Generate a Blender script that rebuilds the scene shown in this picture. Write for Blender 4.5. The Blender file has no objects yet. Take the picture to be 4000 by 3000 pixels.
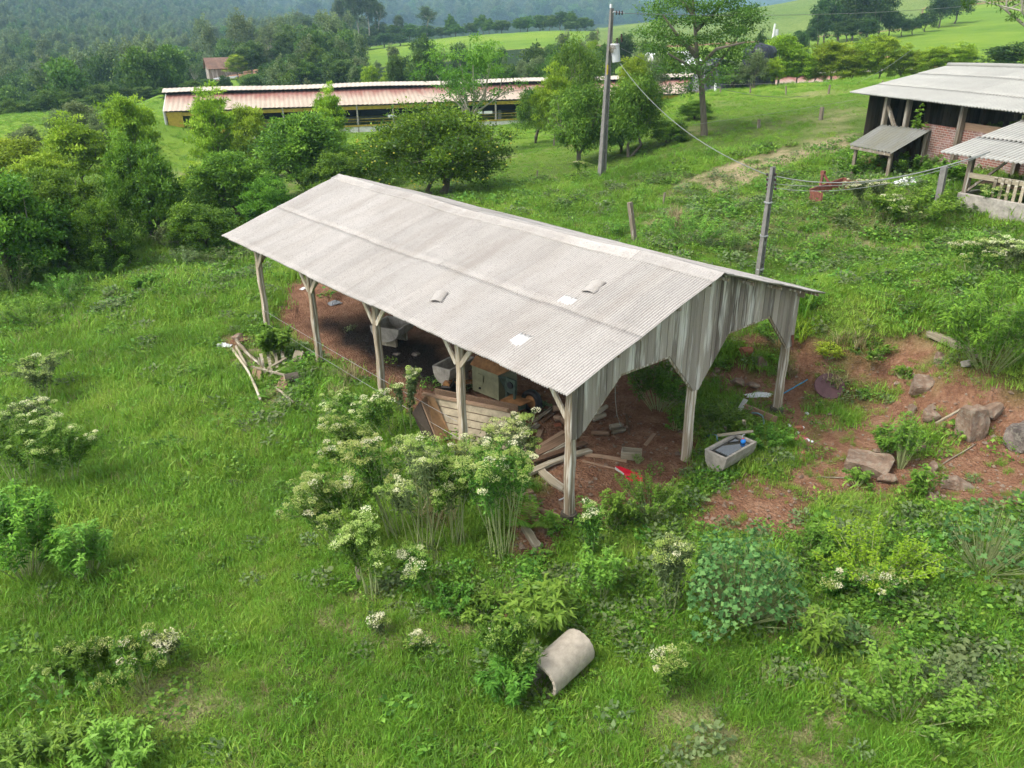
import bpy, bmesh, math, random
import numpy as np
from mathutils import Vector, Matrix
S = bpy.context.scene
COL = S.collection
# ---------------------------------------------------------------- camera, sky, sun, exposure
CAM = np.array([-9.977, -10.115, 9.708]); YAW, PITCH, ROLL, FPX = 0.698, 0.428, -0.011, 3084.0
_cy, _sy, _cp, _sp = math.cos(YAW), math.sin(YAW), math.cos(PITCH), math.sin(PITCH)
FWD = np.array([_sy*_cp, _cy*_cp, -_sp]); _r = np.array([_cy, -_sy, 0]); _u = np.cross(_r, FWD)
RGT = math.cos(ROLL)*_r + math.sin(ROLL)*_u; UPV = -math.sin(ROLL)*_r + math.cos(ROLL)*_u
cd = bpy.data.cameras.new('camera'); cam = bpy.data.objects.new('camera', cd); COL.objects.link(cam)
cd.sensor_width = 36.0; cd.lens = 36.0*FPX/4000; cd.clip_start = 0.1; cd.clip_end = 20000
M = Matrix(((RGT[0], UPV[0], -FWD[0], CAM[0]), (RGT[1], UPV[1], -FWD[1], CAM[1]), (RGT[2], UPV[2], -FWD[2], CAM[2]), (0, 0, 0, 1)))
cam.matrix_world = M; S.camera = cam
SUN_EL, SUN_AZ = math.radians(52), math.radians(-75)     # azimuth from +Y towards +X
w = bpy.data.worlds.new('World'); S.world = w; w.use_nodes = True
nt = w.node_tree; nt.nodes.clear()
sky = nt.nodes.new('ShaderNodeTexSky'); sky.sky_type = 'NISHITA'; sky.sun_disc = False
sky.sun_elevation = SUN_EL; sky.sun_rotation = SUN_AZ; sky.dust_density = 3.0; sky.air_density = 1.0
hs = nt.nodes.new('ShaderNodeHueSaturation'); hs.inputs['Saturation'].default_value = 0.18
bg = nt.nodes.new('ShaderNodeBackground'); bg.inputs['Strength'].default_value = 0.15
wo = nt.nodes.new('ShaderNodeOutputWorld')
nt.links.new(sky.outputs[0], hs.inputs['Color']); nt.links.new(hs.outputs[0], bg.inputs[0]); nt.links.new(bg.outputs[0], wo.inputs[0])
sd = bpy.data.lights.new('sun', 'SUN'); sd.energy = 2.0; sd.angle = math.radians(30); sd.color = (1.0, 0.95, 0.87)
sun = bpy.data.objects.new('sun', sd); COL.objects.link(sun)
_sdir = Vector((math.sin(SUN_AZ)*math.cos(SUN_EL), math.cos(SUN_AZ)*math.cos(SUN_EL), math.sin(SUN_EL)))
sun.rotation_euler = _sdir.to_track_quat('Z', 'Y').to_euler()
sun.location = (0, 0, 60)
S.view_settings.view_transform = 'Standard'; S.view_settings.look = 'None'
S.view_settings.exposure = 0.93; S.view_settings.gamma = 1.0
S.cycles.max_bounces = 5; S.cycles.diffuse_bounces = 3; S.cycles.transmission_bounces = 3
S.cycles.volume_bounces = 1; S.cycles.transparent_max_bounces = 4
S.cycles.use_adaptive_sampling = True; S.cycles.adaptive_threshold = 0.03

# ---------------------------------------------------------------- noise and terrain height
_rs = np.random.RandomState(5); _T = _rs.rand(256, 256)
def vn(x, y, s, o=0):
    x = np.asarray(x, float)/s + 37.3 + o*11.7; y = np.asarray(y, float)/s + 71.9 + o*5.3
    xi = np.floor(x).astype(int); yi = np.floor(y).astype(int); fx = x-xi; fy = y-yi
    fx = fx*fx*(3-2*fx); fy = fy*fy*(3-2*fy)
    a = _T[xi % 256, yi % 256]; b = _T[(xi+1) % 256, yi % 256]; c = _T[xi % 256, (yi+1) % 256]; d = _T[(xi+1) % 256, (yi+1) % 256]
    return (a*(1-fx)+b*fx)*(1-fy) + (c*(1-fx)+d*fx)*fy
def fbm(x, y, s, n=3, o=0):
    t = 0; a = 1; k = 0
    for i in range(n):
        t = t + a*vn(x, y, s/2**i, o+i); k += a; a *= .55
    return t/k
def ray(px, py): return FWD + (px-2000)/FPX*RGT - (py-1500)/FPX*UPV
def heading(px): d = ray(px, 100); return math.atan2(d[0], d[1])
def zat(px, py, r):
    d = ray(px, py); return CAM[2] + d[2]*r/math.hypot(d[0], d[1])
def at_z(px, py, z): d = ray(px, py); return CAM + d*(z-CAM[2])/d[2]
def at_r(px, py, r): d = ray(px, py); return CAM + d*r/math.hypot(d[0], d[1])
def at_Y(px, py, Y): d = ray(px, py); return CAM + d*(Y-CAM[1])/d[1]
# far relief: columns of (distance, image row or ('z', height)) seen from the drone's position
_FAR = {
 -1800: [(40,('z',-.5)),(90,('z',-2)),(200,('z',-6)),(300,('z',-9)),(600,('z',25)),(1000,('z',90)),(1500,('z',150)),(2200,('z',160)),(3000,('z',150)),(4300,('z',250)),(5600,('z',200))],
 0: [(45,('z',-.3)),(60,('z',-1.2)),(92,495),(125,437),(160,('z',-6)),(300,('z',-10)),(500,205),(700,105),(950,-40),(1500,-150),(2200,-120),(3000,('z',150)),(4300,-75),(5600,('z',200))],
 350: [(45,('z',0)),(62,('z',-.8)),(75,('z',-1.4)),(92,480),(130,428),(165,('z',-6)),(300,('z',-9)),(500,225),(700,120),(950,10),(1500,-110),(2200,-80),(3000,('z',150)),(4300,-75),(5600,('z',200))],
 620: [(45,('z',.2)),(60,('z',-.7)),(71,('z',-1.55)),(82,('z',-1.6)),(105,415),(150,345),(200,('z',-5)),(300,('z',-8)),(500,235),(700,145),(950,50),(1350,-60),(2200,('z',120)),(3000,('z',150)),(4300,-75),(5600,('z',200))],
 860: [(45,('z',.4)),(62,('z',-.7)),(74,('z',-1.5)),(90,('z',-1.6)),(130,('z',-1.2)),(200,285),(260,('z',-3)),(400,('z',-5)),(700,150),(950,85),(1150,25),(1500,('z',30)),(2000,('z',100)),(4300,-75),(5600,('z',200))],
 1150: [(45,('z',.5)),(64,('z',-.5)),(78,('z',-1.35)),(95,('z',-1.45)),(130,('z',-1.2)),(200,262),(260,230),(350,('z',2)),(500,('z',3)),(800,140),(1000,108),(1400,('z',0)),(2000,40),(2600,('z',30)),(4300,-75),(5600,('z',200))],
 1420: [(45,('z',.7)),(64,('z',-.2)),(80,('z',-1.25)),(96,('z',-1.3)),(150,('z',0)),(225,255),(300,196),(330,185),(450,('z',2)),(800,('z',2)),(1400,('z',10)),(2000,8),(2600,('z',30)),(4300,-75),(5600,('z',200))],
 1800: [(45,('z',1.0)),(62,('z',.1)),(83,('z',-1.15)),(98,('z',-1.2)),(150,('z',0)),(225,215),(300,148),(330,140),(450,('z',3)),(800,('z',2)),(1400,('z',10)),(2000,-22),(2600,('z',40)),(4300,-75),(5600,('z',200))],
 2150: [(47,('z',1.5)),(64,('z',.7)),(86,('z',-.9)),(100,('z',-1.0)),(150,('z',1.5)),(240,170),(300,122),(330,117),(450,('z',3)),(800,('z',2)),(1400,('z',8)),(2000,35),(2600,('z',40)),(4300,-75),(5600,('z',200))],
 2420: [(47,640),(68,('z',.9)),(90,('z',-.2)),(102,('z',-.6)),(160,('z',1.5)),(240,190),(300,140),(450,92),(600,('z',2)),(1400,('z',8)),(2000,90),(2600,('z',40)),(4300,-75),(5600,('z',200))],
 2700: [(40,600),(62,455),(80,385),(90,362),(105,('z',1)),(170,('z',2)),(260,165),(450,62),(600,('z',8)),(2000,90),(4300,-75),(5600,('z',200))],
 3000: [(34,700),(45,560),(62,435),(80,361),(92,328),(108,('z',1.2)),(180,215),(260,150),(450,15),(600,('z',15)),(2000,90),(4300,-75),(5600,('z',200))],
 3300: [(34,600),(45,510),(62,400),(80,334),(92,311),(108,('z',1.6)),(150,218),(200,170),(260,130),(450,-30),(700,-90),(2000,('z',60)),(5600,('z',200))],
 3650: [(34,560),(45,480),(62,380),(80,318),(92,293),(108,('z',2.2)),(140,240),(170,185),(230,120),(300,60),(500,-60),(800,-150),(2000,('z',120)),(5600,('z',200))],
 4000: [(34,560),(45,470),(62,370),(80,300),(92,275),(108,('z',2.6)),(130,230),(170,170),(240,90),(300,30),(500,-100),(800,-200),(2000,('z',150)),(5600,('z',250))],
 6000: [(34,('z',4)),(80,('z',5)),(150,('z',9)),(300,('z',25)),(800,('z',80)),(2000,('z',150)),(5600,('z',200))],
}
_ks = sorted(_FAR); _NR, _NH = 260, 420
_lr = np.linspace(math.log(30), math.log(5600), _NR)
_hd = np.linspace(heading(-1800), heading(6000), _NH)
_cols = []
for k in _ks:
    rr = [math.log(a) for a, b in _FAR[k]]; zz = [b[1] if isinstance(b, tuple) else zat(k, b, a) for a, b in _FAR[k]]
    _cols.append(np.interp(_lr, rr, zz))
_cols = np.array(_cols); _hk = np.array([heading(k) for k in _ks])
_G = np.array([np.interp(_hd, _hk, _cols[:, i]) for i in range(_NR)]).T      # [heading, r]
def _blur(A, n):
    for _ in range(n):
        B = A.copy(); B[1:-1] = .25*A[:-2]+.5*A[1:-1]+.25*A[2:]; A = B.copy(); A[:, 1:-1] = .25*B[:, :-2]+.5*B[:, 1:-1]+.25*B[:, 2:]
    return A
_G = _blur(_G, 6)
def far_h(x, y):
    dx = x-CAM[0]; dy = y-CAM[1]; r = np.hypot(dx, dy)+1e-6; a = np.arctan2(dx, dy)
    mid = (_hd[0]+_hd[-1])/2; a = (a-mid+math.pi) % (2*math.pi)-math.pi+mid
    out = np.maximum(np.maximum(_hd[0]-a, a-_hd[-1]), 0)     # behind the camera: sweep back to the left column
    a2 = np.clip(a, _hd[0], _hd[-1])
    i = np.clip((a2-_hd[0])/(_hd[1]-_hd[0]), 0, _NH-1.001); j = np.clip((np.log(r)-_lr[0])/(_lr[1]-_lr[0]), 0, _NR-1.001)
    ii = i.astype(int); jj = j.astype(int); fi = i-ii; fj = j-jj
    z = (_G[ii, jj]*(1-fi)+_G[ii+1, jj]*fi)*(1-fj)+(_G[ii, jj+1]*(1-fi)+_G[ii+1, jj+1]*fi)*fj
    q = np.clip(out/1.5, 0, 1); return z*(1-q)+q*np.clip(r-60, 0, 3000)*.02
# near relief: multiquadric through surveyed points
_P = [(2000,3100,0),(0,3050,0),(4000,3050,.25),(4000,2400,.35),(4000,2000,.6),(3790,1720,.55),(3950,1650,.8),(3500,1520,.35),(3400,1680,.2),(3120,1650,0),
 (2860,1480,0),(3020,1420,.25),(3200,1450,.45),(3060,1260,1.5),(3400,1270,1.85),(3560,1400,1.25),(3750,1400,1.8),(3960,1400,2.1),(3400,1000,2.2),(3745,870,2.95),(3990,920,3.0),
 (3300,720,2.9),(3363,600,3.3),(2975,1085,1.5),(2475,950,1.2),(2348,690,1.5),(2300,850,1.2),(1700,762,.7),(1000,1060,.15),(500,1080,.1),(100,1080,-.1),(0,1500,-.15),(0,2100,-.1),
 (700,1700,0),(1000,2300,0),(2200,2600,-.1),(3000,2400,.1),(3000,2050,.05),(2700,760,1.8),(3000,700,2.5),(3500,1700,.3)]
_C = [(x, y, z) for x, y, z in [tuple(at_z(a, b, c)) for a, b, c in _P]]
_C += [(0,0,0),(4,0,0),(8,0,-.03),(0,4,0),(0,7.5,.02),(0,11,.05),(0,15,.12),(4,7,0),(4,15,.1),(8,5,0),(8,10,.05),(8,15,.15),(9.2,5,.1),(9.2,10,.2),(11.6,5,1.4),(11.8,10,1.5),
 (11,16,1.2),(4,20,.4),(0,22,.25),(14,22,1.6),(22,-6,3.2),(22,4,3.5),(28,0,3.8),(30,14,3.0),(-10,-10,-.1),(-25,-5,-.3),(-5,-25,.2),(15,-20,1.5),(-20,15,-.3)]
_C = np.array(_C); _c2 = 1.5**2
def _mq(a, b): return np.sqrt(((a[:, None, :]-b[None, :, :])**2).sum(-1)+_c2)
_n = len(_C); _A = np.zeros((_n+1, _n+1)); _A[:_n, :_n] = _mq(_C[:, :2], _C[:, :2])+np.eye(_n)*-.15; _A[_n, :_n] = 1; _A[:_n, _n] = 1
_W = np.linalg.solve(_A, np.append(_C[:, 2], 0))
def near_h(x, y):
    x = np.atleast_1d(x); y = np.atleast_1d(y); out = np.empty(len(x))
    for k in range(0, len(x), 20000):
        p = np.stack([x[k:k+20000], y[k:k+20000]], -1); out[k:k+20000] = _mq(p, _C[:, :2])@_W[:_n]+_W[_n]
    return out
def height(x, y):
    x = np.atleast_1d(np.asarray(x, float)); y = np.atleast_1d(np.asarray(y, float))
    r = np.hypot(x-CAM[0], y-CAM[1]); t = np.clip((r-38)/26, 0, 1); t = t*t*(3-2*t)
    z = np.empty(len(x)); m = t < 1
    f = far_h(x, y); z[:] = f
    if m.any(): z[m] = near_h(x[m], y[m])*(1-t[m])+f[m]*t[m]
    inside = (x > -.6)&(x < 8.8)&(y > -.8)&(y < 16)
    z = z + np.where(inside, .25, 1)*((fbm(x, y, 3.2, 3, 3)-.5)*.28*np.clip(r/14, .3, 1.4) + (vn(x, y, .5, 9)-.5)*.05*(r < 70))
    k = np.clip((r-350)/500, 0, 1)
    z = z + k*((fbm(x, y, 260, 3, 21)-.5)*30*np.clip(r/1600, .2, 2.2))
    return z
def H(x, y): return float(height([x], [y])[0])
def G(px, py):
    """the point of the ground seen at a place in the photograph"""
    d = ray(px, py); d = d/math.hypot(d[0], d[1]); rs = np.exp(np.linspace(math.log(5), math.log(900), 500))
    P = CAM[None]+d[None]*rs[:, None]; hh = height(P[:, 0], P[:, 1]); b = np.where(P[:, 2] < hh)[0]
    if len(b) == 0: return Vector(tuple(CAM+d*300))
    i = b[0]
    if i == 0: return Vector(tuple(P[0]))
    a0 = P[i-1, 2]-hh[i-1]; a1 = hh[i]-P[i, 2]; r = rs[i-1]+(rs[i]-rs[i-1])*a0/(a0+a1); p = CAM+d*r
    return Vector((p[0], p[1], H(p[0], p[1])))

# ---------------------------------------------------------------- materials
def mat(name, build):
    m = bpy.data.materials.new(name); m.use_nodes = True; t = m.node_tree
    bs = t.nodes['Principled BSDF']; build(t, bs); return m
def N(t, kind, **kw):
    n = t.nodes.new('ShaderNode'+kind)
    for k, v in kw.items():
        if k.startswith('i_'): n.inputs[k[2:].replace('_', ' ')].default_value = v
        else: setattr(n, k, v)
    return n
def ramp(t, fac, stops):
    r = t.nodes.new('ShaderNodeValToRGB'); e = r.color_ramp.elements
    e[0].position, e[0].color = stops[0][0], (*stops[0][1], 1); e[1].position, e[1].color = stops[1][0], (*stops[1][1], 1)
    for p, c in stops[2:]:
        q = e.new(p); q.color = (*c, 1)
    t.links.new(fac, r.inputs[0]); return r.outputs[0]
def mix(t, fac, a, b, mode='MIX'):
    m = t.nodes.new('ShaderNodeMix'); m.data_type = 'RGBA'; m.blend_type = mode
    for s, v in ((0, fac), (6, a), (7, b)):
        if isinstance(v, bpy.types.NodeSocket): t.links.new(v, m.inputs[s])
        elif s == 0: m.inputs[0].default_value = v
        else: m.inputs[s].default_value = (*v, 1)
    return m.outputs[2]
def math_(t, op, a, b=0.0):
    m = t.nodes.new('ShaderNodeMath'); m.operation = op
    for i, v in ((0, a), (1, b)):
        if isinstance(v, bpy.types.NodeSocket): t.links.new(v, m.inputs[i])
        else: m.inputs[i].default_value = v
    return m.outputs[0]
def attr(t, name): n = t.nodes.new('ShaderNodeAttribute'); n.attribute_name = name; return n.outputs['Fac']
def noise(t, scale, detail=4, rough=.6, vec=None, stretch=None, obj=False):
    n = N(t, 'TexNoise', i_Scale=scale, i_Detail=detail, i_Roughness=rough)
    if vec is None:
        if obj: vec = t.nodes.new('ShaderNodeTexCoord').outputs['Object']
        else: vec = t.nodes.new('ShaderNodeNewGeometry').outputs['Position']
    if stretch:
        mp = t.nodes.new('ShaderNodeMapping'); mp.inputs['Scale'].default_value = stretch; t.links.new(vec, mp.inputs[0]); vec = mp.outputs[0]
    t.links.new(vec, n.inputs['Vector']); return n.outputs['Fac']
def bump(t, bs, h, dist=.02, strength=.6):
    b = N(t, 'Bump', i_Strength=strength, i_Distance=dist); t.links.new(h, b.inputs['Height']); t.links.new(b.outputs[0], bs.inputs['Normal'])
def simple(name, col, rough=.7, metal=0, var=.25, scale=6, spec=.3):
    def f(t, bs):
        n = noise(t, scale, 5, .65, obj=True); c2 = tuple(min(1, c*(1+var)) for c in col); c1 = tuple(c*(1-var) for c in col)
        t.links.new(ramp(t, n, [(.3, c1), (.7, c2)]), bs.inputs['Base Color'])
        bs.inputs['Roughness'].default_value = rough; bs.inputs['Metallic'].default_value = metal; bs.inputs['Specular IOR Level'].default_value = spec
        bump(t, bs, n, .01, .3)
    return mat(name, f)
def wood(name, dark, light, stretch=(1.2, 22, 22), pale=None, amt=.5):
    def f(t, bs):
        n = noise(t, 1.6, 6, .7, obj=True, stretch=stretch); n2 = noise(t, 2.2, 3, .6, obj=True, stretch=tuple(max(.25, s*.45) for s in stretch))
        tn = attr(t, 'tone'); f1 = math_(t, 'ADD', math_(t, 'MULTIPLY', n, .55), math_(t, 'MULTIPLY', tn, .5))
        c = ramp(t, f1, [(.28, dark), (.72, light)])
        if pale: c = mix(t, ramp(t, n2, [(.5+.08*(1-amt), (0, 0, 0)), (.62+.08*(1-amt), (1, 1, 1))]), c, pale)
        oi = t.nodes.new('ShaderNodeObjectInfo'); v = math_(t, 'ADD', math_(t, 'MULTIPLY', oi.outputs['Random'], .35), .82)
        mm = t.nodes.new('ShaderNodeVectorMath'); mm.operation = 'SCALE'; t.links.new(c, mm.inputs[0]); t.links.new(v, mm.inputs['Scale'])
        t.links.new(mm.outputs[0], bs.inputs['Base Color']); bs.inputs['Roughness'].default_value = .85; bs.inputs['Specular IOR Level'].default_value = .2
        bump(t, bs, n, .012, .7)
    return mat(name, f)
def leaf(name, dark, mid, light, trans=.35, rough=.5, wn=0):
    """foliage: colour runs from dark to light with each leaf's own tone"""
    def f(t, bs):
        tn = attr(t, 'tone')
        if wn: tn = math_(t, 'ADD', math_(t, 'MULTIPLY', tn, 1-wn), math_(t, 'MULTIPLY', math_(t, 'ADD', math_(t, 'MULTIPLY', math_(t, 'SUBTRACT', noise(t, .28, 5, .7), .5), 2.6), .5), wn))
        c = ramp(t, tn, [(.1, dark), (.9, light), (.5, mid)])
        oi = t.nodes.new('ShaderNodeObjectInfo'); hsn = t.nodes.new('ShaderNodeHueSaturation')
        t.links.new(math_(t, 'ADD', math_(t, 'MULTIPLY', oi.outputs['Random'], .03), .485), hsn.inputs['Hue'])
        t.links.new(math_(t, 'ADD', math_(t, 'MULTIPLY', oi.outputs['Random'], .3), .86), hsn.inputs['Value']); t.links.new(c, hsn.inputs['Color']); c = hsn.outputs[0]
        t.links.new(c, bs.inputs['Base Color']); bs.inputs['Roughness'].default_value = rough; bs.inputs['Specular IOR Level'].default_value = .25
        tr = t.nodes.new('ShaderNodeBsdfTranslucent'); t.links.new(mix(t, .4, c, light), tr.inputs[0])
        ms = t.nodes.new('ShaderNodeMixShader'); ms.inputs[0].default_value = trans
        t.links.new(bs.outputs[0], ms.inputs[1]); t.links.new(tr.outputs[0], ms.inputs[2]); t.links.new(ms.outputs[0], t.nodes['Material Output'].inputs[0])
    return mat(name, f)

# ---------------------------------------------------------------- mesh helpers
class MB:
    def __init__(s): s.v = []; s.f = []; s.t = []; s.n = 0
    def add(s, v, f, tone=.5):
        v = np.asarray(v, float).reshape(-1, 3); s.v.append(v); s.f += [tuple(i+s.n for i in q) for q in f]
        s.t.append(np.full(len(v), tone) if np.isscalar(tone) else np.asarray(tone)); s.n += len(v)
    def box(s, c, d, R=None, tone=.5):
        x, y, z = [k/2 for k in d]
        p = np.array([(-x,-y,-z),(x,-y,-z),(x,y,-z),(-x,y,-z),(-x,-y,z),(x,-y,z),(x,y,z),(-x,y,z)])
        if R is not None: p = p@np.array(R).T
        s.add(p+np.array(c), [(0,3,2,1),(4,5,6,7),(0,1,5,4),(1,2,6,5),(2,3,7,6),(3,0,4,7)], tone)
    def bar(s, a, b, wd, th=None, tone=.5, up=(0, 0, 1)):
        a = np.array(a, float); b = np.array(b, float); d = b-a; L = np.linalg.norm(d); x = d/L; u = np.array(up, float)
        if abs(x@u) > .98: u = np.array((1., 0, 0))
        y = np.cross(u, x); y /= np.linalg.norm(y); z = np.cross(x, y)
        s.box((a+b)/2, (L, wd, th or wd), np.stack([x, y, z], 1), tone)
    def tube(s, pts, rad, n=8, tone=.5, caps=True):
        pts = [np.array(p, float) for p in pts]; rad = [rad]*len(pts) if np.isscalar(rad) else list(rad); V = []; u = None
        for i, p in enumerate(pts):
            d = (pts[min(i+1, len(pts)-1)]-pts[max(i-1, 0)]); d = d/(np.linalg.norm(d)+1e-9)
            if u is None: u = np.cross(d, (0, 0, 1.) if abs(d[2]) < .9 else (1., 0, 0))
            u = u-d*(u@d); u /= np.linalg.norm(u)+1e-9; v = np.cross(d, u)
            for k in range(n):
                a = 2*math.pi*k/n; V.append(p+rad[i]*(math.cos(a)*u+math.sin(a)*v))
        F = [(i*n+k, i*n+(k+1) % n, (i+1)*n+(k+1) % n, (i+1)*n+k) for i in range(len(pts)-1) for k in range(n)]
        if caps: F += [tuple(range(n-1, -1, -1)), tuple((len(pts)-1)*n+k for k in range(n))]
        s.add(V, F, tone)
    def build(s, name, m, parent=None, smooth=False, loc=None):
        v = np.concatenate(s.v); t = np.concatenate(s.t)
        me = bpy.data.meshes.new(name); me.from_pydata([tuple(p) for p in v], [], s.f)
        a = me.attributes.new('tone', 'FLOAT', 'POINT'); a.data.foreach_set('value', t.astype(np.float32))
        me.materials.append(m)
        if smooth: me.polygons.foreach_set('use_smooth', [True]*len(me.polygons))
        o = bpy.data.objects.new(name, me); COL.objects.link(o)
        if loc is not None: o.location = loc
        if parent: o.parent = parent
        return o
def quads_mesh(name, V, tone, m, nv=4):
    """V: (k, nv, 3) polygons"""
    k = len(V); me = bpy.data.meshes.new(name); me.vertices.add(k*nv); me.vertices.foreach_set('co', V.reshape(-1).astype(np.float32))
    me.loops.add(k*nv); me.loops.foreach_set('vertex_index', np.arange(k*nv, dtype=np.int32))
    me.polygons.add(k); me.polygons.foreach_set('loop_start', np.arange(0, k*nv, nv, dtype=np.int32)); me.polygons.foreach_set('loop_total', np.full(k, nv, np.int32))
    me.update(calc_edges=True); a = me.attributes.new('tone', 'FLOAT', 'POINT'); a.data.foreach_set('value', np.repeat(tone, nv).astype(np.float32))
    me.materials.append(m); return me
def obj(name, me, parent=None, loc=None):
    o = bpy.data.objects.new(name, me); COL.objects.link(o)
    if parent: o.parent = parent
    if loc is not None: o.location = loc
    return o
def tag(o, label, cat, group=None, kind=None):
    if label: o['label'] = label
    if cat: o['category'] = cat
    if group: o['group'] = group
    if kind: o['kind'] = kind
    return o
def thing(name, label, cat, loc=(0, 0, 0), rz=0, group=None):
    o = bpy.data.objects.new(name, None); COL.objects.link(o); o.empty_display_size = .2
    o.location = loc; o.rotation_euler = (0, 0, rz); return tag(o, label, cat, group)
def dup(o, parent=None):
    c = o.copy(); COL.objects.link(c); c.parent = parent
    for ch in list(o.children): dup(ch, c)
    return c
def nrm(v): return v/(np.linalg.norm(v, axis=-1, keepdims=True)+1e-9)
def leaves(rng, P, D, L, wd, up=.6):
    """one rhombic leaf per point: P base, D direction, L length, wd width (arrays)"""
    k = len(P); D = nrm(D); nn = nrm(rng.normal(size=(k, 3))*(1-up)+np.array([0, 0, 1.])*up)
    s = nrm(np.cross(D, nn)); L = np.broadcast_to(L, k)[:, None]; wd = np.broadcast_to(wd, k)[:, None]
    mid = P+D*L*.45+np.cross(s, D)*L*.08
    return np.stack([P, mid-s*wd/2, P+D*L, mid+s*wd/2], 1)
def rnd_dir(rng, k): return nrm(rng.normal(size=(k, 3)))
# ---------------------------------------------------------------- ground
def poly(pts): return np.array([tuple(G(x, y))[:2] for x, y in pts])
def pdist(x, y, Q):
    """signed distance to a polygon, negative inside"""
    ins = np.zeros(len(x), bool); d = np.full(len(x), 1e9)
    for i in range(len(Q)):
        a = Q[i]; b = Q[(i+1) % len(Q)]; e = b-a; t = np.clip(((x-a[0])*e[0]+(y-a[1])*e[1])/(e@e+1e-9), 0, 1)
        d = np.minimum(d, np.hypot(x-a[0]-t*e[0], y-a[1]-t*e[1]))
        c = (a[1] > y) != (b[1] > y); xx = (b[0]-a[0])*(y-a[1])/(b[1]-a[1]+1e-12)+a[0]; ins ^= c&(x < xx)
    return np.where(ins, -d, d)
FLOOR = poly([(1150,1120),(1260,1085),(1400,1120)]); FLOOR = np.array([[.5,1.5],[.15,4],[.2,8],[.25,12],[.5,15.5],[2.4,18.5],[4.6,19.5],[8.4,17],[9.6,10],[9.4,4],[8.6,2.6],[6.3,2.3],[5.6,1.4],[5.2,.2],[4.1,-.35],[3.2,-.6],[1.6,-.9],[.7,-1.0],[.1,-.5],[-.2,.6]])
YARD = poly([(2790,1500),(2850,1400),(3000,1400),(3200,1470),(3300,1420),(3450,1400),(3560,1330),(3800,1400),(3950,1500),(4150,1600),(4150,2010),(3850,1990),(3600,1960),(3350,1950),(3180,1960),(3060,1900),(3050,1780),(3050,1690),(2960,1580)])
PATCH = poly([(2800,1890),(2900,1850),(3030,1830),(3150,1930),(3200,2050),(3160,2160),(3020,2110),(2900,2095),(2690,2085),(2740,1960)])
RUT = poly([(3030,2330),(3110,2290),(3090,2440),(3000,2520),(2960,2480)])
PIPED = poly([(2120,2690),(2200,2700),(2170,2800),(2110,2770)])
GAP = poly([(1900,2360),(1980,2370),(2050,2420),(1990,2430)])
LEFTD = poly([(880,1330),(950,1310),(1000,1300),(960,1340),(880,1370)])
BANK = poly([(2830,1420),(2860,1290),(3040,1240),(3180,1330),(3420,1420),(3300,1470),(3150,1440),(3000,1400)])
PATH = poly([(2700,690),(2860,635),(3060,575),(3340,520),(3360,575),(3120,640),(2920,715),(2760,765)])
MANURE = np.array([[1.4,14],[2.2,14.6],[3.6,13.2],[3.8,10],[3.2,7.2],[2.4,6.6],[1.5,7.6],[1.3,9.5],[1.7,11],[1.2,12.6]])
SCRUB = poly([(2600,700),(3300,640),(3700,800),(4000,1000),(4000,1300),(3300,1100),(3000,1050),(2700,950),(2450,900)])
LEFTS = poly([(880,1330),(1000,1310),(1180,1400),(1220,1470),(1150,1610),(1020,1600),(900,1420)])
FRONTR = poly([(2400,2150),(3100,2150),(3900,2300),(3900,2700),(3000,2700),(2500,2500)])
BEAMS = poly([(1950,1925),(2120,1900),(2230,1950),(2240,2060),(2150,2170),(2050,2150),(2020,2040)])
def masks(x, y):
    n = (fbm(x, y, 1.3, 4, 40)-.5); n2 = (fbm(x, y, .5, 3, 60)-.5)
    def sm(d, w_): return np.clip(.5-d/w_, 0, 1)
    dirt = sm(pdist(x, y, FLOOR)+n*.8, .5)
    dirt = np.maximum(dirt, sm(pdist(x, y, YARD)+n*1.6+n2*.5, .7))
    for Q in (PATCH, RUT, PIPED, GAP, LEFTD): dirt = np.maximum(dirt, sm(pdist(x, y, Q)+n*.8+n2*.3, .4))
    dirt = np.maximum(dirt, sm(pdist(x, y, BANK)+n*2.2+n2*.6, .6))
    straw = np.maximum(sm(pdist(x, y, PATH)+n*1.3, 1.0), sm(pdist(x, y, SCRUB)+n*3, 3)*.5)
    straw = np.maximum(straw, np.clip((fbm(x, y, 6, 3, 80)-.62)*4, 0, .5))
    straw = np.maximum(straw, sm(pdist(x, y, LEFTS)+n*1.2, 1.0)*.62); straw = np.maximum(straw, sm(pdist(x, y, FRONTR)+n*4, 3)*.3)
    dirt = np.maximum(dirt, sm(pdist(x, y, BEAMS)+n*.9+n2*.3, .4))
    man = sm(pdist(x, y, MANURE)+n*1.4, .8)
    # weedy islands in the yard
    isl = np.clip((fbm(x, y, 1.1, 3, 95)-.6)*8, 0, 1)*(pdist(x, y, YARD) < .3)
    dirt = dirt*(1-isl*.65)
    return dirt, straw, man
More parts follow.
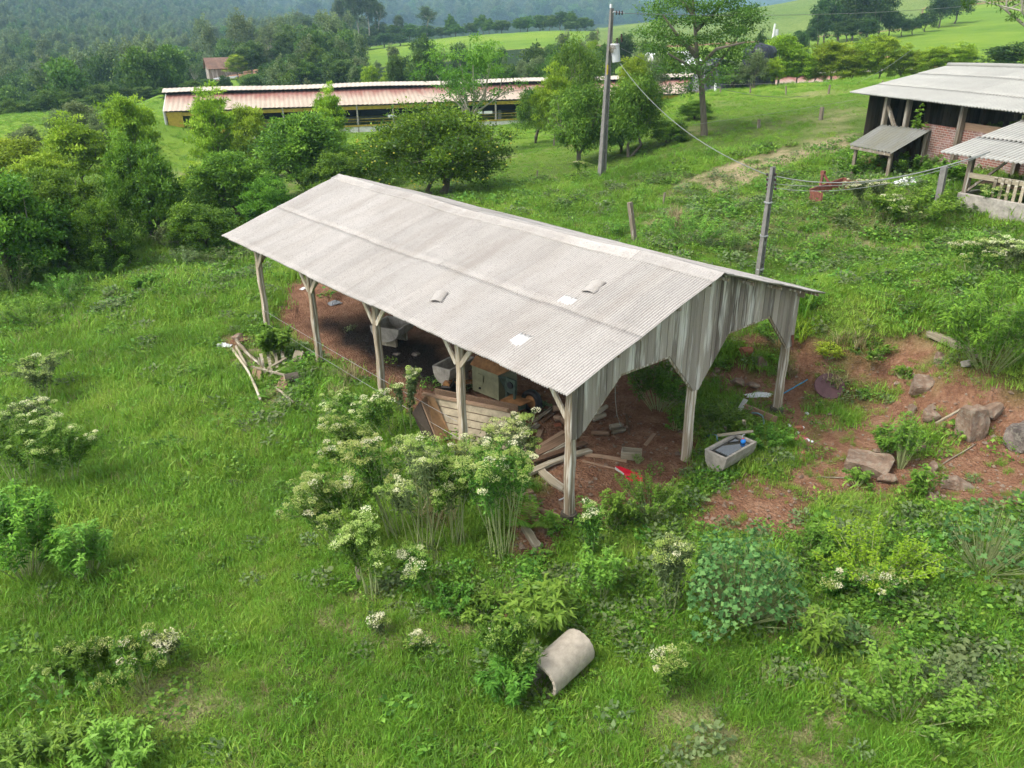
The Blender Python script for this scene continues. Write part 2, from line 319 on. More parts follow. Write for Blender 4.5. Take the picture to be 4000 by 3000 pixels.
def build_ground():
    a = np.unique(np.concatenate([np.radians(np.arange(-180, 180, 3.0)), np.linspace(math.radians(-6), math.radians(88), 520)]))
    r = [0.0, 1.5, 3]; 
    while r[-1] < 5500: r.append(r[-1]*1.0185 if r[-1] < 60 else r[-1]*1.022)
    r = np.array(r[1:]); A, R = np.meshgrid(a, r); x = (CAM[0]+R*np.sin(A)).ravel(); y = (CAM[1]+R*np.cos(A)).ravel(); z = height(x, y)
    n = len(a); k = len(r); idx = np.arange(n*k).reshape(k, n); nx = np.roll(idx, -1, axis=1)
    F = np.stack([idx[:-1], nx[:-1], nx[1:], idx[1:]], -1).reshape(-1, 4)
    me = bpy.data.meshes.new('ground'); V = np.concatenate([np.stack([x, y, z], 1), [[CAM[0], CAM[1], H(CAM[0], CAM[1])]]])
    tri = [(n*k, int(nx[0, i]), int(idx[0, i])) for i in range(n)]
    me.from_pydata(V.tolist(), [], F.tolist()+tri)
    R1 = R.ravel(); d = np.zeros(len(V)); s = np.zeros(len(V)); mnr = np.zeros(len(V)); m = R1 < 75
    dd, ss, mm = masks(x[m], y[m]); i = np.where(m)[0]; d[i] = dd; s[i] = ss; mnr[i] = mm
    zone = np.zeros(len(V)); zone[:n*k] = zone_of(x, y)
    for nm, arr in (('dirt', d), ('straw', s), ('manure', mnr), ('zone', zone)):
        at = me.attributes.new(nm, 'FLOAT', 'POINT'); at.data.foreach_set('value', arr.astype(np.float32))
    me.polygons.foreach_set('use_smooth', [True]*len(me.polygons)); me.materials.append(M_ground)
    me.update(); o = obj('ground', me); o['kind'] = 'structure'; return o
def to_px(x, y, z):
    v = np.stack([x-CAM[0], y-CAM[1], z-CAM[2]], -1); dp = v@FWD; dp = np.where(dp < .1, .1, dp)
    return 2000+FPX*(v@RGT)/dp, 1500-FPX*(v@UPV)/dp
def zone_of(x, y):
    """0 pasture, 1 woodland floor, .5 maize, .25 bare far earth"""
    dx = x-CAM[0]; dy = y-CAM[1]; r = np.hypot(dx, dy); a = np.arctan2(dx, dy)
    px = 2000+FPX*np.tan(a-YAW)*math.cos(PITCH)/1.0   # heading to column, good near the horizon
    px = np.interp(a, [heading(k) for k in range(-3000, 7001, 100)], list(range(-3000, 7001, 100)))
    z = np.zeros(len(x)); n = fbm(x, y, 40, 3, 13)-.5; rr = r*(1+n*.25)
    z[(r > 340)&(px < 2330)] = 1
    z[(px < 640)&(rr > 150)] = 1
    z[(px < 2330)&(rr > 112)&(rr < 215)&(px > 930)] = 1
    z[(px < 1350)&(rr > 215)] = 1
    z[(px >= 2330)&(r > 245)&(px < 3600)] = .5; z[(px >= 3600)&(r > 330)] = .5
    z[(px >= 2330)&(r > 900)] = 1
    e = (px > 760)&(px < 1110)&(r > 185)&(r < 235)&(n > -.12); z[e] = .25
    e = (px > 2330)&(px < 3000)&(np.abs(r-243) < 6); z[e] = .25
    # dirt road up the right-hand hill
    rd = np.interp(px, [3250, 3330, 3420, 3560, 3700, 3800, 3900], [190, 166, 152, 143, 131, 122, 113]); e = (px > 3260)&(px < 3900)&(np.abs(r-rd) < 2.6); z[e] = .25
    return z
def _gm(t, bs):
    geo = t.nodes.new('ShaderNodeNewGeometry').outputs['Position']
    nb = noise(t, .12, 5, .6); nm_ = noise(t, .9, 5, .65); nf = noise(t, 9, 5, .7); nl = noise(t, .02, 4, .6)
    soil = ramp(t, nf, [(.3, (.045, .04, .016)), (.7, (.09, .085, .03))])
    turf = ramp(t, math_(t, 'ADD', math_(t, 'MULTIPLY', nb, .5), math_(t, 'MULTIPLY', nm_, .5)), [(.3, (.06, .125, .014)), (.7, (.17, .26, .035)), (.5, (.105, .2, .022))])
    dist = N(t, 'CameraData')
    far = t.nodes.new('ShaderNodeMapRange')
    grass = mix(t, .55, soil, turf)
    fieldc = ramp(t, math_(t, 'ADD', math_(t, 'MULTIPLY', nl, .6), math_(t, 'MULTIPLY', nb, .4)), [(.35, (.11, .21, .02)), (.65, (.23, .32, .035)), (.5, (.16, .27, .024))])
    fa = attr(t, 'zone'); rad = attr(t, 'farness')
    pasture = mix(t, rad, grass, fieldc)
    wd = ramp(t, nm_, [(.3, (.012, .03, .008)), (.7, (.03, .06, .015))])
    corn = ramp(t, math_(t, 'ADD', math_(t, 'MULTIPLY', noise(t, .5, 3, .6, stretch=(1, 3.5, 1)), .6), math_(t, 'MULTIPLY', nl, .4)), [(.38, (.09, .165, .028)), (.62, (.21, .27, .07))])
    earth = ramp(t, noise(t, .5, 4), [(.3, (.19, .08, .04)), (.7, (.33, .2, .12))])
    c = mix(t, math_(t, 'GREATER_THAN', fa, .12), pasture, earth)
    c = mix(t, math_(t, 'GREATER_THAN', fa, .37), c, corn); c = mix(t, math_(t, 'GREATER_THAN', fa, .75), c, wd)
    straw = ramp(t, noise(t, 14, 4, .7, stretch=(1, 2.5, 1)), [(.3, (.22, .16, .08)), (.7, (.58, .47, .31))])
    st = attr(t, 'straw'); c = mix(t, math_(t, 'MULTIPLY', st, ramp(t, nm_, [(.35, (.2, .2, .2)), (.6, (1, 1, 1))])), c, straw)
    vor = N(t, 'TexVoronoi', i_Scale=16.0); t.links.new(geo, vor.inputs['Vector'])
    dn = math_(t, 'ADD', math_(t, 'MULTIPLY', nf, .5), math_(t, 'MULTIPLY', noise(t, 1.6, 4), .5))
    red = ramp(t, dn, [(.32, (.125, .056, .034)), (.68, (.37, .225, .145)), (.5, (.24, .122, .072))])
    peb = ramp(t, vor.outputs['Distance'], [(.06, (.40, .26, .17)), (.2, (0, 0, 0))])
    pm = ramp(t, noise(t, 2.3, 3), [(.5, (0, 0, 0)), (.62, (.55, .55, .55))])
    red = mix(t, pm, red, mix(t, .6, red, peb, 'ADD'))
    red = mix(t, ramp(t, noise(t, 22, 4, .75, stretch=(1, 4, 1)), [(.62, (0, 0, 0)), (.7, (.5, .5, .5))]), red, (.34, .22, .12))
    c = mix(t, attr(t, 'dirt'), c, red)
    mn = ramp(t, nf, [(.35, (.008, .006, .005)), (.75, (.035, .026, .022))])
    c = mix(t, attr(t, 'manure'), c, mn)
    t.links.new(c, bs.inputs['Base Color']); bs.inputs['Roughness'].default_value = .95; bs.inputs['Specular IOR Level'].default_value = .15
    hh = math_(t, 'ADD', nf, math_(t, 'MULTIPLY', vor.outputs['Distance'], -.6)); bump(t, bs, hh, .09, 1.0)
M_ground = mat('ground', _gm)
ground = build_ground()
_v = np.empty(len(ground.data.vertices)*3, np.float32); ground.data.vertices.foreach_get('co', _v); _v = _v.reshape(-1, 3)
_rr = np.hypot(_v[:, 0]-CAM[0], _v[:, 1]-CAM[1]); _at = ground.data.attributes.new('farness', 'FLOAT', 'POINT'); _at.data.foreach_set('value', np.clip((_rr-45)/40, 0, 1).astype(np.float32))

# ---------------------------------------------------------------- shared materials
def _fc(base, spot, warm):
    def f(t, bs):
        n = noise(t, 1.1, 5, .65, obj=True); n2 = noise(t, 30, 4, .75, obj=True); n3 = noise(t, .35, 4, .6, obj=True, stretch=(.9, 4.5, 1))
        c = ramp(t, n, [(.3, tuple(k*.86 for k in base)), (.7, base)]); c = mix(t, ramp(t, n3, [(.42, (0, 0, 0)), (.72, (.8, .8, .8))]), c, warm)
        c = mix(t, ramp(t, n2, [(.52, (0, 0, 0)), (.68, (.75, .75, .75))]), c, spot)
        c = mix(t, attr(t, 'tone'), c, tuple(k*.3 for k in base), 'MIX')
        t.links.new(c, bs.inputs['Base Color']); bs.inputs['Roughness'].default_value = .9; bs.inputs['Specular IOR Level'].default_value = .15
        bump(t, bs, n2, .006, .5)
    return f
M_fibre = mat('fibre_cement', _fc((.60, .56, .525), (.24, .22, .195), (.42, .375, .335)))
M_fibre_old = mat('weathered_fibre_cement', _fc((.5, .49, .45), (.27, .26, .23), (.4, .4, .37)))
M_fibre_dark = mat('dark_fibre_cement', _fc((.20, .20, .18), (.10, .10, .085), (.16, .15, .10)))
M_board = wood('silvered_boards', (.14, .115, .095), (.46, .40, .345), (5, 5, .35), pale=(.70, .66, .61), amt=.75)
M_postw = wood('post_wood', (.20, .145, .095), (.56, .46, .34), (16, 16, .7), pale=(.70, .65, .57), amt=.9)
M_plank = wood('plank_wood', (.13, .075, .045), (.40, .27, .18), (1, 16, 16))
M_plankg = wood('grey_plank_wood', (.13, .105, .07), (.42, .36, .26), (1, 16, 16), pale=(.5, .46, .38), amt=.4)
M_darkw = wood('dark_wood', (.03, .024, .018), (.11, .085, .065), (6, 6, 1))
M_barnw = wood('barn_post_wood', (.09, .07, .05), (.30, .25, .19), (12, 12, .8), pale=(.42, .40, .36), amt=.3)
M_bark = wood('bark', (.07, .06, .045), (.24, .21, .16), (5, 5, 1.2))
M_concrete = simple('concrete', (.33, .30, .26), .9, var=.35, scale=5)
M_conc_pole = simple('pole_concrete', (.20, .19, .175), .85, var=.25, scale=3)
M_pipe = simple('pipe_concrete', (.40, .345, .275), .92, var=.22, scale=7)
def _rockm(c1, c2, c3):
    def f(t, bs):
        n = noise(t, 2.2, 7, .7, obj=True); n2 = noise(t, 7, 6, .75, obj=True); c = ramp(t, n, [(.35, c1), (.66, c3), (.5, c2)])
        c = mix(t, ramp(t, n2, [(.5, (0, 0, 0)), (.64, (.6, .6, .6))]), c, (.30, .28, .22)); c = mix(t, ramp(t, n2, [(.3, (.7, .7, .7)), (.42, (0, 0, 0))]), c, (.14, .06, .035))
        t.links.new(c, bs.inputs['Base Color']); bs.inputs['Roughness'].default_value = .93; bump(t, bs, math_(t, 'ADD', n, math_(t, 'MULTIPLY', n2, .5)), .07, 1.0)
    return f
M_rock = mat('rock', _rockm((.13, .085, .06), (.22, .145, .10), (.34, .25, .18))); M_rockd = mat('dark_rock', _rockm((.06, .05, .045), (.13, .105, .09), (.26, .21, .18)))
M_stem = simple('green_stem', (.27, .31, .13), .7, var=.3, scale=9)
M_black = simple('black_rubber', (.02, .02, .022), .6, var=.3)
M_void = simple('dark_interior', (.02, .018, .015), .95, var=.3)
M_white = simple('white_paint', (.72, .73, .72), .7, var=.12, scale=3)
M_dirtywhite = simple('stained_white', (.55, .54, .5), .8, var=.3, scale=2)
M_plastic = simple('white_plastic', (.75, .75, .76), .4, var=.1)
M_redp = simple('red_paint', (.55, .01, .03), .35, var=.25, spec=.5)
M_rust = simple('rusty_red_paint', (.20, .07, .05), .7, var=.4, scale=8)
M_rusto = simple('rust_orange_metal', (.30, .15, .06), .75, var=.4, scale=5)
M_mgreen = simple('faded_green_metal', (.20, .20, .12), .65, var=.3, scale=3)
M_mdark = simple('dark_green_metal', (.06, .09, .07), .6, var=.4)
M_grease = simple('greasy_iron', (.03, .028, .026), .45, metal=.5, var=.5)
M_blue = simple('blue_plastic', (.03, .25, .75), .35, var=.1)
M_red = simple('red_plastic', (.75, .02, .03), .4, var=.1)
M_hose = simple('blue_grey_hose', (.16, .28, .33), .5, var=.2)
M_wire = simple('galvanised_wire', (.35, .34, .32), .5, metal=.4, var=.2)
M_cable = simple('pale_cable', (.38, .4, .38), .6, var=.2)
M_metal = simple('galvanised_metal', (.45, .46, .47), .45, metal=.5, var=.15)
M_trafo = simple('grey_enamel', (.52, .53, .54), .45, var=.1, scale=3, spec=.5)
M_insul = simple('brown_porcelain', (.05, .03, .03), .25, var=.2, spec=.6)
M_yellow = simple('yellow_tarp', (.36, .26, .03), .6, var=.3, scale=3)
M_yellowp = simple('yellow_paint', (.75, .55, .04), .6, var=.1)
M_tarp = simple('black_tarp', (.018, .022, .032), .4, var=.4, scale=1.5, spec=.5)
M_brick_r = simple('red_clay', (.32, .12, .07), .9, var=.3)
M_bluep = simple('blue_wall_paint', (.18, .42, .5), .7, var=.15)
M_glass = simple('dark_glass', (.03, .04, .05), .1, var=.1, spec=.8)
M_carp = simple('silver_car_paint', (.42, .45, .48), .3, metal=.3, var=.05, spec=.6)
def _water(t, bs):
    bs.inputs['Base Color'].default_value = (.012, .014, .014, 1); bs.inputs['Roughness'].default_value = .03; bs.inputs['Specular IOR Level'].default_value = 1.0; bs.inputs['IOR'].default_value = 1.9
M_water = mat('trough_water', _water)
def _brickm(t, bs):
    tc = t.nodes.new('ShaderNodeTexCoord').outputs['Object']; mp = N(t, 'Mapping'); mp.inputs['Rotation'].default_value = (math.radians(90), 0, 0); t.links.new(tc, mp.inputs[0])
    b = N(t, 'TexBrick', i_Scale=1.0); b.inputs['Brick Width'].default_value = .26; b.inputs['Row Height'].default_value = .1; b.inputs['Mortar Size'].default_value = .012
    b.inputs['Color1'].default_value = (.27, .10, .07, 1); b.inputs['Color2'].default_value = (.17, .085, .065, 1); b.inputs['Mortar'].default_value = (.36, .31, .27, 1)
    t.links.new(mp.outputs[0], b.inputs['Vector']); c = mix(t, ramp(t, noise(t, 1.4, 5, .7), [(.5, (0, 0, 0)), (.7, (.55, .55, .55))]), b.outputs['Color'], (.45, .40, .42))
    t.links.new(c, bs.inputs['Base Color']); bs.inputs['Roughness'].default_value = .92; bump(t, bs, b.outputs['Fac'], .01, -.6)
M_brick = mat('brickwork', _brickm)
def _longroof(t, bs):
    tc = t.nodes.new('ShaderNodeTexCoord').outputs['Object']; sp = N(t, 'SeparateXYZ'); t.links.new(tc, sp.inputs[0])
    n = noise(t, .5, 5, .7, obj=True, stretch=(1.6, .5, 1)); f = math_(t, 'ADD', sp.outputs['Y'], math_(t, 'MULTIPLY', math_(t, 'SUBTRACT', n, .5), 5.0))
    g = t.nodes.new('ShaderNodeMapRange'); g.inputs['From Min'].default_value = -3.6; g.inputs['From Max'].default_value = -1.6; t.links.new(f, g.inputs['Value'])
    c = mix(t, g.outputs[0], ramp(t, n, [(.3, (.40, .31, .24)), (.7, (.52, .43, .34))]), (.27, .115, .09))
    t.links.new(c, bs.inputs['Base Color']); bs.inputs['Roughness'].default_value = .8
M_longroof = mat('stained_red_sheet', _longroof)
M_caproof = simple('pale_dusty_sheet', (.52, .45, .38), .85, var=.15, scale=1)

TONE = {}
def corr(u0, lu, v0, lv, pitch, amp, fz, axis='x', seg=6, nv=14, jag=0, sheet=0, rng=None):
    """corrugated sheet: waves across u, running along v; fz(u, v) is the underlying surface"""
    nu = max(2, int(round(lu/pitch))*seg); u = np.linspace(u0, u0+lu, nu+1); v = np.linspace(v0, v0+lv, nv+1)
    U, V = np.meshgrid(u, v, indexing='ij'); Z = fz(U, V)+amp*np.cos((U-u0)/pitch*2*math.pi)
    if sheet:
        k = np.floor((U-u0)/sheet).astype(int); rr = np.random.RandomState(3).rand(4000)-.5; Z = Z+.012*rr[k % 4000]; 
        V = V+np.where((V-v0) < lv*.01, 1, 0)*.05*rr[(k*7+1) % 4000]
    P = np.stack([U, V, Z] if axis == 'x' else [V, U, Z], -1).reshape(-1, 3); n = nv+1
    TONE[id(P)] = (.5-.5*np.cos((U-u0)/pitch*2*math.pi)).reshape(-1)*(.6 if pitch < .1 else .7)  # troughs painted darker, putting the waves' shade stripes into the colour
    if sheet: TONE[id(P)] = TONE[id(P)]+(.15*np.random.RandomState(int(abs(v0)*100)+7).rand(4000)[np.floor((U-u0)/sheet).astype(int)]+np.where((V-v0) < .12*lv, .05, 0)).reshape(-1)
    F = [(i*n+j, (i+1)*n+j, (i+1)*n+j+1, i*n+j+1) if axis == 'x' else (i*n+j, i*n+j+1, (i+1)*n+j+1, (i+1)*n+j) for i in range(nu) for j in range(nv)]
    return P, F
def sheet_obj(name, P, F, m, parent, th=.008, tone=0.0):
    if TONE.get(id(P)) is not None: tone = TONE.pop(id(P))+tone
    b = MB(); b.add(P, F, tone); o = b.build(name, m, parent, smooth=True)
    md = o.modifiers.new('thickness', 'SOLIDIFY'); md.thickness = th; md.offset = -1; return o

# ---------------------------------------------------------------- the open shed
SW, SL, HE, HR = 8.0, 14.9, 3.511, 4.765; SLP = (HR-HE)/4
shed = thing('open_shed', 'long open wooden shed with pale corrugated fibre roof over red dirt floor', 'shed')
def sag(Y): return -.07*math.e**0*np.sin(np.clip((Y+.5)/16.6, 0, 1)*math.pi*1.0)*.9+.02*np.sin(Y*1.3)
def roofz(x, y):
    x = np.asarray(x, float); return HE+SLP*(4-np.abs(x-4))+.03+sag(np.asarray(y, float))*np.clip(1-np.abs(x-4)/5, .25, 1)+.012*np.sin(x*3.1+y*.7)
YA, YB = -.533, 16.07
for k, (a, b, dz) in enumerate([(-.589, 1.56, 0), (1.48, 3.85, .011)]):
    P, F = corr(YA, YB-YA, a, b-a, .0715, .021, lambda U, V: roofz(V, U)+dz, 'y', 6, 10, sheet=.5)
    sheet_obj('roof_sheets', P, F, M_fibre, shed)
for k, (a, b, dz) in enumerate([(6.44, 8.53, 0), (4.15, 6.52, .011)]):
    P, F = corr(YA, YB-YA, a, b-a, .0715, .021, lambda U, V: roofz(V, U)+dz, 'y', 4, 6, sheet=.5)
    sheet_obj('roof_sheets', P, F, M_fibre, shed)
# ridge caps, each leaf with a slightly crooked edge
rng = np.random.RandomState(8); b = MB(); y = YA-.02
while y < YB:
    L = 2.4; dz = rng.uniform(-.003, .003); dx = rng.uniform(-.01, .01); ny = 134
    ys = np.linspace(y, min(y+L, YB+.05), ny); xs = np.array([3.66, 3.78, 3.90, 3.97, 4.0, 4.03, 4.10, 4.25, 4.38])
    V = []; 
    for yy in ys:
        for i, x in enumerate(xs):
            wv = .014*math.cos((yy-YA)/.0715*2*math.pi)*(abs(x-4) > .1)
            V.append((x+dx+.012*math.sin(yy*2.1+x), yy, float(roofz(x, yy))+.03+dz+(.02 if abs(x-4) < .05 else 0)+wv*1.1))
    F = [(i*9+j, i*9+j+1, (i+1)*9+j+1, (i+1)*9+j) for i in range(ny-1) for j in range(8)]
    b.add(V, F, .36+rng.uniform(-.1, .12)); y += L-.03
o = b.build('ridge_cap', M_fibre, shed, smooth=True); md = o.modifiers.new('t', 'SOLIDIFY'); md.thickness = .01; md.offset = -1
# posts, footings
def rough_post(a, bz, wd, tone, rng):
    b = MB(); n = 9; V = []; 
    for i in range(n+1):
        t = i/n; w0 = wd*(1+.06*math.sin(i*2.1+a[0]*3+a[1])); jx = .012*math.sin(i*1.7+a[1]); 
        for sx, sy in ((-1, -1), (1, -1), (1, 1), (-1, 1)):
            for q in ((.5*sx, .38*sy), (.38*sx, .5*sy)) if sx*sy > 0 else ((.38*sx, .5*sy), (.5*sx, .38*sy)): V.append((q[0]*w0+jx, q[1]*w0, t*bz))
    F = [(i*8+k, i*8+(k+1) % 8, (i+1)*8+(k+1) % 8, (i+1)*8+k) for i in range(n) for k in range(8)]+[tuple(range(7, -1, -1)), tuple(n*8+k for k in range(8))]
    b.add(V, F, tone); return b
for i in range(5):
    for side, x in (('l', 0.05), ('r', 7.9)):
        y = SL*i/4; z0 = H(x, y)-.1
        top = HE-.1-z0 if not (side == 'r') else HE-.12-z0
        o = rough_post((x, y), top, .19 if i == 0 else .17, rng.uniform(.2, .8), rng).build('post', M_postw, shed, loc=(x, y, z0))
        if (side == 'l' and i in (0, 1, 3)) or (side == 'r' and i == 0):
            f = MB(); f.tube([(x, y, z0-.25), (x, y, z0+.12), (x, y, z0+.3)], [.2, .19, .175], 10, .2); f.build('footing', M_bark, shed)
o = rough_post((4, 0), roofz(4, 0)-H(4, 0)-.05, .19, .5, rng).build('post', M_postw, shed, loc=(4.0, .0, H(4, 0)-.1))
o = rough_post((4, SL), roofz(4, SL)-H(4, SL)-.1, .19, .5, rng).build('post', M_postw, shed, loc=(4.0, SL, H(4, SL)-.1))
# plates, rafters, ties, purlins
b = MB()
for x in (.05, 7.95): b.bar((x, YA+.25, HE-.1), (x, YB-.1, HE-.1), .07, .16, .4)
b.build('wall_plate', M_postw, shed)
for i in range(5):
    y = SL*i/4+(.12 if i == 0 else 0); b = MB()
    for s in (-1, 1): b.bar((4, y, HR-.16), (4+s*4.2, y, HR-.16-SLP*4.2), .06, .15, .4)
    b.bar((.05, y, HE-.12), (7.95, y, HE-.12), .06, .15, .3); b.bar((4, y, HE-.1), (4, y, HR-.2), .1, .1, .3)
    b.build('roof_truss', M_postw, shed)
b = MB()
for x in (-.35, .9, 1.5, 2.7, 3.7, 4.3, 5.3, 6.5, 7.4, 8.3): b.bar((x, YA+.06, float(roofz(x, 3))-.07), (x, YB-.06, float(roofz(x, 3))-.07), .05, .06, .3)
b.build('purlins', M_postw, shed)
for i in range(5):                      # knee braces along the eave and inwards
    y = SL*i/4
    for s in (-1, 1):
        if (i == 0 and s < 0) or (i == 4 and s > 0): continue
        b = MB(); b.bar((0.0, y+s*.08, HE-1.05), (0.0, y+s*.85, HE-.14), .05, .12, .8); b.build('knee_brace', M_postw, shed)
    if i: b = MB(); b.bar((.1, y+.02, HE-1.0), (.85, y+.02, HE-.14), .05, .12, .3); b.build('knee_brace', M_postw, shed)
b = MB(); b.bar((0.0, -.06, HE-1.15), (0, .0, HE-1.14), .03, .03); 
# gable boarding, each board cut along the arch profile
prof = [(-.02, 2.02), (.17, 2.0), (.34, 2.13), (1.39, 3.08), (2.92, 3.06), (3.93, 1.90), (4.10, 1.90), (5.1, 3.07), (6.78, 3.07), (7.82, 1.93), (8.02, 1.95)]
px_, pz_ = [p[0] for p in prof], [p[1] for p in prof]
def bot(x): return float(np.interp(x, px_, pz_))
b = MB(); x = -.03; rng = np.random.RandomState(21)
while x < 8.06:
    wd = rng.uniform(.15, .25); x2 = min(x+wd, 8.08); dy = rng.uniform(-.008, .008); yy = -.11+dy; cut = [x+.007]+[q for q in px_ if x+.012 < q < x2-.012]+[x2-.007]
    tp = [float(roofz(c, 0))-.045 for c in cut]; bt = [bot(c)+rng.uniform(-.006, .006) for c in cut]; n = len(cut); V = []
    if x < 4 < x2: cut.insert(1, 4.0); tp.insert(1, float(roofz(4, 0))-.045); bt.insert(1, bot(4)); n += 1; o_ = np.argsort(cut); cut = [cut[i] for i in o_]; tp = [tp[i] for i in o_]; bt = [bt[i] for i in o_]
    for c, t1, b1 in zip(cut, tp, bt):
        for Y in (yy, yy+.024): V += [(c, Y, b1), (c, Y, t1)]
    F = []
    for i in range(n-1):
        k = i*4; F += [(k, k+4, k+5, k+1), (k+2, k+3, k+7, k+6), (k, k+2, k+6, k+4), (k+1, k+5, k+7, k+3)]
    F += [(0, 1, 3, 2), (n*4-4, n*4-2, n*4-1, n*4-3)]
    b.add(V, F, rng.uniform(0, 1)); x = x2
b.build('gable_boards', M_board, shed)
b = MB(); P_ = [(.34, 2.11), (1.39, 3.05), (2.92, 3.03), (3.95, 1.88)]
for Q in (P_, [(4.08, 1.88), (5.1, 3.04), (6.78, 3.04), (7.82, 1.92)]):
    for a, c in zip(Q[:-1], Q[1:]): b.bar((a[0], -.06, a[1]), (c[0], -.06, c[1]), .05, .06, .3)
b.build('arch_batten', M_postw, shed)
b = MB(); b.add([(7.83,-.15,2.3),(7.98,-.15,2.28),(8.02,-.15,2.05),(8.0,-.15,1.8),(7.93,-.155,2.0)], [(0,1,2,4),(4,2,3)], .5); o = b.build('tin_flashing', M_rust, shed); md = o.modifiers.new('t', 'SOLIDIFY'); md.thickness = .006
# bare repair patches on the sheets
for (x, y, w1, w2) in [(.2, 1.75, .40, .34), (1.75, 1.9, .42, .22)]:
    P, F = corr(y-w1/2-(y-w1/2-YA) % .0715, w1, x-w2/2, w2, .0715, .021, lambda U, V: roofz(V, U)+.010+(.011 if x > 1.5 else 0), 'y', 6, 3)
    q = P.reshape(-1, 4, 3); q[:, 0, 0] += (np.random.RandomState(3).rand(len(q))-.5)*.07; q[:, 3, 0] += (np.random.RandomState(4).rand(len(q))-.5)*.07
    q[:, :, 2] = roofz(q[:, :, 0], q[:, :, 1])+.011+(.011 if x > 1.5 else 0)+.016*np.cos((q[:, :, 1]-YA)/.0715*2*math.pi)
    sheet_obj('pale_patch', q.reshape(-1, 3), F, simple('bare_cement', (.66, .65, .63), .9, var=.08, scale=20), shed, .002)
# ---------------------------------------------------------------- loose things on the ground
def V3(a): return Vector(tuple(float(k) for k in a))
def plank(name, label, cat, p1, p2, wd, th, m=None, z1=0, z2=0, group=None, bend=0, roll=0, rough=0, k=0, round_=False):
    a = G(*p1) if len(p1) == 2 else V3(p1); c = G(*p2) if len(p2) == 2 else V3(p2)
    if round_: th = wd
    a = a+Vector((0, 0, th/2+z1)); c = c+Vector((0, 0, th/2+z2)); d = c-a; L = d.length; rg = np.random.RandomState(int(L*1000) % 9999+k)
    n = 8; V = []; b = MB()
    if round_: b.tube([(L*(i/6-.5), bend*math.sin(i/6*math.pi)+rg.uniform(-.008, .008), rg.uniform(-.006, .006)) for i in range(7)], [wd/2*(1-.12*i/6+rg.uniform(-.05, .05)) for i in range(7)], 9, rg.rand())
    else:
        for i in range(n+1):
            t = i/n-.5; o1 = rg.uniform(-rough, rough)*wd; o2 = rg.uniform(-rough, rough)*wd; y = bend*math.cos(t*math.pi)
            V += [(t*L, y-wd/2+o1, -th/2), (t*L, y+wd/2+o2, -th/2), (t*L, y+wd/2+o2, th/2), (t*L, y-wd/2+o1, th/2)]
        F = [(i*4+q, (i+1)*4+q, (i+1)*4+(q+1) % 4, i*4+(q+1) % 4) for i in range(n) for q in range(4)]+[(0, 1, 2, 3), (n*4+3, n*4+2, n*4+1, n*4)]
        b.add(V, F, rg.rand())
    o = b.build(name, m or M_plank, None, smooth=round_); o.location = (a+c)/2
    q = d.to_track_quat('X', 'Z'); o.rotation_euler = (q.to_matrix()@Matrix.Rotation(math.radians(roll), 3, 'X')).to_euler()
    return tag(o, label, cat, group)
def rockmesh(rg, sx, sy, sz, cut=.75, sub=3, block=False):
    bm = bmesh.new(); bmesh.ops.create_icosphere(bm, subdivisions=sub, radius=1.0); pl = nrm(rg.normal(size=(9, 3))); of = rg.uniform(cut*.75, cut*1.1, 9)
    if block: pl = nrm(np.array([(1,0,0),(-1,0,0),(0,1,0),(0,-1,0),(0,0,1),(0,0,-1),(.8,-.5,.7),(-.7,-.7,.3)])+rg.normal(size=(8, 3))*.1); of = np.array([.6,.62,.6,.6,.6,.62,.78,.85])
    for v in bm.verts:
        p = np.array(v.co)
        for n_, d in zip(pl, of):
            e = p@n_-d
            if e > 0: p = p-n_*e*.98
        p = p*(1+.05*math.sin(p[0]*9+rg.rand()*.2)*math.sin(p[1]*8)); v.co = (p[0]*sx, p[1]*sy, p[2]*sz)
    me = bpy.data.meshes.new('rock'); bm.to_mesh(me); bm.free(); return me
def rock(name, label, px, py, w_, h_, seed, m=None, depth=None, sink=.3, rz=0, group=None, cut=.62, cat='rock', block=False):
    p = G(px, py); dist = (p-Vector(tuple(CAM))).length; k = dist/FPX; sx = w_*k/2*1.3; sz = h_*k/2*1.3; sy = (depth or w_*.8)*k/2*1.25; sink += .05
    me = rockmesh(np.random.RandomState(seed), sx*(1.25 if block else 1), sy*(1.25 if block else 1), sz*(1.2 if block else 1), cut, 4 if block else 3, block); me.materials.append(m or M_rock)
    o = obj(name, me, None, p+Vector((0, 0, sz*(1-sink*2)))); o.rotation_euler = (0, 0, -YAW+rz); return tag(o, label, cat, group)
pl = plank
# planks and boards piled by the nearest post
gp = 'planks in the heap behind the nearest post'
pl('plank', 'dark bark-edged board, farthest of the heap behind the nearest post', 'plank', (2109,1756), (2203,1697), .13, .05, z1=.05, z2=.05, group=gp, rough=.08)
pl('plank', 'brown board second from the back of the plank heap', 'plank', (2116,1766), (2218,1708), .16, .035, z1=.08, z2=.08, group=gp)
pl('plank', 'widest flat brown board in the plank heap by the nearest post', 'plank', (2030,1818), (2240,1716), .28, .035, z1=.13, z2=.1, group=gp, rough=.03)
pl('plank', 'dark split board wedged in the middle of the plank heap', 'plank', (2080,1825), (2240,1738), .11, .06, m=M_plankg, z1=.1, z2=.1, group=gp, rough=.1)
pl('plank', 'long straight brown plank reaching behind the nearest post', 'plank', (2048,1838), (2288,1746), .17, .045, z1=.16, z2=.1, group=gp)
pl('plank', 'pale thick plank with wavy edge in front of the plank heap', 'plank', (2062,1868), (2304,1768), .17, .07, m=M_plankg, z1=.1, z2=.03, group=gp, bend=.07, rough=.07)
pl('plank', 'thin board lying under the pale wavy plank', 'plank', (2180,1812), (2302,1762), .09, .03, z1=.02, z2=.02, group=gp)
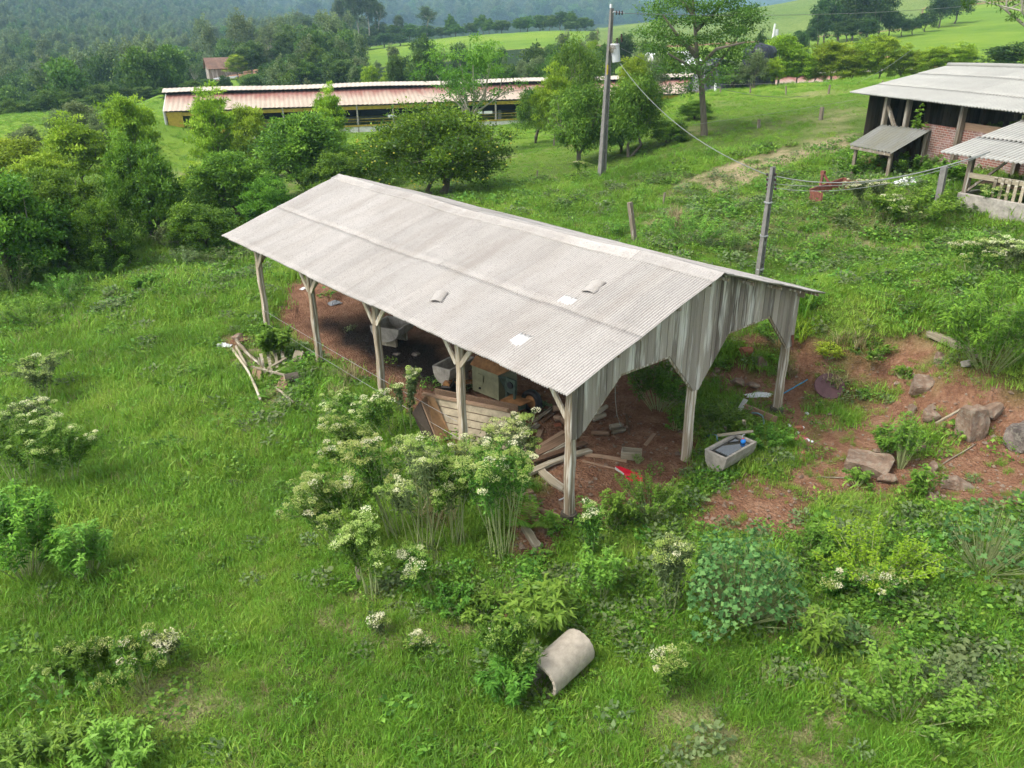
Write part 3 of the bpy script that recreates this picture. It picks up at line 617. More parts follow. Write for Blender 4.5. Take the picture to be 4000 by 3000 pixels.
pl('plank', 'broad dark slab with pale edge lying on the dirt left of the nearest post', 'plank', (2112,1850), (2226,1928), .2, .06, m=M_plankg, z1=.06, z2=0, bend=-.05, rough=.06)
pl('plank', 'flat pale board lying from the heap towards the wooden frame box', 'plank', (2286,1778), (2448,1802), .14, .03, bend=.03)
pl('batten', 'thin red-brown batten lying on the dirt towards the red metal piece', 'batten', (2276,1802), (2410,1834), .05, .025)
pl('stick', 'bent dark stick crossing the end of the plank heap', 'stick', (2292,1756), (2325,1806), .03, .03, bend=.05, round_=True)
pl('batten', 'slanting short board on bare dirt near the hanging wire', 'batten', (2557,1696), (2521,1740), .09, .03)
pl('batten', 'upright-looking narrow dark board on the dirt beside the dark bush', 'batten', (2446,1620), (2459,1700), .06, .03)
pl('plank', 'grey board leaning from scrap heap behind the flowers', 'plank', (2083,1650), (2160,1612), .12, .03, z2=.15, m=M_plankg)
pl('plank', 'short grey board crossing under the scrap heap', 'plank', (2117,1652), (2160,1618), .12, .04)
pl('plank', 'split grey offcut at the left edge of the scrap heap', 'plank', (2062,1690), (2102,1662), .14, .05, m=M_plankg)
pl('plank', 'brown offcut pointing at the camera in the scrap heap', 'plank', (2095,1728), (2112,1684), .13, .05)
pl('plank', 'brown board half hidden by the flowering shrub beside the heap', 'plank', (2060,1760), (2110,1820), .2, .05)
gb = 'old beams left of the footing'
pl('beam', 'dark weathered beam lying highest on the bank left of the footing', 'beam', (1945,1962), (2095,1952), .14, .1, m=M_plankg, group=gb)
pl('beam', 'short brown board crossing above the fern', 'beam', (2010,1938), (2080,1920), .15, .05, group=gb)
pl('beam', 'long thin board running right of the fern to the footing', 'beam', (2050,1972), (2180,2018), .08, .05, group=gb)
pl('beam', 'thick dark beam below the fern with a sawn end', 'beam', (2050,2000), (2136,2085), .13, .13, m=M_plank, group=gb)
pl('beam', 'old brown split log with pale end, lowest of the beams', 'beam', (2046,2065), (2104,2150), .15, .11, m=M_plankg, group=gb, rough=.08)
pl('beam', 'short leaning board touching the near footing', 'beam', (2185,1962), (2215,2010), .08, .03, group=gb)
pl('bone', 'small white bone lying left of the nearest post', 'bone', (2184,1956), (2208,1944), .03, .02, m=M_plastic, round_=True)
# firewood
gf = 'firewood logs on the dirt floor'
def log(label, p1, p2, r, z=0, m=None): return pl('log', label, 'log', p1, p2, r*2, r*2, m=m or M_plank, z1=z, z2=z, group=gf, round_=True)
log('upper sawn round log beside the knee brace of the nearest post', (2160,1625), (2196,1622), .085, .14)
log('lower sawn round log under the upper one by the knee brace', (2166,1646), (2200,1646), .085)
log('big upright-leaning log half behind the nearest post', (2200,1650), (2222,1676), .1)
log('straight peeled log lying alone in the middle of the dirt floor', (2310,1700), (2380,1702), .075)
log('dark knotty log at the back of the firewood pile', (2312,1618), (2350,1612), .09, .02, M_plankg)
log('split grey log in front of the firewood pile', (2318,1650), (2362,1632), .08, .02, M_plankg)
log('short split log on top of the firewood pile', (2330,1640), (2368,1612), .07, .13, M_plankg)
log('grey cracked log heap right of the peeled log, front piece', (2390,1698), (2440,1686), .07, 0, M_plankg)
log('grey cracked log behind, touching the front piece', (2384,1682), (2425,1672), .08, .02, M_plankg)
log('thin split stick beside the grey cracked logs', (2388,1702), (2418,1716), .03)
for i, (a, b_) in enumerate([((2164,1664), (2178,1664)), ((2178,1662), (2192,1662))]):
    pl('brick', ['left red brick on the dirt by the sawn logs', 'right red brick on the dirt by the sawn logs'][i], 'brick', a, b_, .09, .06, m=M_brick_r, group='bricks by the sawn logs')
# wooden frame box
a = G(2424, 1796); c = G(2504, 1804); d = (c-a); L = d.length; ang = math.atan2(d.y, d.x)
t = thing('nest_box', 'open rectangular wooden frame box standing on the dirt floor', 'box', tuple(a), ang)
for nm, cc, dd in (('side_board', (L/2, 0, .12), (L, .03, .2)), ('side_board', (L/2, .26, .12), (L, .03, .2)), ('end_board', (.015, .13, .125), (.03, .23, .2)), ('end_board', (L-.015, .13, .125), (.03, .23, .2)), ('base_board', (L/2, .13, .02), (L-.06, .23, .03))):
    b = MB(); b.box(cc, dd); b.build(nm, M_plankg, t)
pl('peg', 'short white-topped peg beside the wooden frame box', 'peg', (2510,1806), (2511,1794), .04, .04, z2=.05, round_=True)
# bent red sheet metal
t = thing('red_metal_panel', 'bent bright red sheet metal part with holes on the dirt', 'metal panel', tuple(G(2440, 1850)), 0)
b0 = G(2440, 1850)
def quadpart(name, pxs, m, par, base, th=.006):
    b = MB(); V = [tuple(V3(at_z(x, y, base.z+z))-base) for x, y, z in pxs]; b.add(V, [tuple(range(len(V)))]); o = b.build(name, m, par); md = o.modifiers.new('t', 'SOLIDIFY'); md.thickness = th; return o
quadpart('flange', [(2403,1824,.1), (2440,1848,.1), (2436,1856,.04), (2404,1834,.04)], M_dirtywhite, t, b0)
quadpart('channel', [(2403,1822,.14), (2422,1822,.16), (2496,1850,.16), (2488,1856,.12), (2438,1850,.1)], M_redp, t, b0)
quadpart('plate', [(2438,1851,.12), (2508,1856,.12), (2512,1882,.02), (2490,1884,.01), (2440,1872,.01)], M_redp, t, b0)
b = MB(); 
for k in range(3): p = V3(at_z(2452+k*16, 1862, b0.z+.1))-b0; b = MB(); b.tube([tuple(p), tuple(p+Vector((0, 0, .012)))], .02, 8); b.build('bolt_hole', M_black, t)

# troughs
def trough(name, label, a, b_, c, z, leg, water, rim_m, group=None):
    A = V3(at_z(*a, z)); B = V3(at_z(*b_, z)); Cc = V3(at_z(*c, z)); d = Cc-B; L = d.length; W_ = (B-A).length; ang = math.atan2(d.y, d.x)
    ctr = (A+Cc)/2; gz = H(ctr.x, ctr.y); t = thing(name, label, 'trough', (ctr.x, ctr.y, gz), ang, group); h = z-gz; dp = min(.5, h*.84)
    b = MB(); prof_o = []; ns = 10
    for i in range(ns+1):
        q = math.pi*i/ns; prof_o.append((-math.cos(q)*W_/2*(1 if i in (0, ns) else 1), h-dp*(math.sin(q)**.9)))
    prof_i = [(x*(1-.13/(W_)), h-(h-zz)*(.82)) for x, zz in prof_o]
    xs = [-L/2, -L/2+.07, L/2-.07, L/2]; V = []; F = []
    for x in xs:
        f = 1.0 if abs(x) > L/2-.01 else 1.0
        V += [(x, p, q) for p, q in prof_o]
    n = ns+1
    for i in range(3): F += [(i*n+k, (i+1)*n+k, (i+1)*n+k+1, i*n+k+1) for k in range(ns)]
    F += [tuple(range(n)), tuple(3*n+k for k in range(n-1, -1, -1))]; o0 = len(V)
    for x in (-L/2+.07, L/2-.07): V += [(x, p, q) for p, q in prof_i]
    F += [(o0+k, o0+k+1, o0+n+k+1, o0+n+k) for k in range(ns)]; F += [tuple(o0+k for k in range(n-1, -1, -1)), tuple(o0+n+k for k in range(n))]
    m1, m2 = o0, o0+n
    F += [(0, m1, m2, 3*n), (ns, 3*n+ns, m2+ns, m1+ns), (0, ns, m1+ns, m1), (3*n, m2, m2+ns, 3*n+ns)]
    b.add(V, F); o = b.build('basin', rim_m, t); md = o.modifiers.new('b', 'BEVEL'); md.width = .018; md.segments = 2; md.limit_method = 'ANGLE'
    if leg:
        for s in (-1, 1):
            b = MB(); b.box((s*L*.3, 0, (h-dp)/2+.04), (.1, W_*.55, h-dp+.1)); b.build('leg', M_plankg, t)
    if water:
        b = MB(); zz = h-.07; wi = W_/2*.80; b.add([(-L/2+.072, -wi, zz), (L/2-.072, -wi, zz), (L/2-.072, wi, zz), (-L/2+.072, wi, zz)], [(0, 1, 2, 3)]); b.build('water', M_water, t)
    return t, L, W_, h
t, L, W_, h = trough('water_trough', 'concrete trough of water with blue float beside the middle gable post', (2748,1757), (2842,1790), (2962,1722), .58, True, True, M_concrete)
b = MB()
bm = bmesh.new(); bmesh.ops.create_uvsphere(bm, u_segments=16, v_segments=10, radius=.062); me = bpy.data.meshes.new('float_ball'); bm.to_mesh(me); bm.free(); me.materials.append(M_blue); me.polygons.foreach_set('use_smooth', [True]*len(me.polygons))
fb = V3(at_z(2903, 1724, .55)); mi = Matrix.Translation(t.location)@Matrix.Rotation(t.rotation_euler.z, 4, 'Z'); lf = mi.inverted()@fb
ball = obj('float_ball', me, t, lf)
b = MB(); b.tube([tuple(lf+Vector((0, 0, .05))), tuple(mi.inverted()@V3(at_z(2900, 1712, .62)))], .018, 8); b.build('float_valve', M_red, ball and t)
b = MB(); b.tube([tuple(mi.inverted()@V3(at_z(2899, 1712, .63))), tuple(mi.inverted()@V3(at_z(2900, 1702, .66))), tuple(mi.inverted()@V3(at_z(2908, 1696, .66)))], .014, 8); b.build('inlet_pipe', M_cable, t)
pl('pole_rail', 'rough pole laid across the back of the water trough', 'rail', tuple(at_z(2803, 1704, .62)), tuple(at_z(2940, 1688, .62)), .06, .05, m=M_plankg, rough=.1)
pl('stake', 'grey wooden stake standing behind the water trough', 'stake', tuple(at_z(2916, 1700, .05)), tuple(at_z(2905, 1646, .75)), .07, .05, m=M_plankg)
pl('stake', 'thin grey post left of the rail behind the trough', 'stake', tuple(at_z(2834, 1694, .05)), tuple(at_z(2833, 1672, .35)), .05, .05, m=M_plankg)
pl('board', 'red-brown board lying from middle gable post to trough', 'board', (2692,1812), (2762,1796), .12, .05)
trough('feed_trough', 'dry concrete feed trough on legs inside the shed beside the machine', (1696,1424), (1749,1451), (1850,1398), .85, True, False, M_concrete)
trough('feed_trough', 'concrete feed trough far back under the eave by the third post', (1478,1262), (1522,1302), (1590,1258), .7, True, False, M_concrete)
# threshing machine
a = V3(at_z(1844, 1524, .12)); c = V3(at_z(1946, 1566, .12)); d = c-a; L = (d).length; ang = math.atan2(d.y, d.x); hm = .8
t = thing('threshing_machine', 'old wheeled threshing machine with faded green side panel and rusty table', 'farm machine', (a.x, a.y, 0), ang)
b = MB(); b.box((L/2, .4, .12+hm/2), (L, .75, hm)); b.build('housing', M_mgreen, t)
b = MB(); b.add([(-.02,-.03,.93),(L+.05,-.03,.93),(L+.35,.25,1.12),(L+.3,.8,1.12),(-.02,.8,1.2),(-.02,.2,1.12)], [(0,1,2,5),(5,2,3,4)]); o = b.build('hood', M_rusto, t); md = o.modifiers.new('t','SOLIDIFY'); md.thickness = .02
b = MB(); b.box((L*.35, -.005, .62), (.22, .012, .22)); b.build('access_hatch', M_mgreen, t)
b = MB(); b.tube([(L*.3, .03, .28), (L*.3, -.02, .28)], .03, 10); b.build('shaft_hole', M_black, t)
b = MB(); b.add([(L+.02,0,.9),(L+.28,.05,.92),(L+.36,.4,.3),(L+.02,.4,.12)], [(0,1,2,3)]); o = b.build('chute', M_mdark, t); md = o.modifiers.new('t','SOLIDIFY'); md.thickness = .02
fr = MB(); fr.box((L+.5, .02, .72), (.34, .06, .42)); o = fr.build('blower_box', M_mdark, t)
fr = MB(); fr.tube([(L+.5, -.02, .76), (L+.5, -.05, .76)], .1, 18); fr.build('outlet', M_black, o)
for xx in (L+.33, L+.62):
    fr = MB(); fr.box((xx, .02, .42), (.05, .07, .8)); fr.build('upright', M_mdark, t)
b = MB(); b.add([(L+.35,-.28,.36),(L+1.0,-.15,.36),(L+1.05,.3,.38),(L+.35,.2,.38)], [(0,1,2,3)]); o = b.build('feed_table', M_rusto, t); md = o.modifiers.new('t','SOLIDIFY'); md.thickness = .02
b = MB(); b.box((L+.62, -.2, .18), (.06, .05, .34)); b.box((L+.65, .0, .22), (.5, .35, .16)); b.build('under_frame', M_mdark, t)
b = MB(); wc = Vector((L+1.0, .3, .33)); prf = [(.33,-.07),(.335,0),(.33,.07),(.26,.085),(.19,.07),(.19,-.07),(.26,-.085)]; V = []; nn = 28
for i in range(nn):
    q = 2*math.pi*i/nn; 
    for rr_, yy in prf: V.append((wc.x+rr_*math.cos(q), wc.y+yy, wc.z+rr_*math.sin(q)))
F = [(i*7+k, ((i+1) % nn)*7+k, ((i+1) % nn)*7+(k+1) % 7, i*7+(k+1) % 7) for i in range(nn) for k in range(7)]; b.add(V, F); wh = b.build('wheel', M_black, t, smooth=True)
b = MB(); b.tube([(wc.x, wc.y-.04, wc.z), (wc.x, wc.y+.04, wc.z)], .19, 20); b.build('rim', M_rusto, wh)
b = MB(); b.bar((-.02, .2, .3), (-.8, -.15, .12), .06, .05); b.bar((-.02, .6, .3), (-.8, -.1, .12), .06, .05); b.build('drawbar', M_rusto, t)
# small engine
t = thing('petrol_engine', 'small greasy engine block on the floor left of the round post', 'engine', tuple(V3(at_z(1752, 1545, 0))), .6)
b = MB(); b.box((0, 0, .2), (.42, .3, .34)); o = b.build('crankcase', M_grease, t); md = o.modifiers.new('b','BEVEL'); md.width = .03
b = MB(); b.tube([(-.15, 0, .42), (.12, 0, .42)], .1, 14); b.build('fuel_tank', M_rusto, t)
b = MB(); b.tube([(.22, 0, .22), (.27, 0, .22)], .14, 18); b.build('flywheel', M_grease, t)
b = MB(); b.box((-.3, .02, .12), (.14, .2, .24)); b.build('block', M_concrete, t)
# wagon body tipped on its side
M_wag = simple('grey_wagon_boards', (.36, .30, .21), .9, var=.35, scale=5)
A0 = V3(at_z(1662, 1545, .92)); B0 = V3(at_z(1990, 1612, .92)); bx = thing('wagon_box', 'large plank-built wagon body tipped on its side behind the flowers', 'wagon body', (A0.x, A0.y, 0)); base = bx.location
A1 = V3(at_z(1757, 1712, .0)); d = B0-A0; dl = d.normalized(); Ln = d.length
down = (A1-A0); k = down.length; npl = 5
for i in range(npl):
    f0 = i/npl+.012; f1 = (i+1)/npl-.012; b = MB(); c0 = A0+down*(f0+f1)/2+dl*(Ln/2)-base; dn = down.normalized(); nml = dl.cross(dn).normalized()
    R_ = np.array([dl, dn, nml]).T; b.box(tuple(c0), (Ln, k*(f1-f0), .03), R_, i/5); b.build('side_plank', M_wag, bx)
e1 = V3(at_z(1642, 1568, .9)); e2 = V3(at_z(1709, 1735, 0)); e3 = V3(at_z(1612, 1611, .72)); e4 = V3(at_z(1657, 1708, 0))
fa = V3(at_z(1696, 1556, .95)); fb_ = V3(at_z(1762, 1702, .05)); fc_ = V3(at_z(1664, 1547, .95))
for nm, q, m_ in (('corner_board', (fc_, fa, fb_, e2), simple('brown_wagon_board', (.22, .13, .065), .9, var=.35, scale=4)), ('end_board', (A0, A1, e2, e1), M_plank), ('charred_end_board', (e1, e2, e4, e3), M_darkw)):
    b = MB(); b.add([tuple(p-base) for p in q], [(0, 1, 2, 3)], .5); o = b.build(nm, m_, bx); md = o.modifiers.new('t','SOLIDIFY'); md.thickness = .05
pv_ = Vector((-dl.y, dl.x, 0)); pv_ = pv_ if pv_.dot(V3(FWD)) > 0 else -pv_
b = MB(); q_ = [A0, B0, B0+pv_*.12-Vector((0, 0, .9)), A0+pv_*.12-Vector((0, 0, .9))]; b.add([tuple(x-base+pv_*.5) for x in q_], [(0, 1, 2, 3)], .3)
o = b.build('floor_planks', M_plank, bx); md = o.modifiers.new('t','SOLIDIFY'); md.thickness = .04
b = MB(); b.bar(tuple(A0+Vector((-.05, .05, .05))-base), tuple(B0+Vector((0, .05, .05))-base), .1, .06, .7); b.build('top_rail', M_plank, bx)
pl('strut', 'short slanted stick leaning near the machine wheel', 'stick', tuple(at_z(2028, 1618, .02)), tuple(at_z(2014, 1590, .3)), .06, .04)
# timber and scrap outside the left side of the shed
gl = 'old poles lying in the grass left of the shed'
pl('old_pole', 'crooked pale pole lying in the grass, longest one left of shed', 'pole', (908,1378), (1020,1580), .09, .08, m=M_plankg, z1=.1, z2=.1, group=gl, round_=True, bend=.1)
pl('old_pole', 'thick pale pole pointing at the leafy bush', 'pole', (926,1346), (1022,1444), .13, .12, m=M_plankg, z1=.1, z2=.1, group=gl, round_=True, bend=-.05)
pl('old_pole', 'short pole between the two long poles in the grass', 'pole', (926,1370), (966,1448), .1, .1, m=M_plankg, z1=.1, z2=.1, group=gl, round_=True)
pl('old_pole', 'half buried grey pole at the bottom of the scrap wood', 'pole', (1080,1530), (1150,1590), .08, .05, m=M_plankg, z1=.1, z2=.1, group=gl, round_=True)
pl('old_pole', 'dark beam behind the white rag left of the shed', 'pole', (935,1345), (975,1333), .12, .1, group=gl)
pl('old_pole', 'brown plank beneath the white rag', 'pole', (838,1372), (895,1352), .12, .05, group=gl)
t = thing('sawhorse_bench', 'tipped pale wooden bench with boards lying in the grass', 'bench', tuple(G(1050, 1500)))
bb = t.location
def w2(x, y, z): p = G(x, y); return tuple(p+Vector((0, 0, z))-bb)
for nm, p, q, wd, th in (('top_board', (993,1462,.25), (1136,1500,.25), .06, .05), ('leg_board', (1001,1466,.22), (981,1502,.02), .12, .04), ('leg_board', (1018,1462,.24), (1006,1492,.03), .16, .03), ('leg_board', (1118,1500,.22), (1092,1532,.02), .3, .03)):
    b = MB(); b.bar(w2(*p), w2(*q), wd, th); b.build(nm, M_plank if nm != 'top_board' else M_plankg, t)
t = thing('broken_pallet', 'broken slatted pallet leaning in weeds beside the bench', 'pallet', tuple(G(1080, 1440))); bb = t.location
for p, q, wd in (((1030,1462,.1), (1122,1428,.25), .1), ((1050,1478,.05), (1130,1438,.1), .1)): b = MB(); b.bar(w2(*p), w2(*q), wd, .05); b.build('rail', M_plankg, t)
for k in range(4): b = MB(); b.bar(w2(1036+k*25, 1470-k*10, .1), w2(1026+k*27, 1430-k*8, .42), .09, .03); b.build('slat', M_plankg, t)
pl('plank', 'upright narrow board sticking out of the grass by the pallet', 'plank', tuple(G(1028, 1466)), tuple(G(1022, 1450)+Vector((0, 0, .45))), .1, .03, m=M_plankg)
t = thing('tree_stump', 'sawn tree stump section with pale and dark rings beside the bench', 'stump', tuple(G(1140, 1500)))
b = MB(); b.tube([(-.16, .1, .16), (.22, -.02, .16)], [.17, .18], 14, .2); b.build('bark', M_bark, t); b = MB(); b.tube([(-.167, .102, .16), (-.16, .1, .16)], .155, 14, .8); b.build('cut_face', M_plankg, t)
pl('plank', 'upright rough wood block behind the bench', 'wood block', tuple(G(1160, 1425)), tuple(G(1178, 1412)+Vector((0, 0, .25))), .3, .16, m=M_plankg)
pl('stake', 'short weathered stake in the grass below the leaning flowers', 'stake', tuple(G(1402, 2275)), tuple(G(1399, 2262)+Vector((0, 0, .55))), .07, .05, m=M_plankg)
def cloth(name, label, cat, px, py, w_, d_, m, seed, hh=.12, rz=0):
    p = G(px, py); rg = np.random.RandomState(seed); n = 14; V = []; F = []
    for i in range(n+1):
        for j in range(n+1):
            u = i/n-.5; v = j/n-.5; e = .5-.5*abs(math.sin(3*u+2*v+seed)); V.append((u*w_*(1-.35*abs(v)*e)+.03*rg.randn()*w_, v*d_*(1-.3*abs(u))+.03*rg.randn()*d_, .02+hh*max(0, 1-3*(u*u+v*v))*(.4+.6*rg.rand())))
    F = [(i*(n+1)+j, (i+1)*(n+1)+j, (i+1)*(n+1)+j+1, i*(n+1)+j+1) for i in range(n) for j in range(n)]; b = MB(); b.add(V, F); o = b.build(name, m); o.location = p; o.rotation_euler = (0, 0, rz)
    md = o.modifiers.new('t','SOLIDIFY'); md.thickness = .006; return tag(o, label, cat)
cloth('rag', 'crumpled white rag in the grass left of the poles', 'rag', 872, 1354, .55, .3, M_plastic, 1, .14, -.6)
cloth('plastic_bag', 'torn white and blue plastic bag strewn on the dirt yard', 'bag', 2975, 1548, .9, .28, M_plastic, 2, .12, -.75)
cloth('rag', 'faded red rag on the dirt right of the trough', 'rag', 3128, 1714, .35, .28, simple('faded_red_cloth', (.42, .12, .12), .8), 3, .05)
cloth('plastic_bag', 'grey crumpled plastic on the dark floor near the second post', 'bag', 1305, 1185, .5, .4, simple('grey_plastic', (.25, .26, .28), .5), 4, .12)
cloth('plastic_bag', 'small pale plastic scrap behind the second left post', 'bag', 1187, 1130, .3, .2, M_plastic, 6, .08)
gs = 'white eggshell scraps on the yard'
for i, (x, y, s, lb) in enumerate([(3082,1664,.06,'white shell scrap nearest the right gable post'), (3115,1692,.05,'white shell scrap beside the lower brick'), (3135,1672,.05,'white shell scrap right of the upper brick'), (3154,1722,.06,'white shell scrap just right of the red rag'), (3171,1727,.04,'small white shell scrap farthest right by the red rag'), (3152,1618,.06,'pale shell scrap alone up the yard')]):
    bm = bmesh.new(); bmesh.ops.create_icosphere(bm, subdivisions=2, radius=s)
    for v in bm.verts: v.co.z = max(v.co.z, -.2*s)*.7*(1+.3*math.sin(v.co.x*90))
    me = bpy.data.meshes.new('shell'); bm.to_mesh(me); bm.free(); me.materials.append(M_plastic); o = obj('eggshell', me, None, G(x, y)+Vector((0, 0, .012))); tag(o, lb, 'shell', gs)
for a, b_, lb in (((3100,1682), (3132,1676), 'red brick lying on the yard among white shells'), ((3126,1780), (3146,1776), 'red brick piece lower on the yard')): pl('brick', lb, 'brick', a, b_, .12, .09, m=M_brick_r)
pl('water_pipe', 'thin blue plastic pipe on the dirt right of the gable post', 'pipe', tuple(G(3040,1554)+Vector((0,0,.05))), tuple(G(3152,1499)+Vector((0,0,.12))), .04, .04, m=simple('blue_pvc', (.05, .22, .36), .4), round_=True)
pl('board', 'long weathered kick board at the foot of the right gable post', 'board', tuple(at_z(2905, 1602, .3)), tuple(at_z(3032, 1655, .16)), .03, .2, m=M_plank)
pl('board', 'broken brown board under the kick board', 'board', (2985,1668), (3016,1688), .14, .05)
pl('board', 'pale split board sticking up from weeds under the gable', 'board', tuple(G(2876, 1622)), tuple(G(2908, 1606)+Vector((0, 0, .35))), .13, .03, m=M_dirtywhite)
b = MB(); pts = [V3(at_z(x, y, z)) for x, y, z in ((2936,1612,.35), (2960,1614,.36), (2978,1624,.32), (2984,1645,.22), (2982,1668,.08), (2976,1682,.02))]; b.tube([tuple(p) for p in pts], .02, 8); tag(b.build('hose', M_hose, smooth=True), 'grey-blue hose looping off the board by the right post', 'hose')
b = MB(); pts = [V3(at_z(x, y, z)) for x, y, z in ((2756,1703,.05), (2795,1698,.2), (2800,1702,.4), (2802,1718,.3), (2806,1730,.1))]; b.tube([tuple(p) for p in pts], .018, 8); tag(b.build('hose', M_hose, smooth=True), 'grey hose loop behind the left corner of the trough', 'hose')
b = MB(); y0 = 1.15; pts = [(4.05,-.02,2.0)]; p_ = [V3(at_Y(x, y, q)) for x, y, q in ((2402,1480,.2), (2404,1560,.3), (2410,1620,.5))]+[G(2425, 1670)+Vector((0,0,.02)), G(2440, 1674)+Vector((0,0,.02))]; b.tube([tuple(p) for p in p_], .008, 5); tag(b.build('hanging_wire', M_wire), 'thin wire hanging from the gable arch down to the floor', 'wire')
pl('fallen_beam', 'long grey beam lying on the bank beside the big leafy shrub', 'beam', (3628,1312), (3835,1402), .2, .16, m=M_plankg)
pl('stick', 'pale dry stick pointing at the largest upright rock', 'stick', (3655,1656), (3752,1602), .05, .04, m=M_plankg)
pl('stick', 'thin dry stick on the lower right yard', 'stick', (3680,1815), (3810,1737), .03, .03, m=M_plankg, round_=True)
pl('stick', 'dry stick lying in front of the flat yard rock', 'stick', (3190,1866), (3330,1870), .04, .03, m=M_plankg, round_=True)
# rocks
rock('rock', 'tallest squared grey-brown rock standing on the right yard', 3790, 1695, 76, 112, 1, depth=62, sink=.14, block=True, rz=.25)
rock('rock', 'brown rock leaning behind the tall squared rock', 3866, 1640, 62, 70, 2, sink=.15)
rock('rock', 'wide flat-topped rock low on the yard right of the trough', 3388, 1830, 138, 66, 3, depth=125, sink=.3, block=True, rz=-.55)
rock('rock', 'small angular rock left of the upright dry stick', 3628, 1635, 60, 50, 4, sink=.2)
rock('rock', 'narrow upright stone beside the yard seedlings', 3557, 1615, 26, 50, 5, sink=.15)
rock('rock', 'dark layered rock cut by the right picture edge', 4000, 1730, 100, 74, 6, m=M_rockd, sink=.2, block=True, rz=.5)
rock('rock', 'earthy boulder set in the bank below the long beam', 3600, 1520, 100, 66, 7, sink=.3)
rock('rock', 'rounded stone in the bank left of the long beam', 3668, 1412, 40, 40, 8, sink=.2)
rock('rock', 'pale rounded stone at the foot of the big leafy shrub', 3778, 1432, 38, 34, 9, m=M_concrete, sink=.2)
rock('rock', 'small brown stone on the lower right yard', 3594, 1764, 30, 32, 10, sink=.15)
rock('rock', 'pointed stone at the bottom of the right yard', 3636, 1845, 38, 50, 11, sink=.1)
rock('rock', 'tan block-like stone behind the right gable post', 2888, 1505, 56, 36, 12, sink=.2)
rock('rock', 'flat tan stone right of the block-like one', 2940, 1514, 42, 26, 13, sink=.2)
rock('rock', 'small stone seen through the gable arch', 2803, 1455, 28, 24, 14, sink=.2)
rock('rock', 'small dark stone just below the arch stone', 2788, 1476, 24, 20, 15, sink=.2)
rock('rock', 'red clay boulder high in the cut bank', 2912, 1392, 44, 58, 16, m=M_brick_r, sink=.2)
rock('rock', 'brown boulder at the bottom of the cut bank', 2972, 1440, 36, 60, 17, sink=.25)
rock('rock', 'low brown rock below the wide flat rock', 3470, 1880, 70, 46, 18, sink=.3)
rock('rock', 'half sunken rock at the lower right yard edge', 3740, 1900, 100, 50, 19, sink=.35)
rock('rock', 'small rock below the pointed stone', 3640, 1955, 60, 36, 20, sink=.3)
rock('rock', 'pink stone in the grass left of the shed', 928, 1318, 40, 20, 21, sink=.3)
rock('rock', 'white stone alone in the left meadow', 765, 1440, 34, 18, 22, m=M_dirtywhite, sink=.3)
rock('rock', 'grey stone in the left meadow below the flowers', 268, 1582, 26, 16, 23, m=M_concrete, sink=.3)
rock('rock', 'grey oval stone on the manure behind the third post', 1552, 1386, 28, 14, 24, m=M_rockd, sink=.3)
rock('rock', 'second grey oval stone on the dark manure', 1625, 1388, 32, 15, 25, m=M_rockd, sink=.3)
rock('rock', 'round stone at the pole ends left of the shed', 990, 1446, 28, 22, 26, sink=.2)
rock('rock', 'small red stone on the left front of the yard', 3135, 1800, 30, 18, 27, m=M_brick_r, sink=.2)
pv = G(3238, 1525); b = MB(); b.tube([(0, 0, 0), (0, 0, .05)], [.42, .40], 22); o = b.build('round_lid', simple('purple_brown_lid', (.12, .06, .065), .6, var=.25)); o.location = pv+Vector((0, 0, .12)); 
o.rotation_euler = (math.radians(38), math.radians(-8), -.75); tag(o, 'round purple-brown lid leaning on the bank under a grass tuft', 'lid')
rg = np.random.RandomState(77); mb = MB()
for k in range(2000):                      # pebbles and clods
    px, py = rg.uniform(2000, 4050), rg.uniform(1420, 2150); p = G(px, py); dd, ss, mm = masks(np.array([p.x]), np.array([p.y]))
    if dd[0] < .5: continue
    s = abs(rg.normal())*.026+.012+(.05*rg.rand() if rg.rand() < .05 else 0); q = rnd_dir(rg, 6)*s*rg.uniform(.6, 1.2, (6, 1)); o_ = np.array([(1,0,0),(-1,0,0),(0,1,0),(0,-1,0),(0,0,.7),(0,0,-.7)])*s*rg.uniform(.6, 1.3, (6, 1))+q*.2
    mb.add(o_+np.array(p)+np.array((0, 0, s*.3)), [(0,2,4),(2,1,4),(1,3,4),(3,0,4),(2,0,5),(1,2,5),(3,1,5),(0,3,5)], rg.rand())
tag(mb.build('pebbles', M_rock), 'loose pebbles and clods scattered on the red dirt', 'pebbles', kind='stuff')
# concrete drain pipe
pc = G(2195, 2640); A = V3(at_z(2110, 2640, .36)); B = V3(at_z(2265, 2500, .36)); d = (B-A); L = 1.0; ang = math.atan2(d.y, d.x)
t = thing('drain_pipe', 'short wide concrete drain pipe section lying in the foreground grass', 'pipe', tuple((A+B)/2-Vector((0, 0, .36))), ang); t.location.z = H(t.location.x, t.location.y)
b = MB(); n = 48; V = []; ro, ri = .315, .262
for x in (-.52, -.51, .51, .52):
    for q in range(n): 
        a = 2*math.pi*q/n; r1 = ro-(.008 if abs(x) > .515 else 0); V.append((x+.006*math.sin(q*2.3), r1*math.cos(a), .30+r1*math.sin(a)))
o0 = len(V)
for x in (-.52, .52):
    for q in range(n): a = 2*math.pi*q/n; V.append((x+.006*math.sin(q*2.3), ri*math.cos(a), .30+ri*math.sin(a)))
F = [(i*n+k, i*n+(k+1) % n, (i+1)*n+(k+1) % n, (i+1)*n+k) for i in range(3) for k in range(n)]
F += [(o0+k, o0+(k+1) % n, (k+1) % n, k) for k in range(n)]+[(3*n+k, 3*n+(k+1) % n, o0+n+(k+1) % n, o0+n+k) for k in range(n)]
F += [(o0+n+k, o0+n+(k+1) % n, o0+(k+1) % n, o0+k) for k in range(n)]
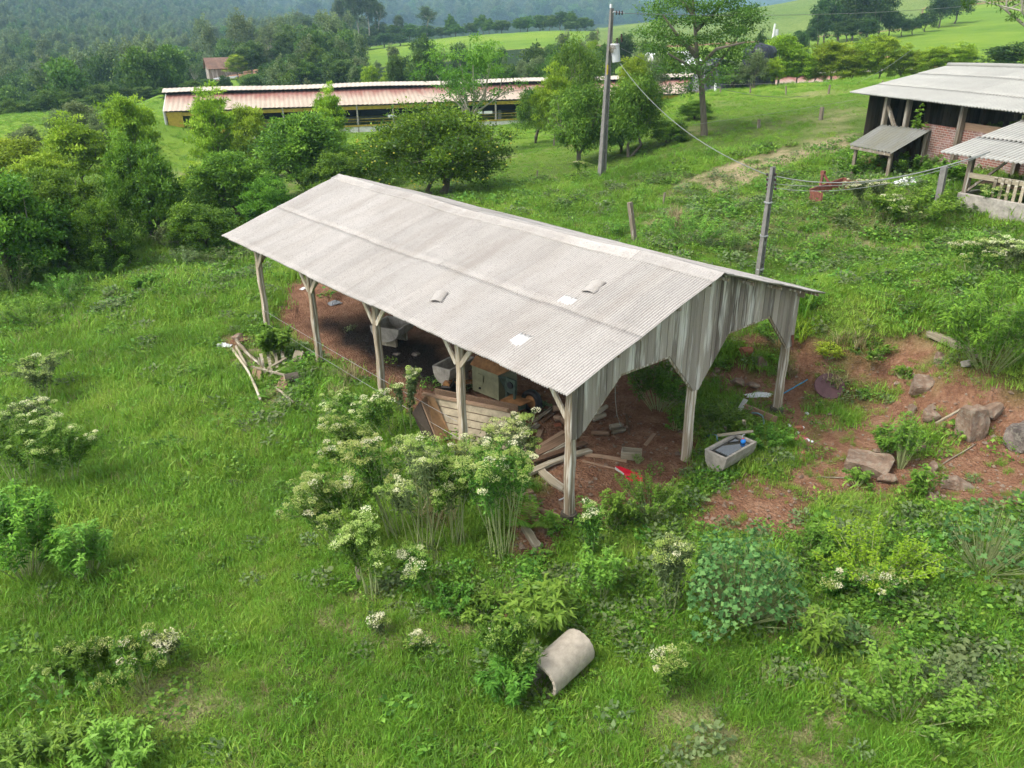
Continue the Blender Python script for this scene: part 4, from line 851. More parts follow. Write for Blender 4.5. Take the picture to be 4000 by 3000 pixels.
b.add(V, F); b.build('pipe_wall', M_pipe, t, smooth=False); b = MB(); b.tube([(.5, 0, .30), (.512, 0, .30)], ri, 32); b.build('dark_end_disc', M_void, t)  # near-black disc closing the far end of the pipe
# roof debris
for (px, py, lb, rz, sx, sy) in [(1715,1163,'curled broken sheet fragment lying on the lower left of the shed roof', .5, .5, .42), (2320,1128,'broken sheet fragment lying on the shed roof near the gable', .2, .62, .42)]:
    d_ = ray(px, py); t_ = (HE+.03+SLP*CAM[0]-CAM[2])/(d_[2]-SLP*d_[0]); p = CAM+d_*t_
    P, F = corr(0, sx, 0, sy, .0715, .014, lambda U, V: 0*U+.05*np.sin(V/sy*math.pi), 'x', 6, 6); P = P-np.array([sx/2, sy/2, 0])
    b = MB(); TONE.pop(id(P), 0); b.add(P*np.array([.8, .8, 1]), F, 0.4); o = b.build('sheet_fragment', M_fibre, None, smooth=True); md = o.modifiers.new('t','SOLIDIFY'); md.thickness = .012
    o.location = (p[0], p[1], float(roofz(p[0], p[1]))+.045); o.rotation_euler = (0, -math.atan(SLP), rz); tag(o, lb, 'roof fragment')

# ---------------------------------------------------------------- poles and lines
def dt_pole(name, label, base, top, w0, w1, group=None):
    t = thing(name, label, 'pole', tuple(base), 0, group); d = Vector(top)-Vector(base); b = MB(); n = 24; h = d.length
    for s in (-1, 1):                      # two flanges and a web, stepped like a double-T pole
        for i in range(n):
            f0, f1 = i/n, (i+1)/n; a = d*f0; c = d*f1; wa = w0+(w1-w0)*(f0+f1)/2; off = Vector((s*wa*.38, 0, 0)); b.bar(tuple(a+off), tuple(c+off), wa*.24, wa*.62, .5, up=(0, 1, 0))
    b.build('flange', M_conc_pole, t); b = MB(); b.bar((0, 0, 0), tuple(d), (w0+w1)/2*.6, (w0+w1)/2*.2, .3, up=(0, 1, 0)); 
    for i in range(1, 6): f = i/6; wa = w0+(w1-w0)*f; b.box(tuple(d*f), (wa*.7, wa*.5, .12))
    b.build('web', M_conc_pole, t); return t, d
pb = G(2350, 690); rr_ = math.hypot(pb.x-CAM[0], pb.y-CAM[1]); pt = V3(at_r(2390, 32, rr_))
t, d = dt_pole('utility_pole', 'tall grey concrete power pole carrying a transformer behind the shed', pb, pt, .44, .2)
rv = V3(RGT); fv = Vector((math.sin(YAW), math.cos(YAW), 0))
def onp(px, py, fw=0): return V3(at_r(px, py, rr_+fw))-pb
b = MB(); c1 = onp(2408, 242, -.1); c0 = onp(2402, 175, -.1); b.tube([tuple(c1), tuple(c0)], [.22, .235], 20); tr = b.build('transformer', M_trafo, t, smooth=False)
b = MB(); b.tube([tuple(c0-Vector((0, 0, .02))), tuple(c0+Vector((0, 0, .06)))], [.26, .23], 20); b.build('lid', M_trafo, tr)
for (x, y0, y1) in ((2411, 172, 148), (2428, 165, 132)): b = MB(); b.tube([tuple(onp(x, y0, -.1)), tuple(onp(x, y1, -.1))], .05, 8); b.build('bushing', M_insul, tr)
b = MB(); b.tube([tuple(onp(2392, 50)), tuple(onp(2398, 46)), tuple(onp(2440, 52))], .03, 6); b.build('bracket', M_metal, t)
for x in (2408, 2419, 2430): b = MB(); q = onp(x, 50); b.tube([tuple(q-rv*.03), tuple(q+rv*.03)], .11, 12); b.build('insulator', M_insul, t)
b = MB(); b.tube([tuple(onp(2386, 30)), tuple(onp(2387, 16))], .07, 8); b.build('top_cap', M_plastic, t)
b = MB(); q = onp(2373, 272, -.24); b.bar(tuple(q-Vector((0, 0, .25))), tuple(q+Vector((0, 0, .25))), .09, .02, up=(0, 1, 0)); b.build('warning_plate', M_yellowp, t)
b = MB(); rg = np.random.RandomState(2); c = onp(2394, 190, -.25)
for k in range(60): a = rnd_dir(rg, 1)[0]*.2; e = rnd_dir(rg, 1)[0]*.22; b.bar(tuple(np.array(c)+a), tuple(np.array(c)+e), .012)
tag(b.build('bird_nest', M_plankg, None, loc=pb), 'straw bird nest wedged between transformer and power pole', 'nest')
p2b = G(2962, 1092); r2 = math.hypot(p2b.x-CAM[0], p2b.y-CAM[1]); p2t = V3(at_r(3020, 652, r2))
t2, d2 = dt_pole('service_pole', 'short grey concrete pole with wire brackets beyond the right roof edge', p2b, p2t, .26, .17)
def on2(px, py, fw=0): return V3(at_r(px, py, r2+fw))
for s, xs in ((-1, 3001), (1, 3029)):
    b = MB(); b.tube([tuple(on2(xs, 678)-p2b), tuple(on2(xs-4, 742)-p2b)], .012, 6); b.build('rack', M_metal, t2)
    for y in (682, 702, 722, 738): b = MB(); q = on2(xs-2+s*2, y)-p2b; b.tube([tuple(q-Vector((0, 0, .04))), tuple(q+Vector((0, 0, .04)))], .04, 8); b.build('spool_insulator', M_insul, t2)
for y in (790, 920, 1050): 
    b = MB(); q = on2(3012-(y-700)*.125, y)-p2b; b.tube([tuple(q-Vector((0, 0, .02))), tuple(q+Vector((0, 0, .02)))], .14, 10); b.build('strap', M_metal, t2)
M_cableg = simple('grey_cable', (.2, .21, .2), .6, var=.2)
def cable(label, A, B, sg, r=.012, m=None, name='power_line'):
    A = V3(A); B = V3(B); b = MB(); b.tube([tuple(A.lerp(B, i/20)-Vector((0, 0, sg*4*(i/20)*(1-i/20)))) for i in range(21)], r, 5); return tag(b.build(name, m or M_cableg), label, 'cable')
cable('twisted cable sagging from the transformer down to the short pole', onp(2420, 245)+pb, on2(3000, 684), .7, .016)
cable('upper service cable from the short pole to the front barn roof', on2(3032, 688), at_r(3868, 592, 24), .45, .016)
cable('middle thin wire from the short pole towards the front barn', on2(3030, 718), at_r(3860, 598, 24), .35, .009)
cable('lowest thin wire from the short pole towards the front barn', on2(3030, 735), at_r(3850, 604, 24), .4, .009)
cable('high conductor running right from the tall power pole across the maize hill', onp(2440, 52)+pb, at_r(4060, -8, 80), .5, .014)
cable('low cable crossing in front of the tall tree and tarp', onp(2428, 190)+pb, at_r(3560, 195, 95), 3.4, .016)
# ---------------------------------------------------------------- long animal house
L0 = V3(at_z(648, 350, 3.5)); L1 = V3(at_z(3640, 264, 3.5)); d = L1-L0; LL = d.length; ang = math.atan2(d.y, d.x)
t = thing('long_barn', 'very long low livestock barn with red-stained sheet roof and raised ridge', 'barn', (L0.x, L0.y, 0), ang)
ZR, ZE, HW = 3.25, 1.75, 5.2      # ridge base, eave, half width   (the roof stands on a floor a little below the camera-side meadow)
gz = [H(L0.x+d.x*f, L0.y+d.y*f) for f in (0, .3, .6, 1)]; GZ = -1.6
ns = 60
def lr(y): return ZE+(ZR-ZE)*(1-abs(y)/HW)
for s in (-1, 1):
    b = MB(); xs = np.arange(0, LL+.01, .25); V = []; ys = [.9*s, 2.4*s, 3.9*s, (HW+.25)*s]
    for i, x in enumerate(xs):
        for y in ys: V.append((x, y, lr(y)+(.04 if i % 2 else 0)+.02*math.sin(x*.7+y)))
    F = [(i*4+j, (i+1)*4+j, (i+1)*4+j+1, i*4+j+1) if s < 0 else (i*4+j, i*4+j+1, (i+1)*4+j+1, (i+1)*4+j) for i in range(len(xs)-1) for j in range(3)]
    b.add(V, F); b.build('roof_slope', M_longroof, t)
b = MB(); xs = np.arange(-.3, LL+.01, .25); V = []
for i, x in enumerate(xs):
    for y in (-1.45, 0, 1.45): V.append((x, y, 3.62-abs(y)*.22+(.035 if i % 2 else 0)+.05*math.sin(x*.35)))
F = [(i*3+j, (i+1)*3+j, (i+1)*3+j+1, i*3+j+1) for i in range(len(xs)-1) for j in range(2)]; b.add(V, F); o = b.build('ridge_roof', M_caproof, t); md = o.modifiers.new('t','SOLIDIFY'); md.thickness = .03
b = MB(); b.box((LL/2, 0, 3.02), (LL, 1.5, .5)); b.build('ridge_gap_shade', M_void, t)  # near-black fill painted as the shade in the ridge gap
b = MB(); b.box((LL/2, -HW-.02, ZE-.12), (LL, .08, .22)); b.build('eave_beam', M_darkw, t)
b = MB(); b.box((LL/2, -HW+.02, ZE-.42), (LL-.2, .16, .34)); b.build('rolled_curtain', M_yellow, t)
for y, nm in ((-HW, 'front'), (HW, 'rear')):
    b = MB(); b.box((LL/2, y, GZ+.45), (LL, .14, 1.0+.0)); b.build('low_wall', M_dirtywhite, t)
    b = MB(); b.box((LL/2, y-.01, GZ+1.03), (LL, .2, .16)); b.build('yellow_ledge', M_yellow, t)
b = MB(); b.box((LL/2, -HW+.02, GZ+1.75), (LL-.3, .03, .06)); b.box((LL/2, -HW+.02, GZ+1.45), (LL-.3, .03, .04)); b.build('rail', M_yellow, t)
for k in range(int(LL//4)+1):
    b = MB(); b.box((.1+k*4.0, -HW, (GZ+ZE)/2), (.16, .18, ZE-GZ)); b.build('pillar', M_concrete, t)
b = MB(); b.box((LL/2, HW-.2, GZ+1.6), (LL-.5, .05, 1.1)); b.build('rear_curtain', M_void, t)  # curtain coloured near-black so interior shade is painted in
b = MB(); b.box((LL/2, 0, GZ+.1), (LL-.4, 2*HW-.4, .15)); b.build('floor_slab', M_void, t)  # floor likewise near-black, painted as interior shade
b = MB(); b.add([(0,-HW-.08,GZ),(0,HW,GZ),(0,HW,ZE),(0,0,ZR-.1),(0,-HW-.08,ZE)], [(0,1,2,3,4)]); o = b.build('end_wall', M_white, t); md = o.modifiers.new('t','SOLIDIFY'); md.thickness = .15; md.offset = 0
b = MB(); b.box((-.09, 0, GZ+.35), (.03, 2*HW+.1, .9)); b.build('blue_plinth', simple('blue_paint', (.10, .30, .55), .7), t)
b = MB(); b.box((1.05, -HW-.1, (GZ+ZE)/2+.4), (1.5, .06, 2.2)); b.build('hanging_curtain', M_yellow, t)
b = MB(); b.add([(1.8,-HW-.12,GZ+1.3),(8.5,-HW-.12,GZ+1.35),(8.2,-HW-.14,GZ+1.0),(5,-HW-.14,GZ+.8),(2.6,-HW-.14,GZ+.45)], [(0,1,2,3,4)]); o = b.build('sagging_curtain', M_yellow, t); md = o.modifiers.new('t','SOLIDIFY'); md.thickness = .05
for k in (13, 24, 34, 35.2): b = MB(); b.box((k*1.0, -HW+.05, GZ+1.9), (1.0, .04, .35)); b.build('white_vent', M_plastic, t)

# ---------------------------------------------------------------- the cattle barn on the right
ZB = 6.35; E0 = V3(at_z(3318, 360, ZB)); E1 = V3(at_z(4000, 440, ZB)); d = E1-E0; LE = d.length+5; ang = math.atan2(d.y, d.x)
t = thing('cattle_barn', 'large grey corrugated-roof barn with brick wall and open dark front', 'barn', (E0.x, E0.y, 0), ang)
mi = (Matrix.Translation(t.location)@Matrix.Rotation(ang, 4, 'Z')).inverted()
def LB(p): return mi@V3(p)
gB = H(E0.x+d.x*.5, E0.y+d.y*.5)
RR = LB(at_z(3672, 262, ZB+1.75)); DW = RR.y       # ridge line in local coords
print('barn', LE, 'ground', gB, 'ridge', RR, 'eave', E0, E1)
dpt = 5.7
def rz_(x, y): x = np.asarray(x, float); y = np.asarray(y, float); return ZB+(1.08)*(1-np.abs(y-dpt)/dpt)+.12*np.sin(np.clip(x/12, 0, 1)*math.pi)*(1-np.abs(y-dpt)/dpt)
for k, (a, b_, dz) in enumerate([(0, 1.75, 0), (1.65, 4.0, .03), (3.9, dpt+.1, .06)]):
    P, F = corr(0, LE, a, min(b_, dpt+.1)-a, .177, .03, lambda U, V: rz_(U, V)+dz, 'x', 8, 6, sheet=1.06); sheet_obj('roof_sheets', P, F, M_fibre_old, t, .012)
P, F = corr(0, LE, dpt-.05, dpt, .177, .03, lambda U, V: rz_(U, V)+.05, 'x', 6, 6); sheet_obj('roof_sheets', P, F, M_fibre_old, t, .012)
b = MB(); b.tube([(x, dpt, float(rz_(x, dpt))+.1) for x in np.linspace(0, LE, 30)], .12, 10); b.build('ridge_cap', M_fibre_old, t, smooth=True)
wy = .55                                  # posts stand back from the eave
def post(par, x, y, z0, z1, w_=.17, m=None, lean=0, name='post'):
    b = MB(); b.bar((x, y, z0), (x+lean, y, z1), w_, w_, .5, up=(0, 1, 0)); return b.build(name, m or M_barnw, par)
pxs = [3398, 3478, 3682, 3905]; xs_ = [LB(at_r(p, y, math.hypot(*(np.array((V3(at_z(p, y, ZB))).xy)-CAM[:2])))).x for p, y in ((3392, 375), (3475, 385), (3683, 410), (3905, 440))]
for x in xs_+[LE-2.0]: post(t, x, wy, gB-.6, float(rz_(x, wy))-.08, .2)
b = MB(); b.bar((.2, wy, ZB-.02), (LE-.2, wy, ZB-.02), .12, .16); b.build('eave_beam', M_barnw, t)
bw0 = LB(at_z(3585, 560, gB+1.5)).x; b = MB(); b.box(((xs_[2]-2.5+LE)/2, wy+.25, gB+.5), (LE-xs_[2]+2.5, .2, 2.4)); b.build('brick_wall', M_brick, t)
b = MB(); b.box(((xs_[2]+LE)/2, wy+.2, gB+1.85), (LE-xs_[2], .1, .3)); b.build('feed_rail', M_plank, t)
# boarding at the left end and inside
b = MB(); rg = np.random.RandomState(6); y = .9
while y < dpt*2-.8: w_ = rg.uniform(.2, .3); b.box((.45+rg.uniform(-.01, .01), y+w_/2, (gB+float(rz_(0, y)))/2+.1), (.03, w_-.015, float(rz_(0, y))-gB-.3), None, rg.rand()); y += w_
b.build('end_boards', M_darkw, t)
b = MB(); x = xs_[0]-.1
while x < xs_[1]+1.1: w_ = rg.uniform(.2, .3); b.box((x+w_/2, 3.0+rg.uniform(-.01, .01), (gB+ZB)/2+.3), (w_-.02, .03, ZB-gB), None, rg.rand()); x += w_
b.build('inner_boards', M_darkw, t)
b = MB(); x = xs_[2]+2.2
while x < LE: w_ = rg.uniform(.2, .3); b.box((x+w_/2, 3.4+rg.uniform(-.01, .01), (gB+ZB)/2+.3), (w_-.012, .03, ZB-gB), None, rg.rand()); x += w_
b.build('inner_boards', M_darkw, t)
b = MB(); b.bar((xs_[0]+.1, wy, ZB-.5), (xs_[0]+1.1, wy, gB+1.0), .14); b.build('diagonal_brace', M_barnw, t)
for x in (xs_[1]+1.9, xs_[2]-.25, xs_[2]+.9, xs_[2]+1.4, xs_[2]+2.1): post(t, x, 3.2, gB-.3, float(rz_(x, 3.2))-.08, .16, M_darkw)
b = MB(); b.bar((xs_[1]+1, 3.1, ZB-.35), (xs_[2]+2.2, 3.1, ZB-.45), .08, .12); b.bar((xs_[2]-.2, 3.1, ZB-1.0), (xs_[2]+2.2, 3.1, ZB-1.0), .06, .08); b.build('cross_rail', M_darkw, t)
for x in (xs_[1], xs_[2], xs_[3]): b = MB(); b.bar((x, .5, ZB-.1), (x, dpt, ZB+.9), .08, .14); b.build('rafter', M_darkw, t)
# lean-to roof in front of it
t3 = thing('lean_to', 'small mossy dark corrugated lean-to standing before the barn corner', 'shelter', (0, 0, 0))
zl, zh = 4.55, 5.35
c00 = V3(at_z(3318, 566, zl)); c10 = V3(at_z(3487, 598, zl)); c01 = V3(at_z(3448, 487, zh)); c11 = V3(at_z(3640, 508, zh)); t3.location = (c00.x, c00.y, 0)
nu = 13*6; nv = 8; V = []; F = []
for i in range(nu+1):
    for j in range(nv+1):
        u = i/nu; v = j/nv; p = c00.lerp(c10, u).lerp(c01.lerp(c11, u), v); V.append((p.x-c00.x, p.y-c00.y, p.z+.03*math.cos(i/6*2*math.pi)))
F = [(i*(nv+1)+j, (i+1)*(nv+1)+j, (i+1)*(nv+1)+j+1, i*(nv+1)+j+1) for i in range(nu) for j in range(nv)]
sheet_obj('roof_sheets', np.array(V), F, M_fibre_dark, t3, .012)
for (u, v) in ((.12, .08), (.93, .06), (.1, .95), (.95, .95)):
    p = c00.lerp(c10, u).lerp(c01.lerp(c11, u), v)-c00; g = H(p.x+c00.x, p.y+c00.y)-.1; b = MB(); b.bar((p.x, p.y, g), (p.x, p.y, p.z+c00.z-.06), .13, .13, .5, up=(0, 1, 0)); b.build('post', M_barnw, t3)
b = MB(); q0 = c00.lerp(c10, .05)-c00; q1 = c00.lerp(c10, .97)-c00; b.bar((q0.x, q0.y, zl-.09), (q1.x, q1.y, zl-.09), .08, .1); q0 = c01.lerp(c11, .05)-c00; q1 = c01.lerp(c11, .97)-c00; b.bar((q0.x, q0.y, zh-.09), (q1.x, q1.y, zh-.09), .08, .1); b.build('beam', M_barnw, t3)
b = MB(); rg = np.random.RandomState(9); A_ = c01-c00; B_2 = c11-c00; nb = 12
for i in range(nb):
    q0 = A_.lerp(B_2, (i+.04)/nb); q1 = A_.lerp(B_2, (i+.96)/nb); b.bar((q0.x, q0.y, zh/2+1.45), (q1.x, q1.y, zh/2+1.45), .03, zh-2.95, rg.rand())
b.build('back_boards', M_darkw, t3)
pm_ = V3(at_z(3448, 585, 4.1)); bm = bmesh.new(); bmesh.ops.create_uvsphere(bm, u_segments=16, v_segments=10, radius=.28)
for v in bm.verts: v.co.z *= 1.15
me = bpy.data.meshes.new('wasp_nest'); bm.to_mesh(me); bm.free(); me.materials.append(simple('papery_tan', (.42, .38, .30), .9)); me.polygons.foreach_set('use_smooth', [True]*len(me.polygons)); tag(obj('hanging_sack', me, None, pm_+Vector((0, 0, .1))), 'pale round sack hanging under the small lean-to roof', 'sack')
# heap of clay pieces under the lean-to
for k, (x, y, lb) in enumerate([(3400,672,'left red clay block under the lean-to'), (3432,678,'middle red clay block under the lean-to'), (3462,674,'right red clay block under the lean-to')]): rock('clay_block', lb, x, y, 46, 40, 60+k, m=M_brick_r, sink=.1, group='clay blocks under the lean-to', cat='block')
# ---------------------------------------------------------------- front barn at the right edge
ZF = 5.15; F0 = V3(at_z(3672, 594, ZF)); F1 = V3(at_z(4000, 640, ZF)); d = F1-F0; ang = math.atan2(d.y, d.x); LF = d.length+4
t = thing('calf_shed', 'low pale corrugated-roof shed with concrete base wall at right edge', 'shed', (F0.x, F0.y, 0), ang); mi = (Matrix.Translation(t.location)@Matrix.Rotation(ang, 4, 'Z')).inverted()
U0 = LB2 = mi@V3(at_z(3820, 528, ZF+.5)); gF = H(F0.x+d.x*.5, F0.y+d.y*.5); sk = U0.x/max(U0.y, .1); print('calf', LF, U0, gF, 'sk', sk)
def fz2(x, y): return ZF+.185*np.asarray(y, float)
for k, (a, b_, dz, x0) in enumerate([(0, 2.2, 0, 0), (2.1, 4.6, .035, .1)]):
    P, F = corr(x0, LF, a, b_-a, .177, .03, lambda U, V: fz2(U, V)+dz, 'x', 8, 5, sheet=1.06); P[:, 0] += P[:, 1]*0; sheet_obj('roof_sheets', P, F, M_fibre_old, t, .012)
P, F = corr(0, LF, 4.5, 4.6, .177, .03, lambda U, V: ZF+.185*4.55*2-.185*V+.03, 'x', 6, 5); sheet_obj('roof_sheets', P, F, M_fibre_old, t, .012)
wx = mi@V3(at_z(3745, 850, gF)); post(t, 1.0, .5, gF-.5, ZF, .17); post(t, 3.9, .5, gF+.3, ZF, .12); post(t, 6.6, .5, gF-.5, ZF+.05, .17); post(t, 1.0, 4.2, gF-.5, ZF+.7, .17); post(t, 4.5, 4.2, gF-.5, ZF+.7, .17)
b = MB(); b.bar((.3, .5, ZF+.02), (LF-.3, .5, ZF+.02), .08, .12); b.bar((.3, 4.2, ZF+.7), (LF-.3, 4.2, ZF+.7), .08, .12); b.build('beam', M_barnw, t)
b = MB(); b.bar((1.1, .48, ZF-1.3), (2.3, .48, ZF-.1), .1, .08); b.build('diagonal_brace', M_barnw, t)
b = MB(); b.box((LF/2+.55, .3, gF+.25), (LF-.7, .16, .9)); o = b.build('base_wall', M_concrete, t); md = o.modifiers.new('b','BEVEL'); md.width = .02
b = MB(); b.box((.95, 2.4, gF+.25), (.16, 4.0, .9)); b.build('side_wall', M_concrete, t)
b = MB(); b.bar((1.1, .42, gF+1.35), (LF-.5, .42, gF+1.35), .06, .18); b.build('top_rail', M_plankg, t)
b = MB(); 
for k in range(6): b.box((2.15+k*.26, .36, gF+1.0), (.11, .03, .85), None, k/6)
b.build('slatted_gate', M_plankg, t)
b = MB(); b.box((3.75, .36, gF+1.0), (.1, .06, .95)); b.build('gate_post', M_plankg, t)
for k in range(3): b = MB(); b.bar((3.8, .36, gF+.85+k*.24), (LF-.5, .36, gF+.8+k*.24), .03, .12, k/3); b.build('side_rail', M_plankg, t)
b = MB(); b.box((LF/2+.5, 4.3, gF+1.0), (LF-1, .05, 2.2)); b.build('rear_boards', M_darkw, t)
b = MB(); b.box((LF/2+.3, 1.6, gF+1.05), (LF-1.6, 1.6, .06)); b.build('platform', M_plank, t)
b = MB(); b.add([(4.2,.9,gF+1.15),(5.4,1.0,gF+1.2),(5.2,1.5,gF+1.3),(4.3,1.4,gF+1.2)], [(0,1,2,3)]); o = b.build('orange_cloth', simple('orange_cloth', (.55, .12, .04), .8), t); md = o.modifiers.new('t','SOLIDIFY'); md.thickness = .05
# ---------------------------------------------------------------- red rear grader box
t = thing('grader_blade', 'rusty red farm leveller box with hitch frame in the weeds', 'farm implement', tuple(G(3225, 775)))
bb = t.location; 
def w3(x, y, z): p = G(x, y); return tuple(p+Vector((0, 0, z))-bb)
q = [w3(3157, 800, .05), w3(3290, 762, .05), w3(3345, 778, .05)]
for nm, a, b_ in (('side_plate', (3160,792), (3288,748)), ('back_plate', (3288,748), (3350,768)), ('cutting_edge', (3160,796), (3205,812))):
    b = MB(); A = G(*a)-bb; B = G(*b_)-bb; b.bar(tuple(A+Vector((0, 0, .34))), tuple(B+Vector((0, 0, .34))), .06, .5); b.build(nm, M_rust, t)
b = MB(); A = G(3196, 776)-bb; B = G(3240, 764)-bb; T_ = (A+B)/2+Vector((0, .2, 1.0)); b.bar(tuple(A+Vector((0,0,.4))), tuple(T_), .09, .09); b.bar(tuple(B+Vector((0,0,.4))), tuple(T_), .09, .09); b.box(tuple(T_), (.16, .16, .16)); b.build('hitch_frame', M_rust, t)
cloth('plastic_sheet', 'crumpled white plastic sheet in the weeds before the brick wall', 'plastic sheet', 3545, 725, 1.1, .7, M_plastic, 9, .35, -.9)
# ---------------------------------------------------------------- fence posts
def fpost(label, px, py, top, wpx, m, group, lean=0, pxt=None, name='fence_post'):
    p = G(px, py); r = math.hypot(p.x-CAM[0], p.y-CAM[1]); tp = V3(at_r(pxt or px, top, r)); w_ = wpx*(p-V3(CAM)).length/FPX
    b = MB(); b.bar((0, 0, -.1), tuple(tp-p), w_, w_, .5, up=(0, 1, 0)); o = b.build(name, m); o.location = p; return tag(o, label, 'fence post', group)
gfp = 'fence posts in the pasture'
fpost('near grey wooden fence post just beyond the shed roof', 2482, 955, 790, 15, M_barnw, gfp, pxt=2460)
fpost('leaning mossy concrete fence post between weeds and front barn', 3660, 815, 650, 18, M_conc_pole, None, pxt=3690)
fpost('small dark stake in the dry grass right of the near fence post', 2590, 800, 752, 6, M_barnw, gfp, pxt=2597)
for (x, y, tp, w_, lb) in [(2964,500,466,8,'thick wooden pasture post left of the pair'), (3206,468,418,11,'thick wooden pasture post right of the pair'), (3236,366,331,5,'dark leaning pasture stake farthest right before the barn'), (3070,370,336,4,'dark thin pasture stake second from right'), (2931,364,334,4,'dark thin pasture stake third from right'), (2814,370,340,4,'dark thin pasture stake nearest the tall tree'), (3447,330,315,4,'tiny dark stake at the barn roof corner'), (2098,700,665,4,'thin stake in the tall grass left of power pole')]:
    fpost(lb, x, y, tp, w_, M_barnw, gfp, pxt=x+(6 if x in (3236, 3206) else 1))
gwp = 'white posts along the long barn'
for (x, y, tp, w_, lb) in [(2515,384,355,6,'white post at the barn corner left of the pale trunk'), (2642,378,342,6,'white post right of the power pole tree'), (2795,358,324,7,'white post below the black tarp, left one'), (2950,338,308,7,'white post below the black tarp, right one'), (1952,468,430,8,'white post on the meadow before the long barn'), (744,678,650,6,'white peg in the grass below the long barn end'), (940,615,592,6,'white peg among the bushes below the long barn')]:
    fpost(lb, x, y, tp, w_, M_plastic, gwp)
fpost('short wooden stake at the hedge foot left of the shed', 505, 1050, 1015, 9, M_barnw, None)
fpost('thin brown post beside the white meadow post', 2018, 470, 440, 4, M_barnw, gfp)
p1, p2 = G(2814, 370), G(3236, 366); cable('thin fence wire strung along the far pasture stakes', p1+Vector((0,0,.9)), p2+Vector((0,0,.9)), .02, .008, M_wire, 'fence_wire')
cable('thin fence wire between the thick pasture posts', G(2700,540)+Vector((0,0,.8)), G(3340,440)+Vector((0,0,.8)), .05, .008, M_wire, 'fence_wire')
for k, zz in enumerate((.5, .95)): cable(['lower fence wire along the left eave posts', 'upper fence wire along the left eave posts'][k], (-.05, 15, zz), (-.05, 3.8, zz), .04, .006, M_wire, 'fence_wire')
# ---------------------------------------------------------------- far buildings, tarp, car
def place(px, r): p = at_r(px, 100, r); return Vector((p[0], p[1], H(p[0], p[1])))
p = place(2862, 92); t = thing('tarp_stack', 'tall heap wrapped in wrinkled black tarpaulin before the long barn', 'tarp heap', tuple(p), -YAW)
def drape(w0, w1, h, x0, seed, name):
    rg = np.random.RandomState(seed); n = 40; V = []; lv = 12
    for j in range(lv+1):
        f = j/lv; 
        for i in range(n):
            a = 2*math.pi*i/n; r = (w0+(w1-w0)*f**.8)*(1+.12*math.sin(a*5+seed+f*2)+.08*math.sin(a*11+f*3))*(1 if f < .82 else math.sqrt(max(0, 1-((f-.82)/.18)**2))+.02); V.append((x0+r*math.cos(a), r*.9*math.sin(a), h*f))
    F = [(j*n+i, j*n+(i+1) % n, (j+1)*n+(i+1) % n, (j+1)*n+i) for j in range(lv) for i in range(n)]+[tuple(lv*n+i for i in range(n))]; b = MB(); b.add(V, F); return b.build(name, M_tarp, t, smooth=True)
zt = at_r(2960, 176, 92)[2]-p.z; drape(1.9, 1.5, zt+.2, 3.0, 1, 'tall_cover'); drape(3.0, 1.6, zt*.72, -1.3, 2, 'low_cover')
def hut(name, label, px, r, w_, dp, hw, hr, wall, roof, rz, cat='house', win=True):
    p = place(px, r); t = thing(name, label, cat, tuple(p), rz); b = MB(); b.box((0, 0, hw/2-.3), (w_, dp, hw+.6)); b.add([(-w_/2,-dp/2,hw),(-w_/2,dp/2,hw),(-w_/2,0,hr),(w_/2,-dp/2,hw),(w_/2,dp/2,hw),(w_/2,0,hr)], [(0,2,1),(3,4,5)]); b.build('wall', wall, t)
    b = MB(); o_ = .4; sl = (hr-hw)/(dp/2)
    for s in (-1, 1): b.add([(-w_/2-o_,0,hr+.06),(w_/2+o_,0,hr+.06),(w_/2+o_,s*(dp/2+o_),hw-sl*o_+.06),(-w_/2-o_,s*(dp/2+o_),hw-sl*o_+.06)], [(0,1,2,3) if s < 0 else (3,2,1,0)])
    o = b.build('roof', roof, t); md = o.modifiers.new('t','SOLIDIFY'); md.thickness = .08
    if win:
        b = MB(); b.box((-w_*.2, -dp/2-.02, hw*.55), (.9, .06, .9)); b.build('window', M_glass, t); b = MB(); b.box((w_*.25, -dp/2-.02, hw*.42), (.8, .06, 1.8)); b.build('door', M_bluep, t)
    return t
hut('old_wooden_barn', 'grey weathered wooden barn with rust-red roof on the far dirt knoll', 850, 198, 7.2, 5.5, 1.7, 3.6, M_board, simple('rust_roof', (.2, .12, .09), .9, var=.3, scale=1), -YAW+.45, 'barn', False)
t = hut('blue_house', 'tiny pale blue house among the far trees', 1138, 262, 4.2, 4, 2.6, 3.6, simple('pale_blue_wall', (.42, .62, .64), .8, var=.1), simple('grey_tin_roof', (.42, .43, .45), .6), -YAW+.3)
rp = place(846, 180); b = MB(); b.add([(-2.6,-1,.3),(2.4,-1.3,.6),(2.6,1.2,.9),(-2.2,1.2,.5)], [(0,1,2,3)]); o = b.build('tin_sheet', M_metal, loc=rp); o.rotation_euler = (0,0,-YAW); md = o.modifiers.new('t','SOLIDIFY'); md.thickness = .1; tag(o, 'grey tin sheets lying before the far wooden barn', 'tin sheet')
hut('white_roofed_shed', 'shed with bright white metal roof half hidden by the tall tree', 2630, 135, 7, 7, 2.6, 4.2, M_dirtywhite, M_white, -YAW+.25, 'shed', False)
t = thing('power_pole', 'distant white power pole with small transformer on the maize hill', 'pole', tuple(place(3020, 150)))
tp = V3(at_r(3028, 92, 150))-t.location; b = MB(); b.tube([(0,0,0), tuple(tp)], [.26, .16], 8); b.build('shaft', M_white, t); b = MB(); b.tube([tuple(tp*.72+Vector((.45,-.3,0))), tuple(tp*.72+Vector((.45,-.3,1.0)))], .3, 10); b.build('transformer', M_trafo, t)
